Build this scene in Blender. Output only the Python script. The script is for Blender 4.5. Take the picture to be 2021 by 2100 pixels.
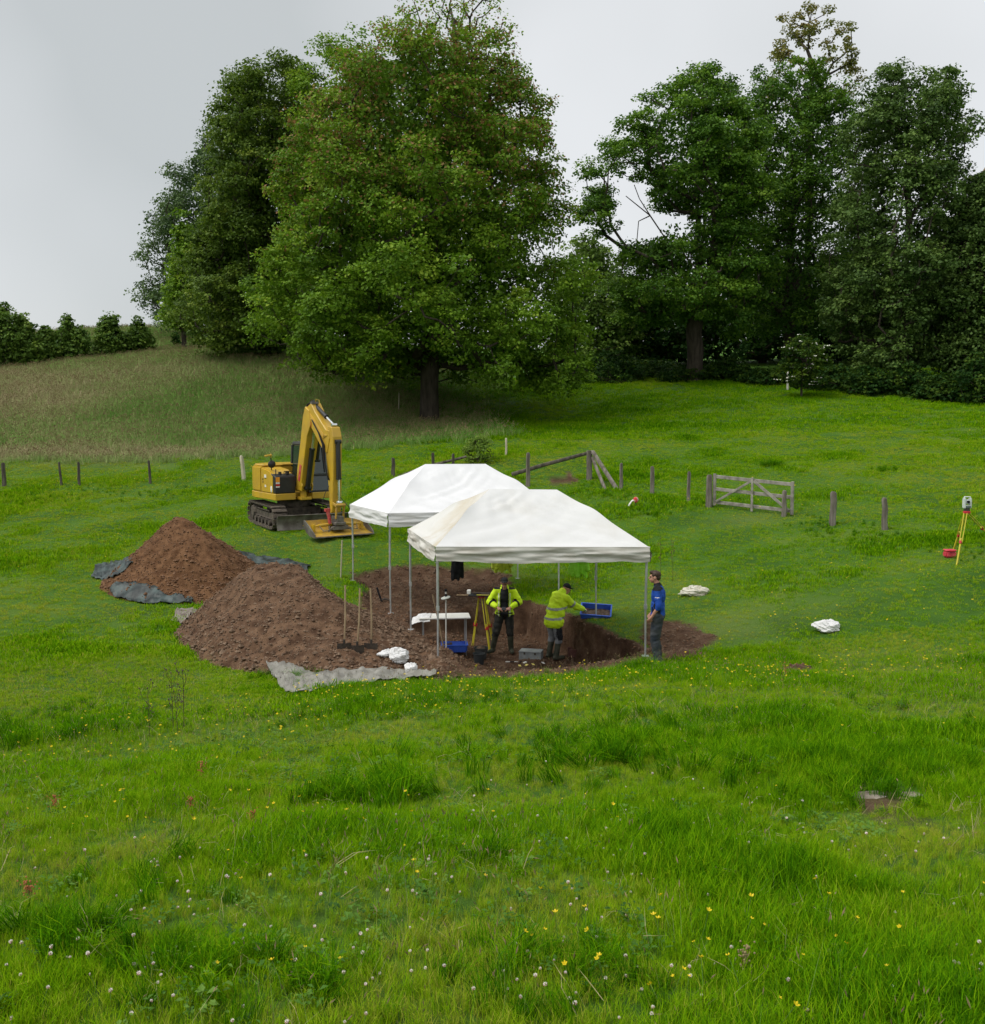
import bpy, bmesh, math, random
import numpy as np
from mathutils import Vector, Matrix, Euler

# ------------------------------------------------------------------ camera, sky, sun, exposure
scene = bpy.context.scene
for _o in list(bpy.data.objects):
    bpy.data.objects.remove(_o, do_unlink=True)
COL = scene.collection
F_PX, CAM_Z, PITCH = 2140.0, 5.0, math.atan(210 / 2140.0)
cam_d = bpy.data.cameras.new('camera')
cam_d.sensor_fit = 'HORIZONTAL'
cam_d.sensor_width = 36.0
cam_d.lens = 36.0 * F_PX / 2021.0
cam_d.clip_start, cam_d.clip_end = 0.1, 3000
cam = bpy.data.objects.new('camera', cam_d)
cam.location = (0, 0, CAM_Z)
cam.rotation_euler = (math.radians(90) - PITCH, 0, 0)
COL.objects.link(cam)
scene.camera = cam

SUN_EL, SUN_AZ = math.radians(58), math.radians(-110)     # azimuth from +Y towards +X: the light comes over the left shoulder
SKY_OFF = (2.7, 0.4, 0.0)
world = bpy.data.worlds.new('World')
scene.world = world
world.use_nodes = True
_nt = world.node_tree
_nt.nodes.clear()
_out = _nt.nodes.new('ShaderNodeOutputWorld')
_bg = _nt.nodes.new('ShaderNodeBackground')
_sky = _nt.nodes.new('ShaderNodeTexSky')
_sky.sky_type = 'NISHITA'
_sky.sun_disc = False
_sky.sun_elevation = SUN_EL
_sky.sun_rotation = SUN_AZ
_tc = _nt.nodes.new('ShaderNodeTexCoord')
_n1 = _nt.nodes.new('ShaderNodeTexNoise')
_n1.inputs['Scale'].default_value = 1.15
_n1.inputs['Detail'].default_value = 4.0
_n1.inputs['Roughness'].default_value = 0.45
_rp = _nt.nodes.new('ShaderNodeValToRGB')
_rp.color_ramp.elements[0].position = 0.32
_rp.color_ramp.elements[0].color = (3.5, 3.68, 3.72, 1)
_rp.color_ramp.elements[1].position = 0.68
_rp.color_ramp.elements[1].color = (6.3, 6.35, 6.5, 1)
_mx = _nt.nodes.new('ShaderNodeMix')
_mx.data_type = 'RGBA'
_mx.inputs[0].default_value = 0.95
_mpg = _nt.nodes.new('ShaderNodeMapping')
_mpg.inputs['Location'].default_value = SKY_OFF
_nt.links.new(_tc.outputs['Generated'], _mpg.inputs['Vector'])
_nt.links.new(_mpg.outputs['Vector'], _n1.inputs['Vector'])
_nt.links.new(_n1.outputs['Fac'], _rp.inputs['Fac'])
_nt.links.new(_sky.outputs['Color'], _mx.inputs[6])
_nt.links.new(_rp.outputs['Color'], _mx.inputs[7])
_nt.links.new(_mx.outputs[2], _bg.inputs['Color'])
_bg.inputs['Strength'].default_value = 0.1
_nt.links.new(_bg.outputs['Background'], _out.inputs['Surface'])

sun_d = bpy.data.lights.new('sun', 'SUN')
sun_d.energy = 1.5
sun_d.angle = math.radians(40)
sun_d.color = (1.0, 0.97, 0.92)
sun = bpy.data.objects.new('sun', sun_d)
_sd = Vector((math.sin(SUN_AZ) * math.cos(SUN_EL), math.cos(SUN_AZ) * math.cos(SUN_EL), math.sin(SUN_EL)))
sun.rotation_euler = _sd.to_track_quat('Z', 'Y').to_euler()
sun.location = (0, 0, 60)
COL.objects.link(sun)

scene.view_settings.view_transform = 'Standard'
scene.view_settings.look = 'None'
scene.view_settings.exposure = 0.7
scene.view_settings.gamma = 1.0
scene.view_settings.use_curve_mapping = False
scene.render.engine = 'CYCLES'
scene.cycles.use_denoising = True
scene.cycles.use_adaptive_sampling = True
scene.cycles.adaptive_threshold = 0.015
scene.cycles.max_bounces = 3
scene.cycles.diffuse_bounces = 2
scene.cycles.glossy_bounces = 2
scene.cycles.transmission_bounces = 2
scene.cycles.transparent_max_bounces = 6

# ------------------------------------------------------------------ numeric helpers
K = 2021.0 / 1886.0                      # photo reading scale
rng = np.random.default_rng(7)
random.seed(7)
_CP, _SP = math.cos(PITCH), math.sin(PITCH)


def ray(dx, dy):
    """direction (per unit of y) seen at photo reading (dx, dy)"""
    u = (dx * K - 1010.5) / F_PX
    v = -(dy * K - 1050.0) / F_PX
    y = _CP + v * _SP
    return u / y, (-_SP + v * _CP) / y


def P(dx, dy, D):
    a, b = ray(dx, dy)
    return Vector((a * D, D, CAM_Z + b * D))


_TAB = np.random.default_rng(11).random((256, 256))


def vnoise(x, y):
    x = np.asarray(x, float); y = np.asarray(y, float)
    xi = np.floor(x).astype(int); yi = np.floor(y).astype(int)
    fx = x - xi; fy = y - yi
    fx = fx * fx * (3 - 2 * fx); fy = fy * fy * (3 - 2 * fy)
    a = _TAB[xi & 255, yi & 255]; b = _TAB[(xi + 1) & 255, yi & 255]
    c = _TAB[xi & 255, (yi + 1) & 255]; d = _TAB[(xi + 1) & 255, (yi + 1) & 255]
    return (a * (1 - fx) + b * fx) * (1 - fy) + (c * (1 - fx) + d * fx) * fy


def fbm(x, y, o=4, g=0.5):
    s = 0; a = 1; t = 0
    for i in range(o):
        s = s + a * vnoise(np.asarray(x) * 2 ** i + 17.3 * i, np.asarray(y) * 2 ** i + 5.1 * i)
        t += a; a *= g
    return s / t


def sstep(a, b, x):
    t = np.clip((np.asarray(x, float) - a) / (b - a), 0, 1)
    return t * t * (3 - 2 * t)


def poly_sd(poly, x, y):
    """signed distance to a polygon, positive inside"""
    x = np.asarray(x, float); y = np.asarray(y, float)
    d = np.full(x.shape, 1e9); ins = np.zeros(x.shape, bool)
    n = len(poly)
    for i in range(n):
        ax, ay = poly[i]; bx, by = poly[(i + 1) % n]
        ex, ey = bx - ax, by - ay
        t = np.clip(((x - ax) * ex + (y - ay) * ey) / (ex * ex + ey * ey + 1e-12), 0, 1)
        d = np.minimum(d, np.hypot(x - ax - t * ex, y - ay - t * ey))
        c = ((ay > y) != (by > y)) & (x < (bx - ax) * (y - ay) / (by - ay + 1e-12) + ax)
        ins ^= c
    return np.where(ins, d, -d)


# ------------------------------------------------------------------ terrain
CTRL = np.array([
    (-15, -10, 5.2), (0, -10, 4.9), (15, -10, 4.9), (-3, 0, 3.33), (3, 0, 3.3), (-12, 0, 3.3), (12, 0, 3.4),
    (-2, 4, 2.65), (2, 4, 2.68), (-4, 8, 1.88), (0, 8, 2.0), (4, 8, 2.05), (-5.4, 11.5, 1.15), (0, 12, 1.36), (5, 12, 1.46),
    (-3, 15, .62), (0, 16, .68), (3, 16, .75), (8, 16, .88), (-8, 16.5, .6), (-3.5, 19, .25), (0, 18.5, .25), (3, 19.5, .12),
    (6, 20, .35), (9.5, 19, .62), (-12, 27, .62), (-8, 24, .4), (-3, 24, .3), (1, 24, .3), (4, 22.5, .35), (6, 22, .5),
    (10, 24, 1.35), (-6, 28.5, .95), (-2, 27.5, .4), (2, 28, .5), (-6.3, 33, 1.38), (-5, 30.5, 1.38), (-4.2, 29.9, 1.34), (-3.2, 30.6, 1.3), (-5.6, 29.6, 1.28), (-14, 33, 1.1), (0, 32, 1.2),
    (7, 32, 1.86), (9.5, 30, 1.7), (14, 30, 2.2), (-20, 40, 1.7), (-10, 40, 2.0), (0, 38, 2.5), (8, 42, 3.2), (20, 42, 3.8),
    (-22, 47, 2.9), (-10, 47, 3.1), (0, 48, 3.9), (15, 50, 4.4), (-24, 58, 4.8), (-12, 58, 5.5), (-3.2, 55, 4.34), (6, 58, 5.0),
    (14, 62, 6.4), (24, 56, 5.6), (-14, 63, 7.6), (-30, 74, 8.4), (-27, 80, 9.3), (-12, 75, 9.0), (0, 75, 7.5), (20, 75, 8.0),
    (-32, 95, 11.7), (-60, 80, 8.5), (-34, 103, 12.8), (0, 100, 10), (40, 80, 9), (-50, 105, 12), (40, 40, 4.5), (-45, 40, 2.0),
    (60, 100, 14), (-80, 110, 11), (30, 20, 2.4), (-30, 20, .8)], float)


def _tps(r2):
    return np.where(r2 > 1e-9, 0.5 * r2 * np.log(np.maximum(r2, 1e-12)), 0.0)


_n = len(CTRL)
_d2 = ((CTRL[:, None, :2] - CTRL[None, :, :2]) ** 2).sum(-1)
_A = np.zeros((_n + 3, _n + 3))
_A[:_n, :_n] = _tps(_d2) + np.eye(_n) * .4
_A[:_n, _n:] = np.c_[np.ones(_n), CTRL[:, :2]]
_A[_n:, :_n] = _A[:_n, _n:].T
_W = np.linalg.solve(_A, np.r_[CTRL[:, 2], 0, 0, 0])


def z_base(x, y):
    x = np.asarray(x, float); y = np.asarray(y, float)
    xc = np.clip(x, -85, 65); yc = np.clip(y, -14, 112)
    out = np.full(x.shape, _W[_n]) + _W[_n + 1] * xc + _W[_n + 2] * yc
    for i in range(_n):
        out = out + _W[i] * _tps((xc - CTRL[i, 0]) ** 2 + (yc - CTRL[i, 1]) ** 2)
    out = out - 0.03 * np.maximum(y - 112, 0)
    und = (fbm(x * .35 + 40, y * .35 + 9, 3) - .5) * .22 + (fbm(x * 1.3, y * 1.3 + 70, 2) - .5) * .07
    und = und * (1 - sstep(17, 19, y) * (1 - sstep(27, 30, y)) * (1 - sstep(6, 9, np.abs(x))) * .8)
    return out + und


_TS = np.concatenate([np.arange(2.0, 40, .1), np.arange(40, 130, .25)])


def Gb(dx, dy, zf=None):
    """point of the ground seen at photo reading (dx, dy)"""
    zf = zf or z_base
    a, b = ray(dx, dy)
    diff = CAM_Z + b * _TS - zf(a * _TS, _TS)
    k = np.where(diff < 0)[0]
    if len(k) == 0:
        return Vector((a * 100, 100, CAM_Z + b * 100))
    k = max(k[0], 1)
    t0, t1 = _TS[k - 1], _TS[k]
    D = t0 + (t1 - t0) * diff[k - 1] / (diff[k - 1] - diff[k] + 1e-12)
    return Vector((a * D, D, CAM_Z + b * D))


def outline(pts, zf=None):
    return [(p.x, p.y) for p in (Gb(a, b, zf) for a, b in pts)]


PIT = outline([(852, 1166), (905, 1152), (1010, 1150), (1075, 1172), (1160, 1205), (1238, 1246), (1180, 1262), (1075, 1278),
               (960, 1284), (895, 1278), (868, 1248), (800, 1212), (770, 1180)])
STRIP = outline([(672, 1096), (760, 1088), (880, 1082), (960, 1100), (1005, 1148), (905, 1155), (850, 1170), (760, 1185), (700, 1170), (690, 1120)])
BARE = [STRIP,
        outline([(690, 1170), (850, 1165), (1080, 1172), (1245, 1240), (1250, 1262), (1190, 1288), (1080, 1300), (940, 1306), (850, 1310), (700, 1300)]),
        outline([(1240, 1195), (1300, 1188), (1365, 1215), (1350, 1255), (1290, 1262), (1245, 1268), (1225, 1250)]),
        outline([(1050, 914), (1090, 908), (1112, 920), (1065, 928)]),
        outline([(1625, 1522), (1680, 1490), (1735, 1508), (1705, 1548), (1650, 1562)]),
        outline([(1720, 1522), (1760, 1515), (1770, 1524), (1735, 1532)]),
        outline([(1500, 1282), (1530, 1276), (1560, 1284), (1530, 1290)])]


def soil_mask(x, y):
    m = np.zeros(np.shape(x))
    wob = (fbm(np.asarray(x) * 1.7, np.asarray(y) * 1.7 + 33, 3) - .5) * .8
    for i, b in enumerate(BARE):
        w = .14 if i < 3 else .12
        m = np.maximum(m, sstep(-w, w * .4, poly_sd(b, x, y) + wob * (.75 if i < 3 else .35)))
    # the green strip left between the pit and the bare patch beside the man in blue
    g = sstep(.0, .12, poly_sd(GREEN, x, y) + wob * .15)
    return m * (1 - g)


GREEN = outline([(1128, 1188), (1165, 1186), (1200, 1205), (1250, 1238), (1242, 1250), (1205, 1230), (1165, 1206)])


def worn(x, y):
    """trampled, thinner grass where people and the digger go to and fro"""
    out = np.zeros(np.shape(x))
    for (px, py, rx, ry, a) in WORN:
        out = np.maximum(out, a * np.exp(-(((x - px) / rx) ** 2 + ((y - py) / ry) ** 2)))
    for s in (-.9, .9):                                  # the digger's two tracks down to the dig
        t = np.clip((y - 25.5) / 6.5, 0, 1)
        cx_ = -5.2 + s - 1.6 * t + .5 * np.sin(t * 3)
        out = np.maximum(out, .75 * np.exp(-((x - cx_) / .28) ** 2) * sstep(24.8, 26, y) * (1 - sstep(31, 32.5, y)))
    return out * (.45 + .9 * fbm(np.asarray(x) * 1.1 + 5, np.asarray(y) * 1.1, 3))


WORN = [(4.6, 21.8, 1.7, 1.2, .8), (6.4, 22.6, 1.6, 1.0, .5), (-6.6, 19.2, 1.8, 1.1, .5), (-4.6, 25.6, 1.6, 1.4, .6), (3.4, 24.6, 1.6, 1.4, .5), (3.9, 18.9, 1.5, .7, .5),
        (1.0, 27.5, 2.4, 1.5, .4), (7.6, 31.2, 1.3, .8, .7), (-3.4, 17.2, 2.5, .6, .4), (-8.2, 23.6, 1.2, 1.0, .4)]


def zt(x, y):
    x = np.asarray(x, float); y = np.asarray(y, float)
    z = z_base(x, y)
    near = (np.abs(x) < 12) & (y > 14) & (y < 34)
    if np.any(near):
        xs, ys = (x[near], y[near]) if x.shape else (x, y)
        rough = (fbm(xs * 2.2, ys * 2.2, 3) - .5)
        d = poly_sd(PIT, xs, ys) + rough * .25
        s = poly_sd(STRIP, xs, ys) + rough * .2
        dz = -.16 * sstep(0, .25, s) - (.48 + .34 * sstep(-1.3, -.2, xs)) * sstep(0, .13, d) + rough * .16 * soil_mask(xs, ys) + (fbm(xs * 7, ys * 7, 2) - .5) * .06 * soil_mask(xs, ys)
        if x.shape:
            z = z.copy(); z[near] += dz
        else:
            z = z + dz
    return z


def G(dx, dy):
    return Gb(dx, dy, zt)


def zat(x, y):
    return float(zt(np.array([x]), np.array([y]))[0])


def pix(v):
    """photo reading of a world point (for checks while building)"""
    x, y, z = v[0], v[1], v[2] - CAM_Z
    d = y * _CP - z * _SP
    return ((x / d) * F_PX + 1010.5) / K, (1050 - ((y * _SP + z * _CP) / d) * F_PX) / K


# ------------------------------------------------------------------ materials
def mat(name, c1, c2=None, scale=8.0, rough=.75, spec=.3, bump=0.0, bscale=None, metal=0.0, detail=4.0, lo=.35, hi=.65,
        trans=0.0, coord='Object', stretch=None, coat=0.0):
    m = bpy.data.materials.new(name)
    m.use_nodes = True
    nt = m.node_tree
    b = nt.nodes['Principled BSDF']
    b.inputs['Roughness'].default_value = rough
    b.inputs['Specular IOR Level'].default_value = spec
    b.inputs['Metallic'].default_value = metal
    b.inputs['Coat Weight'].default_value = coat
    b.inputs['Base Color'].default_value = (*c1, 1)
    vec = None
    if c2 is not None or bump:
        tc = nt.nodes.new('ShaderNodeTexCoord')
        vec = tc.outputs[coord]
        if stretch:
            mp = nt.nodes.new('ShaderNodeMapping')
            mp.inputs['Scale'].default_value = stretch
            nt.links.new(vec, mp.inputs['Vector'])
            vec = mp.outputs['Vector']
    if c2 is not None:
        n = nt.nodes.new('ShaderNodeTexNoise')
        n.inputs['Scale'].default_value = scale
        n.inputs['Detail'].default_value = detail
        nt.links.new(vec, n.inputs['Vector'])
        r = nt.nodes.new('ShaderNodeValToRGB')
        r.color_ramp.elements[0].position = lo
        r.color_ramp.elements[0].color = (*c1, 1)
        r.color_ramp.elements[1].position = hi
        r.color_ramp.elements[1].color = (*c2, 1)
        nt.links.new(n.outputs['Fac'], r.inputs['Fac'])
        nt.links.new(r.outputs['Color'], b.inputs['Base Color'])
    if bump:
        n2 = nt.nodes.new('ShaderNodeTexNoise')
        n2.inputs['Scale'].default_value = bscale or scale * 3
        n2.inputs['Detail'].default_value = 5
        nt.links.new(vec, n2.inputs['Vector'])
        bp = nt.nodes.new('ShaderNodeBump')
        bp.inputs['Strength'].default_value = min(bump, 1)
        bp.inputs['Distance'].default_value = .02 * bump
        nt.links.new(n2.outputs['Fac'], bp.inputs['Height'])
        nt.links.new(bp.outputs['Normal'], b.inputs['Normal'])
    if trans:
        o = nt.nodes['Material Output']
        t = nt.nodes.new('ShaderNodeBsdfTranslucent')
        t.inputs['Color'].default_value = (*c1, 1)
        if c2 is not None:
            nt.links.new(r.outputs['Color'], t.inputs['Color'])
        mxs = nt.nodes.new('ShaderNodeMixShader')
        mxs.inputs[0].default_value = trans
        nt.links.new(b.outputs[0], mxs.inputs[1])
        nt.links.new(t.outputs[0], mxs.inputs[2])
        nt.links.new(mxs.outputs[0], o.inputs['Surface'])
    return m


def leaf_mat(name, stops, attr='tint', kind='GEOMETRY', trans=.35, rough=.6, spec=.25, upright=0.0):
    """colour runs along the per-leaf random value"""
    m = bpy.data.materials.new(name)
    m.use_nodes = True
    nt = m.node_tree
    b = nt.nodes['Principled BSDF']
    b.inputs['Roughness'].default_value = rough
    b.inputs['Specular IOR Level'].default_value = spec
    a = nt.nodes.new('ShaderNodeAttribute')
    a.attribute_type = kind
    a.attribute_name = attr
    r = nt.nodes.new('ShaderNodeValToRGB')
    el = r.color_ramp.elements
    while len(el) < len(stops):
        el.new(.5)
    for e, (p, c) in zip(el, stops):
        e.position = p
        e.color = (*c, 1)
    fac = a.outputs['Fac']
    if kind == 'INSTANCER':                          # each blade differs a little from its tuft
        a2 = nt.nodes.new('ShaderNodeAttribute'); a2.attribute_name = 'blade'
        ad = nt.nodes.new('ShaderNodeMath'); ad.operation = 'ADD'; ad.use_clamp = True
        nt.links.new(a.outputs['Fac'], ad.inputs[0]); nt.links.new(a2.outputs['Fac'], ad.inputs[1])
        fac = ad.outputs[0]
    nt.links.new(fac, r.inputs['Fac'])
    nt.links.new(r.outputs['Color'], b.inputs['Base Color'])
    t = nt.nodes.new('ShaderNodeBsdfTranslucent')
    nt.links.new(r.outputs['Color'], t.inputs['Color'])
    if upright:                                     # shading normals bent towards the sky to brighten blades and leaves
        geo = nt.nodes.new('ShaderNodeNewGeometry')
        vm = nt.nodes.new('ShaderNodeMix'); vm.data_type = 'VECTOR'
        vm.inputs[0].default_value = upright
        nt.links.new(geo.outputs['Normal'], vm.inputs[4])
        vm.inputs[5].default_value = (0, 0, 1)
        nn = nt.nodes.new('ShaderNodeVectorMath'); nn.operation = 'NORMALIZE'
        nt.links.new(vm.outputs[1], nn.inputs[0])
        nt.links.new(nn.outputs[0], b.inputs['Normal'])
    mxs = nt.nodes.new('ShaderNodeMixShader')
    mxs.inputs[0].default_value = trans
    nt.links.new(b.outputs[0], mxs.inputs[1])
    nt.links.new(t.outputs[0], mxs.inputs[2])
    nt.links.new(mxs.outputs[0], nt.nodes['Material Output'].inputs['Surface'])
    return m


# ------------------------------------------------------------------ mesh helpers
def mesh_np(name, verts, faces, mats=(), mi=None, smooth=False, attrs=None):
    """verts (N,3), faces (M,k) -> mesh, quickly"""
    me = bpy.data.meshes.new(name)
    verts = np.asarray(verts, np.float32); faces = np.asarray(faces, np.int32)
    me.vertices.add(len(verts))
    me.vertices.foreach_set('co', verts.ravel())
    if len(faces):
        M, k = faces.shape
        me.loops.add(M * k)
        me.loops.foreach_set('vertex_index', faces.ravel())
        me.polygons.add(M)
        me.polygons.foreach_set('loop_start', np.arange(M, dtype=np.int32) * k)
        me.polygons.foreach_set('loop_total', np.full(M, k, np.int32))
        if mi is not None:
            me.polygons.foreach_set('material_index', np.asarray(mi, np.int32))
        me.polygons.foreach_set('use_smooth', np.full(M, smooth, bool))
    for m in mats:
        me.materials.append(m)
    for nme, (typ, dom, dat) in (attrs or {}).items():
        at = me.attributes.new(nme, typ, dom)
        at.data.foreach_set('vector' if typ == 'FLOAT_VECTOR' else 'value', np.asarray(dat).ravel())
    me.update()
    me.validate()
    return me


def link(name, me, parent=None, loc=None):
    o = bpy.data.objects.new(name, me)
    COL.objects.link(o)
    if parent is not None:
        o.parent = parent
    if loc is not None:
        o.location = loc
    return o


def tag(o, label=None, cat=None, group=None, kind=None):
    if label: o['label'] = label
    if cat: o['category'] = cat
    if group: o['group'] = group
    if kind: o['kind'] = kind
    return o


def thing(name, label, cat, loc=(0, 0, 0), rz=0.0, group=None):
    o = bpy.data.objects.new(name, None)
    o.empty_display_size = .2
    COL.objects.link(o)
    o.location = loc
    o.rotation_euler = (0, 0, rz)
    return tag(o, label, cat, group)


def rotm(rx=0, ry=0, rz=0):
    return Euler((rx, ry, rz)).to_matrix()


class MB:
    def __init__(s):
        s.v = []; s.f = []; s.m = []

    def add(s, vs, fs, mi=0):
        o = len(s.v)
        s.v += [tuple(v) for v in vs]
        for f in fs:
            s.f.append(tuple(i + o for i in f)); s.m.append(mi)
        return s

    def box(s, c, d, R=None, mi=0):
        c = Vector(c)
        vs = []
        for z in (-.5, .5):
            for x, y in ((-.5, -.5), (.5, -.5), (.5, .5), (-.5, .5)):
                p = Vector((x * d[0], y * d[1], z * d[2]))
                vs.append(c + (R @ p if R else p))
        return s.add(vs, [(3, 2, 1, 0), (4, 5, 6, 7), (0, 1, 5, 4), (1, 2, 6, 5), (2, 3, 7, 6), (3, 0, 4, 7)], mi)

    def bar(s, a, b, w, t, mi=0, up=(0, 0, 1)):
        """rectangular bar from a to b, w across, t along up"""
        a, b = Vector(a), Vector(b)
        z = (b - a); L = z.length; z.normalize()
        u = Vector(up)
        x = z.cross(u)
        if x.length < 1e-4:
            x = z.cross(Vector((1, 0, 0)))
        x.normalize()
        y = x.cross(z).normalized()
        R = Matrix((x, y, z)).transposed()
        return s.box((a + b) / 2, (w, t, L), R, mi)

    def tube(s, pts, r, n=8, cap=True, mi=0, jit=0.0):
        pts = [Vector(p) for p in pts]
        rs = r if hasattr(r, '__len__') else [r] * len(pts)
        vs = []; fs = []
        ref = Vector((0, 0, 1))
        for i, p in enumerate(pts):
            t = (pts[min(i + 1, len(pts) - 1)] - pts[max(i - 1, 0)]).normalized()
            x = t.cross(ref)
            if x.length < .05:
                x = t.cross(Vector((1, 0, 0)))
            x.normalize()
            ref = x.cross(t).normalized() if i == 0 else ref
            y = t.cross(x)
            for k in range(n):
                a = 2 * math.pi * k / n
                rr = rs[i] * (1 + jit * (random.random() - .5))
                vs.append(p + (x * math.cos(a) + y * math.sin(a)) * rr)
        for i in range(len(pts) - 1):
            for k in range(n):
                a = i * n + k; b = i * n + (k + 1) % n
                fs.append((a, a + n, b + n, b))
        if cap:
            fs.append(tuple(range(n)))
            fs.append(tuple(reversed([len(vs) - n + k for k in range(n)])))
        return s.add(vs, fs, mi)

    def lathe(s, prof, c=(0, 0, 0), n=20, R=None, mi=0):
        c = Vector(c); vs = []; fs = []
        for r, z in prof:
            for k in range(n):
                a = 2 * math.pi * k / n
                p = Vector((r * math.cos(a), r * math.sin(a), z))
                vs.append(c + (R @ p if R else p))
        for i in range(len(prof) - 1):
            for k in range(n):
                a = i * n + k; b = i * n + (k + 1) % n
                fs.append((a, b, b + n, a + n))
        fs.append(tuple(reversed(range(n))))
        fs.append(tuple(len(vs) - n + k for k in range(n)))
        return s.add(vs, fs, mi)

    def prism(s, poly, t, M=None, mi=0):
        """2d polygon (in local x,y) extruded t along local z, centred; M a 4x4"""
        M = M or Matrix.Identity(4)
        n = len(poly)
        vs = [M @ Vector((x, y, -t / 2)) for x, y in poly] + [M @ Vector((x, y, t / 2)) for x, y in poly]
        fs = [tuple(reversed(range(n))), tuple(range(n, 2 * n))]
        fs += [(i, (i + 1) % n, n + (i + 1) % n, n + i) for i in range(n)]
        return s.add(vs, fs, mi)

    def ell(s, c, r, n=10, R=None, mi=0):
        c = Vector(c)
        if not hasattr(r, '__len__'):
            r = (r, r, r)
        vs = []; fs = []
        m = max(4, n // 2 + 1)
        for i in range(m + 1):
            th = math.pi * (i + (.02 if i == 0 else -.02 if i == m else 0)) / m
            for k in range(n):
                a = 2 * math.pi * k / n
                p = Vector((r[0] * math.sin(th) * math.cos(a), r[1] * math.sin(th) * math.sin(a), r[2] * math.cos(th)))
                vs.append(c + (R @ p if R else p))
        for i in range(m):
            for k in range(n):
                a = i * n + k; b = i * n + (k + 1) % n
                fs.append((a, a + n, b + n, b))
        fs.append(tuple(range(n)))
        fs.append(tuple(reversed([m * n + k for k in range(n)])))
        return s.add(vs, fs, mi)

    def build(s, name, mats, parent=None, smooth=False, bevel=0.0, loc=None, seg=1):
        me = bpy.data.meshes.new(name)
        me.from_pydata(s.v, [], s.f)
        for m in (mats if isinstance(mats, (list, tuple)) else [mats]):
            me.materials.append(m)
        me.polygons.foreach_set('material_index', s.m)
        bm = bmesh.new()
        bm.from_mesh(me)
        bmesh.ops.recalc_face_normals(bm, faces=bm.faces)
        if bevel:
            ed = [e for e in bm.edges if len(e.link_faces) == 2 and e.calc_face_angle(0) > .6]
            bmesh.ops.bevel(bm, geom=ed, offset=bevel, segments=seg, affect='EDGES', clamp_overlap=True)
        if smooth:
            for f in bm.faces:
                f.smooth = True
            for e in bm.edges:
                if len(e.link_faces) == 2 and e.calc_face_angle(0) > .75:
                    e.smooth = False
        bm.to_mesh(me)
        bm.free()
        return link(name, me, parent, loc)


def grid_sheet(name, nu, nv, fn, mats, parent=None, thick=0.0, smooth=True, keep=None):
    """sheet sampled by fn(u,v)->(x,y,z) on arrays; optional thickness (down) as a closed slab"""
    u, v = np.meshgrid(np.linspace(0, 1, nu), np.linspace(0, 1, nv), indexing='ij')
    x, y, z = fn(u, v)
    V = np.stack([x, y, z], -1).reshape(-1, 3)
    i = np.arange(nu * nv).reshape(nu, nv)
    Fq = np.stack([i[:-1, :-1], i[1:, :-1], i[1:, 1:], i[:-1, 1:]], -1).reshape(-1, 4)
    if keep is not None:
        kk = keep(u, v).reshape(-1)
        Fq = Fq[kk[Fq].all(1)]
    if thick:
        n = len(V)
        from collections import Counter
        V2 = V.copy(); V2[:, 2] -= thick
        e = Counter()
        for q in Fq:
            for a, b in zip(q, np.roll(q, -1)):
                e[(a, b)] += 1
        side = [(b, a, a + n, b + n) for (a, b) in e if (b, a) not in e]
        Fq = np.vstack([Fq, Fq[:, ::-1] + n, np.array(side, int).reshape(-1, 4)])
        V = np.vstack([V, V2])
    me = mesh_np(name, V, Fq, mats if isinstance(mats, (list, tuple)) else [mats], smooth=smooth)
    return link(name, me, parent)
# ------------------------------------------------------------------ ground sheet
def axis(lo, hi, dense, step, grow=1.16, maxstep=14.0):
    a = list(np.arange(dense[0], dense[1] + 1e-6, step))
    s = step
    while a[-1] < hi:
        s = min(s * grow, maxstep); a.append(a[-1] + s)
    s = step
    while a[0] > lo:
        s = min(s * grow, maxstep); a.insert(0, a[0] - s)
    return np.array(a)


def dryness(x, y):
    """hay-coloured long grass on the left slope"""
    n = fbm(x * .11 + 3, y * .16 + 8, 4)
    m = sstep(45, 47, y + x * .02) * (1 - sstep(-6, 2, x)) * (1 - .75 * sstep(66, 72, y + .25 * (x + 24)))
    band = np.exp(-((y - 47.0) / 1.8) ** 2) * (1 - sstep(-14, -2, x)) * .5
    upper = sstep(50, 62, y) * (1 - sstep(-24, -13, x))
    return np.clip(m * (.02 + 1.5 * (n - .42) + .45 * upper) + band, 0, 1)


gx = axis(-420, 420, (-4.5, 5.5), .065)
gy = axis(-60, 700, (18.5, 27), .065, grow=1.08)
X, Y = np.meshgrid(gx, gy, indexing='ij')
Z = zt(X, Y)
_i = np.arange(X.size).reshape(X.shape)
_F = np.stack([_i[:-1, :-1], _i[1:, :-1], _i[1:, 1:], _i[:-1, 1:]], -1).reshape(-1, 4)

mg = bpy.data.materials.new('pasture_and_soil')
mg.use_nodes = True
nt = mg.node_tree
bs = nt.nodes['Principled BSDF']
bs.inputs['Roughness'].default_value = .9
bs.inputs['Specular IOR Level'].default_value = .15


def _node(t, **kw):
    n = nt.nodes.new(t)
    for k, v in kw.items():
        n.inputs[k].default_value = v
    return n


def _ramp(fac, stops):
    r = nt.nodes.new('ShaderNodeValToRGB')
    el = r.color_ramp.elements
    while len(el) < len(stops):
        el.new(.5)
    for e, (p, c) in zip(el, stops):
        e.position = p; e.color = (*c, 1)
    nt.links.new(fac, r.inputs['Fac'])
    return r.outputs['Color']


def _mix(f, a, b):
    m = nt.nodes.new('ShaderNodeMix'); m.data_type = 'RGBA'
    nt.links.new(f, m.inputs[0]); nt.links.new(a, m.inputs[6]); nt.links.new(b, m.inputs[7])
    return m.outputs[2]


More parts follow.
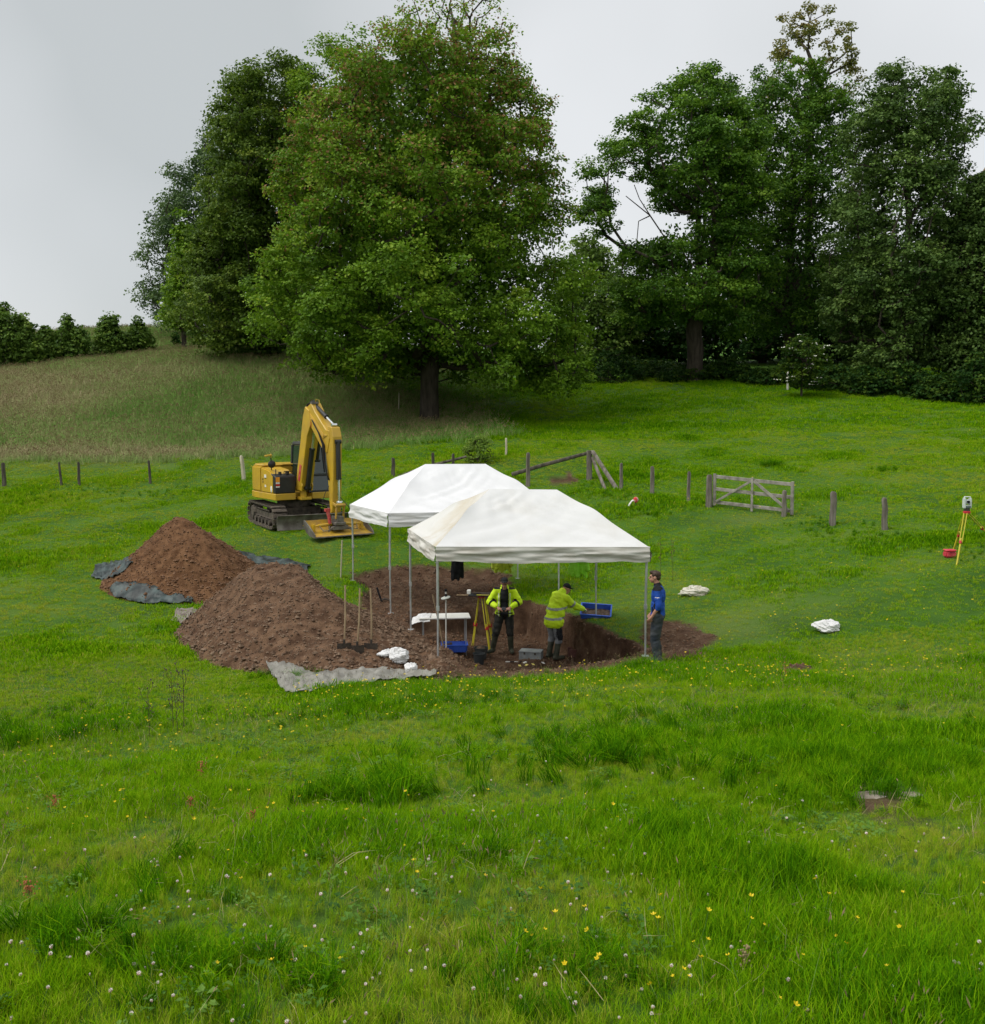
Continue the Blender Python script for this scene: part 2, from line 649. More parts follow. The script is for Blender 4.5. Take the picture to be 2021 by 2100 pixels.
tcn = nt.nodes.new('ShaderNodeTexCoord')
ng = _node('ShaderNodeTexNoise', Scale=.55, Detail=6.0); nt.links.new(tcn.outputs['Object'], ng.inputs['Vector'])
ng2 = _node('ShaderNodeTexNoise', Scale=14.0, Detail=4.0); nt.links.new(tcn.outputs['Object'], ng2.inputs['Vector'])
green = _ramp(ng.outputs['Fac'], [(.3, (.035, .095, .008)), (.5, (.06, .14, .012)), (.72, (.10, .17, .018))])
hay = _ramp(ng2.outputs['Fac'], [(.3, (.13, .16, .04)), (.7, (.24, .20, .10))])
ns = _node('ShaderNodeTexNoise', Scale=3.2, Detail=9.0, Roughness=.65); nt.links.new(tcn.outputs['Object'], ns.inputs['Vector'])
soilc = _ramp(ns.outputs['Fac'], [(.28, (.040, .021, .012)), (.5, (.095, .053, .031)), (.72, (.17, .11, .07))])
ad = nt.nodes.new('ShaderNodeAttribute'); ad.attribute_name = 'dry'
asl = nt.nodes.new('ShaderNodeAttribute'); asl.attribute_name = 'soil'
cg = _mix(ad.outputs['Fac'], green, hay)
cs = _mix(asl.outputs['Fac'], cg, soilc)
nt.links.new(cs, bs.inputs['Base Color'])
nb = _node('ShaderNodeTexNoise', Scale=22.0, Detail=8.0, Roughness=.7); nt.links.new(tcn.outputs['Object'], nb.inputs['Vector'])
bp = nt.nodes.new('ShaderNodeBump'); bp.inputs['Strength'].default_value = .9; bp.inputs['Distance'].default_value = .05
nt.links.new(nb.outputs['Fac'], bp.inputs['Height']); nt.links.new(bp.outputs['Normal'], bs.inputs['Normal'])

near_m = (np.abs(X) < 14) & (Y > 3) & (Y < 45)
soil = np.zeros(X.shape); soil[near_m] = soil_mask(X[near_m], Y[near_m])
pitd = np.zeros(X.shape); pitd[near_m] = sstep(-.16, -.06, poly_sd(PIT, X[near_m], Y[near_m]) + (fbm(X[near_m] * 2.2, Y[near_m] * 2.2, 3) - .5) * .25)
soil = np.maximum(soil, pitd)
me = mesh_np('pasture_ground', np.stack([X, Y, Z], -1).reshape(-1, 3), _F, [mg], smooth=True,
             attrs={'soil': ('FLOAT', 'POINT', soil), 'dry': ('FLOAT', 'POINT', np.clip(dryness(X, Y) + .32 * worn(X, Y) * (Y > 14) * (Y < 34), 0, 1))})
tag(link('ground', me), 'sloping green pasture with a hollow in the middle and a hill behind', kind='structure')

# a bare brown hillside far off to the right, seen over the trees
def _hill(u, v):
    x = 60 + u * 260; y = 190 + v * 200
    h = 82 * np.exp(-(((x - 151) / 31) ** 2 + ((y - 290) / 60) ** 2)) + (fbm(x * .03, y * .03, 4) - .5) * 8
    return x, y, h + 6
m_hill = mat('bare_hillside', (.16, .12, .075), (.24, .17, .11), scale=.08, rough=.95, bump=.5, bscale=.4)
tag(grid_sheet('hill', 60, 50, _hill, m_hill), 'bare brown hillside far off behind the right hand trees', kind='structure')

# ------------------------------------------------------------------ grass, flowers (instanced clumps: nobody could count them)
SRC = bpy.data.collections.new('grass_sources')       # not linked to the scene


def tuft(name, n, L, w, spread, bend, mats, seed, heads=0, headmat=1, hl=.05, hw=.008, flat=.25):
    r = np.random.default_rng(seed)
    V = []; Fc = []; MI = []; BL = []
    for k in range(n):
        a = r.uniform(0, 6.283); rad = spread * math.sqrt(r.uniform())
        bx, by = rad * math.cos(a), rad * math.sin(a)
        ln = L * r.uniform(.55, 1.1)
        th = r.uniform(0, 6.283)
        dx, dy = math.cos(th), math.sin(th)
        b = bend * r.uniform(.3, 1.3)
        fx, fy = -dy * w * .5, dx * w * .5
        is_head = k < heads
        ww = .35 if is_head else 1
        p0 = (bx, by, -.02)
        p1 = (bx + dx * b * ln * .3, by + dy * b * ln * .3, ln * .55)
        p2 = (bx + dx * b * ln, by + dy * b * ln, ln * (1 - .35 * b))
        o = len(V)
        V += [(p0[0] - fx * ww, p0[1] - fy * ww, p0[2]), (p0[0] + fx * ww, p0[1] + fy * ww, p0[2]),
              (p1[0] - fx * .8 * ww, p1[1] - fy * .8 * ww, p1[2]), (p1[0] + fx * .8 * ww, p1[1] + fy * .8 * ww, p1[2]), p2]
        Fc += [(o, o + 1, o + 3, o + 2), (o + 2, o + 3, o + 4, o + 4)]
        bl = r.normal(0, .16) + (.3 if r.uniform() < .05 else 0)
        BL += [bl] * 5
        MI += [0, 0]
        if is_head:
            o = len(V)
            d = np.array(p2) - np.array(p1); d = d / np.linalg.norm(d)
            q = np.array(p2)
            s = np.array([-dy, dx, 0]) * hw
            V += [tuple(q), tuple(q + d * hl * .45 + s), tuple(q + d * hl), tuple(q + d * hl * .45 - s)]
            s2 = np.cross(d, s); s2 = s2 / (np.linalg.norm(s2) + 1e-9) * hw
            V += [tuple(q + d * hl * .45 + s2), tuple(q + d * hl * .45 - s2)]
            Fc += [(o, o + 1, o + 2, o + 3), (o, o + 4, o + 2, o + 5)]
            BL += [0] * 6
            MI += [headmat, headmat]
    me = bpy.data.meshes.new(name)
    fs = [f[:3] if f[3] == f[2] else f for f in Fc]
    me.from_pydata(V, [], fs)
    for m in mats:
        me.materials.append(m)
    me.polygons.foreach_set('material_index', MI)
    me.attributes.new('blade', 'FLOAT', 'POINT').data.foreach_set('value', BL)
    o = bpy.data.objects.new(name, me)
    return o


def src_coll(name, objs):
    c = bpy.data.collections.new(name)
    for i, o in enumerate(objs):
        o.name = '%s_%02d' % (name, i)
        c.objects.link(o)
    return c


def scatter(name, label, x, y, scl, coll, ncoll, tint, lift=0.0, tilt=.12, seed=1, zscl=None):
    r = np.random.default_rng(seed)
    n = len(x)
    z = zt(x, y) + lift
    me = mesh_np(name, np.stack([x, y, z], -1), np.zeros((0, 4)), attrs={
        'rot': ('FLOAT_VECTOR', 'POINT', np.stack([r.normal(0, tilt, n), r.normal(0, tilt, n), r.uniform(0, 6.283, n)], -1).astype(np.float32)),
        'scl': ('FLOAT_VECTOR', 'POINT', np.stack([scl, scl, scl * (1 if zscl is None else zscl)], -1).astype(np.float32)),
        'pick': ('INT', 'POINT', r.integers(0, ncoll, n).astype(np.int32)),
        'tint': ('FLOAT', 'POINT', np.clip(tint, 0, 1).astype(np.float32))})
    o = link(name, me)
    tag(o, label, kind='stuff')
    ng = bpy.data.node_groups.new(name + '_spread', 'GeometryNodeTree')
    ng.interface.new_socket('Geometry', in_out='INPUT', socket_type='NodeSocketGeometry')
    ng.interface.new_socket('Geometry', in_out='OUTPUT', socket_type='NodeSocketGeometry')
    gi = ng.nodes.new('NodeGroupInput'); go = ng.nodes.new('NodeGroupOutput')
    ip = ng.nodes.new('GeometryNodeInstanceOnPoints')
    ci = ng.nodes.new('GeometryNodeCollectionInfo')
    ci.inputs['Collection'].default_value = coll
    ci.inputs['Separate Children'].default_value = True
    ci.inputs['Reset Children'].default_value = True
    ip.inputs['Pick Instance'].default_value = True

    def attr(nm, typ):
        a = ng.nodes.new('GeometryNodeInputNamedAttribute')
        a.data_type = typ
        a.inputs['Name'].default_value = nm
        return [s for s in a.outputs if s.enabled and s.name == 'Attribute'][0]
    ng.links.new(gi.outputs[0], ip.inputs['Points'])
    ng.links.new(ci.outputs[0], ip.inputs['Instance'])
    ng.links.new(attr('pick', 'INT'), ip.inputs['Instance Index'])
    ng.links.new(attr('rot', 'FLOAT_VECTOR'), ip.inputs['Rotation'])
    ng.links.new(attr('scl', 'FLOAT_VECTOR'), ip.inputs['Scale'])
    ng.links.new(ip.outputs[0], go.inputs[0])
    md = o.modifiers.new('spread', 'NODES')
    md.node_group = ng
    return o


def wedge(y0, y1, dens, seed, margin=3.5, slope=.485):
    """points uniformly over the strip of ground between two distances that the view (and a step beside it) takes in"""
    r = np.random.default_rng(seed)
    W = slope * y1 + margin
    n = int((y1 - y0) * 2 * W * dens)
    x = r.uniform(-W, W, n); y = r.uniform(y0, y1, n)
    k = np.abs(x) < slope * y + margin
    return x[k], y[k], r


GS = [(0.0, (.028, .118, .002)), (.3, (.090, .245, .003)), (.55, (.178, .365, .004)), (.8, (.268, .42, .008)), (1.0, (.37, .39, .05))]
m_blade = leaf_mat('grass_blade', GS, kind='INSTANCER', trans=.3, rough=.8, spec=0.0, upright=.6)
HS = [(0.0, (.12, .26, .04)), (.35, (.22, .36, .08)), (.65, (.34, .38, .15)), (1.0, (.45, .37, .22))]
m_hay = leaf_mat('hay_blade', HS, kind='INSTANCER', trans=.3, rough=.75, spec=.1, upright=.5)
m_seed = mat('seed_head', (.22, .19, .08), (.32, .23, .13), scale=40, rough=.9)
m_dead = mat('dead_blade', (.34, .28, .13), (.45, .38, .2), scale=20, rough=.9)
m_sorrel = mat('sorrel_seed', (.34, .10, .04), (.42, .17, .07), scale=30, rough=.9)

fine = src_coll('fine_tuft', [tuft('t', 30, .15, .0031, .065, .5, [m_blade, m_seed], 100 + i, heads=0) for i in range(6)])
mid = src_coll('mid_tuft', [tuft('t', 28, .15, .0052, .095, .48, [m_blade, m_seed], 120 + i) for i in range(6)])
lawn = src_coll('lawn_tuft', [tuft('t', 26, .085, .011, .15, .6, [m_blade, m_seed], 140 + i) for i in range(6)])
long_ = src_coll('long_tuft', [tuft('t', 30, .46, .014, .28, .5, [m_hay, m_seed], 160 + i, heads=7, hl=.10, hw=.014) for i in range(6)])
clump = src_coll('clump_tuft', [tuft('t', 60, .30, .006, .09, .75, [m_blade, m_seed], 180 + i) for i in range(4)])
stems = src_coll('stem_tuft', [tuft('t', 5, .36, .0028, .10, .25, [m_hay, m_seed], 200 + i, heads=5, hl=.04, hw=.003) for i in range(5)])


def not_soil(x, y, r, lim=.45):
    s = np.zeros(len(x))
    k = (np.abs(x) < 14) & (y > 3) & (y < 45)
    s[k] = np.maximum(soil_mask(x[k], y[k]), sstep(-.12, -.02, poly_sd(PIT, x[k], y[k]) + (fbm(x[k] * 2.2, y[k] * 2.2, 3) - .5) * .25))
    return s < lim * r.uniform(.3, 1.6, len(x))


HEAP_KEEP_OUT = []         # outlines of heaps, filled before the grass is sown
def keepers(x, y, r):
    k = not_soil(x, y, r)
    for poly in HEAP_KEEP_OUT:
        k &= poly_sd(poly, x, y) < .05
    return k


def patchy(x, y, s=.5, o=0):
    return fbm(x * s + o, y * s + o * 2, 4)


def sow():
    # the near slope, fine uneven grass
    x, y, r = wedge(2.2, 9.5, 430, 21)
    p = patchy(x, y, .8); p2 = patchy(x, y, .33, 50)
    k = keepers(x, y, r); x, y, p, p2 = x[k], y[k], p[k], p2[k]
    h = .45 + 1.1 * np.clip(p - .40, 0, 1) * 2.0 + .25 * sstep(.5, .65, p2)
    scatter('near_grass', 'fine uneven meadow grass on the near slope', x, y, h * .87 * r.uniform(.65, 1.3, len(x)), fine, 6,
            .66 - 1.1 * (p - .42) + r.normal(0, .13, len(x)) - .3 * (p2 - .5), seed=3, tilt=.2)
    # the slope down to the dig
    x, y, r = wedge(9.3, 20.5, 180, 22)
    p = patchy(x, y, .6, 9); p2 = patchy(x, y, .3, 50)
    far_left = sstep(12.5, 15, y - .0 * x) * (1 - sstep(-3.5, -1.5, x))
    k = keepers(x, y, r); x, y, p, p2, far_left = x[k], y[k], p[k], p2[k], far_left[k]
    h = (.38 + 1.35 * np.clip(p - .4, 0, 1) * 1.8) * (1 - .5 * far_left)
    scatter('slope_grass', 'meadow grass on the slope down to the dig', x, y, h * r.uniform(.7, 1.3, len(x)), mid, 6,
            .62 - 1.2 * (p - .45) + .1 * far_left + r.normal(0, .11, len(x)), seed=4, tilt=.2)
    # the short pasture round the dig and up to the trees
    x, y, r = wedge(19.5, 47, 62, 23, margin=4.5)
    p = patchy(x, y, .45, 19); p2 = patchy(x, y, .12, 70)
    left_long = sstep(45.2, 46.4, y) * (1 - sstep(-5, 1, x))
    k = keepers(x, y, r) & (left_long < r.uniform(0, 1, len(x))); x, y, p, p2 = x[k], y[k], p[k], p2[k]
    h = (.5 + 1.3 * np.clip(p - .45, 0, 1) * 2.2) * (1 - .4 * np.clip(worn(x, y), 0, 1))
    kk = r.uniform(0, 1, len(x)) > .3 * worn(x, y); x, y, p, p2, h = x[kk], y[kk], p[kk], p2[kk], h[kk]
    scatter('short_pasture_grass', 'short grazed pasture grass round the dig', x, y, h * r.uniform(.7, 1.35, len(x)), lawn, 6,
            .68 - 1.0 * (p - .47) - .7 * (p2 - .5) + .3 * worn(x, y) + r.normal(0, .11, len(x)), seed=5, tilt=.2)
    x, y, r = wedge(12.5, 20.5, 110, 29)
    p = patchy(x, y, .45, 19)
    fl = sstep(12.5, 15, y) * (1 - sstep(-3.8, -1.8, x))
    k = keepers(x, y, r) & (fl > r.uniform(0.1, 1, len(x))); x, y, p = x[k], y[k], p[k]
    scatter('short_side_grass', 'short pasture grass left of the heaps', x, y, (.55 + 1.3 * np.clip(p - .45, 0, 1) * 2.2) * r.uniform(.6, 1.2, len(x)) * (1 - .5 * np.clip(worn(x, y), 0, 1)), lawn, 6,
            .64 - 1.0 * (p - .47) + .3 * worn(x, y) + r.normal(0, .11, len(x)), seed=15, tilt=.2)
    x, y, r = wedge(46, 72, 26, 24, margin=4.5)
    p = patchy(x, y, .3, 19); k = (x > -4) & (x < 34); x, y, p = x[k], y[k], p[k]
    scatter('far_pasture_grass', 'pasture grass running up to the wood', x, y, (1.1 + 1.5 * np.clip(p - .45, 0, 1)) * r.uniform(.7, 1.4, len(x)), lawn, 6,
            .50 - .8 * (p - .45) + r.normal(0, .10, len(x)), seed=6, tilt=.2)
    # the hay-coloured hillside on the left
    x, y, r = wedge(44, 82, 17, 25, margin=5)
    k = (x < 2) & (sstep(45.0, 46.6, y) * (1 - sstep(-5, 2, x)) > r.uniform(0, 1, len(x))); x, y = x[k], y[k]
    dr = dryness(x, y)
    p = patchy(x, y, .25, 5)
    scatter('hillside_hay', 'long hay coloured grass on the hillside', x, y, r.uniform(.65, 1.15, len(x)) * (.7 + .6 * p), long_, 6,
            .12 + .85 * dr + r.normal(0, .12, len(x)), seed=7, tilt=.25)
    x, y, r = wedge(82, 106, 5, 26, margin=5)
    k = (x < -15); x, y = x[k], y[k]
    scatter('upper_field_grass', 'pale green grass of the upper field', x, y, r.uniform(.8, 1.4, len(x)), long_, 6, .18 + r.normal(0, .1, len(x)), seed=8)
    # rank dark clumps
    xs, ys, ss = [], [], []
    rr = np.random.default_rng(31)
    for (dx, dy, n, sp, s) in [(700, 1540, 26, .28, 1.1), (120, 1800, 30, .25, 1.0), (430, 1880, 40, .3, .9), (1080, 1880, 34, .28, .9),
                               (1740, 1905, 40, .3, .9), (1330, 1590, 20, .3, .7), (1640, 1520, 20, .22, .8), (30, 1420, 40, .5, 1.0),
                               (1100, 1460, 60, .8, 1.0), (1235, 1290, 30, .16, 1.2), (1260, 1410, 50, .9, .8), (720, 1360, 50, .7, .9),
                               (380, 1665, 16, .3, .7), (880, 1640, 16, .25, .7), (200, 1380, 50, .8, .7), (1470, 890, 26, .25, .9),
                               (1220, 905, 14, .2, .7), (1700, 900, 18, .3, .7), (60, 960, 26, .5, .6), (870, 1345, 40, .8, .8),
                               (1250, 985, 12, .3, .6), (900, 1304, 12, .3, .5), (960, 1304, 12, .3, .55), (1020, 1302, 12, .3, .5), (1085, 1298, 12, .3, .55), (1145, 1292, 12, .3, .5), (1200, 1286, 14, .25, .6), (1340, 1262, 14, .4, .45), (1600, 1014, 26, .5, .5), (1660, 1024, 26, .5, .45), (1720, 1034, 26, .5, .5), (1785, 1046, 22, .5, .45), (1540, 1004, 18, .4, .45), (1850, 1060, 18, .4, .4),
                               (40, 946, 24, .8, .5), (120, 944, 24, .8, .45), (210, 946, 24, .8, .5), (310, 944, 26, .8, .5), (400, 940, 20, .8, .45), (700, 922, 14, .5, .5), (1180, 945, 14, .5, .5), (1120, 925, 14, .4, .5), (1560, 1440, 60, 1.0, .7), (1500, 1400, 60, 1.2, .8), (560, 1300, 20, .4, .7)]:
        c = G(dx, dy)
        xs.append(c.x + rr.normal(0, sp, n)); ys.append(c.y + rr.normal(0, sp * .8, n)); ss.append(s * (.72 if dy > 1750 else 1) * rr.uniform(.6, 1.15, n))
    x, y, s = np.concatenate(xs), np.concatenate(ys), np.concatenate(ss)
    scatter('rank_grass_clumps', 'dark green clumps of rank grass', x, y, s, clump, 4, .16 + rr.normal(0, .1, len(x)), seed=9, tilt=.3)
    # thin flowering stems
    x, y, r = wedge(2.6, 19, 14, 27)
    k = keepers(x, y, r) & (patchy(x, y, .5, 80) > .45); x, y = x[k], y[k]
    scatter('grass_seed_stems', 'thin pale grass stems with seed heads', x, y, r.uniform(.5, 1.15, len(x)), stems, 5, .3 + r.normal(0, .2, len(x)), seed=10, tilt=.25)
    # broad-leaved herbs low in the grass
    def herb(seed):
        r = np.random.default_rng(seed)
        b = MB()
        for k in range(int(r.integers(14, 22))):
            a = r.uniform(0, 6.283); el = r.uniform(.2, .9); L = r.uniform(.022, .05); w = L * r.uniform(.4, .65)
            o = Vector((r.normal(0, .035), r.normal(0, .035), r.uniform(.01, .06)))
            d = Vector((math.cos(a) * math.cos(el), math.sin(a) * math.cos(el), math.sin(el))); s_ = Vector((-math.sin(a), math.cos(a), 0)) * w * .5
            m_ = o + d * L * .5
            b.add([o, m_ + s_, o + d * L + Vector((0, 0, -L * .25)), m_ - s_], [(0, 1, 2, 3)])
        me = bpy.data.meshes.new('h'); me.from_pydata([tuple(v) for v in b.v], [], b.f); me.materials.append(m_herb)
        return bpy.data.objects.new('h', me)
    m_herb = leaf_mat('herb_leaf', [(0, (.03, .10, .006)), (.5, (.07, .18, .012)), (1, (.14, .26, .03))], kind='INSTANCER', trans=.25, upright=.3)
    hc = src_coll('herb', [herb(400 + i) for i in range(6)])
    x, y, r = wedge(2.4, 15, 26, 41)
    k = keepers(x, y, r) & (patchy(x, y, .9, 33) > .52); x, y = x[k], y[k]
    scatter('meadow_herbs', 'low broad leaved herbs and clover leaves in the near grass', x, y, r.uniform(.5, 1.1, len(x)), hc, 6, r.uniform(0, 1, len(x)), seed=17, tilt=.2, lift=.02)
    # bleached dead blades
    dead = src_coll('dead_tuft', [tuft('t', 5, .17, .0024, .10, .8, [m_dead, m_seed], 220 + i, heads=1, hl=.03, hw=.003) for i in range(4)])
    x, y, r = wedge(2.4, 18, 8, 43)
    k = keepers(x, y, r); x, y = x[k], y[k]
    scatter('dead_grass_blades', 'bleached dead blades among the near grass', x, y, r.uniform(.5, 1.3, len(x)), dead, 4, x * 0, seed=18, tilt=.4)
    # loose clods on the bare soil
    x, y, r = wedge(17.5, 31, 260, 44)
    k = (np.abs(x) < 7); x, y = x[k], y[k]
    sm = np.maximum(soil_mask(x, y), sstep(-.1, .2, poly_sd(PIT, x, y)))
    k = (sm > .5) & (r.uniform(0, 1, len(x)) < .35 + .65 * fbm(x * .9, y * .9, 3)); x, y = x[k], y[k]
    def clod(seed):
        r = np.random.default_rng(seed); b = MB(); b.ell((0, 0, .3), (1, .8, .7), 6)
        vs = [tuple(np.array(v) * r.uniform(.7, 1.25)) for v in b.v]
        me = bpy.data.meshes.new('c'); me.from_pydata(vs, [], b.f); me.materials.append(m_clod_a if seed % 3 else m_clod_b)
        return bpy.data.objects.new('c', me)
    cl = src_coll('clod', [clod(500 + i) for i in range(6)])
    scatter('loose_soil_clods', 'loose clods and stones scattered on the bare soil', x, y, .010 + .035 * r.uniform(0, 1, len(x)) ** 4, cl, 6, x * 0, seed=19, tilt=1.0)
    # flowers
    def flower(seed, kind):
        r = np.random.default_rng(seed)
        b = MB()
        h = r.uniform(.16, .26) if kind == 'b' else r.uniform(.10, .17)
        b.tube([(0, 0, -.02), (.01, 0, h * .5), (.0, .01, h)], .0016, 4, cap=False, mi=0)
        if kind == 'b':
            for k in range(5):
                a = k * 1.2566
                c, s = math.cos(a), math.sin(a)
                c2, s2 = math.cos(a + .5), math.sin(a + .5)
                c3, s3 = math.cos(a - .5), math.sin(a - .5)
                b.add([(0, .01, h), (c3 * .011, .01 + s3 * .011, h + .006), (c * .015, .01 + s * .015, h + .011), (c2 * .011, .01 + s2 * .011, h + .006)], [(0, 1, 2, 3)], 1)
        else:
            for k in range(22):                    # little florets
                th, ph = math.acos(1 - 1.75 * (k + .5) / 22), k * 2.4
                d = Vector((math.sin(th) * math.cos(ph), math.sin(th) * math.sin(ph), math.cos(th)))
                s_ = d.cross(Vector((.2, .3, 1))).normalized() * .0028
                b.add([Vector((0, .01, h)) + d * .004 - s_, Vector((0, .01, h)) + d * .004 + s_, Vector((0, .01, h)) + d * .0125 + s_ * .7, Vector((0, .01, h)) + d * .0125 - s_ * .7], [(0, 1, 2, 3)], 1 if th < 1.5 else 2)
        mats = [m_stalk, m_butter if kind == 'b' else m_clover, m_clover_low]
        me = bpy.data.meshes.new('f'); me.from_pydata(b.v, [], b.f)
        for m in mats:
            me.materials.append(m)
        me.polygons.foreach_set('material_index', b.m)
        return bpy.data.objects.new('f', me)
    m_stalk = mat('flower_stalk', (.10, .2, .03))
    m_butter = mat('buttercup_petal', (.80, .60, .01), rough=.4, trans=.2)
    m_clover = mat('clover_head', (.80, .77, .70), (.72, .62, .58), scale=60, rough=.8)
    m_clover_low = mat('clover_lower_florets', (.50, .30, .26), rough=.85)
    bc = src_coll('buttercup', [flower(300 + i, 'b') for i in range(4)])
    cc = src_coll('clover', [flower(320 + i, 'c') for i in range(4)])
    rr = np.random.default_rng(33)

    def patches(spec):
        xs, ys = [], []
        for (dx, dy, n, sp) in spec:
            c = G(dx, dy)
            xs.append(c.x + rr.normal(0, sp * 1.5, n)); ys.append(c.y + rr.normal(0, sp, n))
        x, y = np.concatenate(xs), np.concatenate(ys)
        k = keepers(x, y, rr)
        return x[k], y[k]
    x, y = patches([(a_, b_, int(c_ * (1.25 if 1280 < b_ < 1480 else 1)), d_ * 1.2) for a_, b_, c_, d_ in [(800, 1330, 60, .7), (500, 1400, 80, 1.0), (200, 1460, 60, .9), (950, 1340, 70, .9), (1150, 1330, 50, .9), (1550, 1300, 110, 1.2),
                    (1330, 1310, 50, .9), (1750, 1290, 50, 1.0), (600, 1570, 14, .5), (380, 1590, 12, .4), (800, 1590, 10, .4), (560, 1700, 7, .4),
                    (1320, 1880, 9, .22), (1480, 1850, 8, .3), (1260, 1900, 8, .16), (1700, 1790, 4, .2), (980, 1810, 3, .1), (580, 1890, 5, .1), (1380, 1900, 4, .12),
                    (1860, 1770, 3, .1), (150, 1545, 10, .5), (1050, 1620, 5, .4), (250, 920, 60, 1.4), (480, 1010, 30, 1.0), (1400, 960, 60, 1.3), (330, 930, 50, 1.2),
                    (120, 940, 40, 1.2), (1830, 820, 60, 1.6), (1550, 1120, 24, 1.0), (1700, 1160, 24, 1.0), (250, 1060, 40, 1.2), (1480, 1210, 16, .7), (1800, 1400, 12, .8)]])
    scatter('buttercups', 'yellow buttercups dotted through the grass', x, y, rr.uniform(.55, .95, len(x)) * (1 + .75 * sstep(6, 22, y)), bc, 4, x * 0, seed=11, tilt=.35)
    x, y = patches([(a_, b_, max(4, int(c_ * .95)), d_ * 1.3) for a_, b_, c_, d_ in [(150, 1850, 20, .35), (230, 1880, 16, .15), (420, 1890, 14, .25), (700, 1880, 14, .25), (800, 1890, 12, .18), (1100, 1890, 12, .15), (1180, 1915, 10, .15),
                    (1250, 1600, 24, .5), (1600, 1610, 30, .6), (1700, 1900, 18, .25), (1850, 1890, 10, .15), (900, 1650, 20, .5), (480, 1720, 16, .4), (350, 1690, 14, .3),
                    (1050, 1700, 14, .4), (1300, 1650, 20, .5), (900, 1530, 14, .5), (1450, 1560, 14, .5), (100, 1680, 10, .3), (640, 1690, 12, .3), (1150, 1800, 10, .3), (1780, 1650, 14, .5)]])
    scatter('white_clover', 'white clover heads low in the near grass', x, y, rr.uniform(.45, .75, len(x)), cc, 4, x * 0, seed=12, tilt=.3)
# ------------------------------------------------------------------ trees
def leaf_faces(c, nrm, size, asp, r, fold=.0):
    """rhombic leaves: centre c (N,3), normal nrm (N,3), length size (N,)"""
    N = len(c)
    up = r.normal(0, 1, (N, 3))
    t = np.cross(nrm, up); t /= np.linalg.norm(t, axis=1, keepdims=True) + 1e-9
    b = np.cross(nrm, t)
    s = size[:, None]
    v0 = c - t * s * .5
    v1 = c - t * s * .02 + b * s * asp * .5 + nrm * s * fold
    v2 = c + t * s * .5 - nrm * s * .12
    v3 = c - t * s * .02 - b * s * asp * .5 + nrm * s * fold
    V = np.stack([v0, v1, v2, v3], 1).reshape(-1, 3)
    F = np.arange(N * 4).reshape(N, 4)
    return V, F


def prof_at(prof, h):
    p = np.array(prof, float)
    return np.interp(h, p[:, 0], p[:, 1])


def unit(v):
    return v / (np.linalg.norm(v, axis=-1, keepdims=True) + 1e-9)


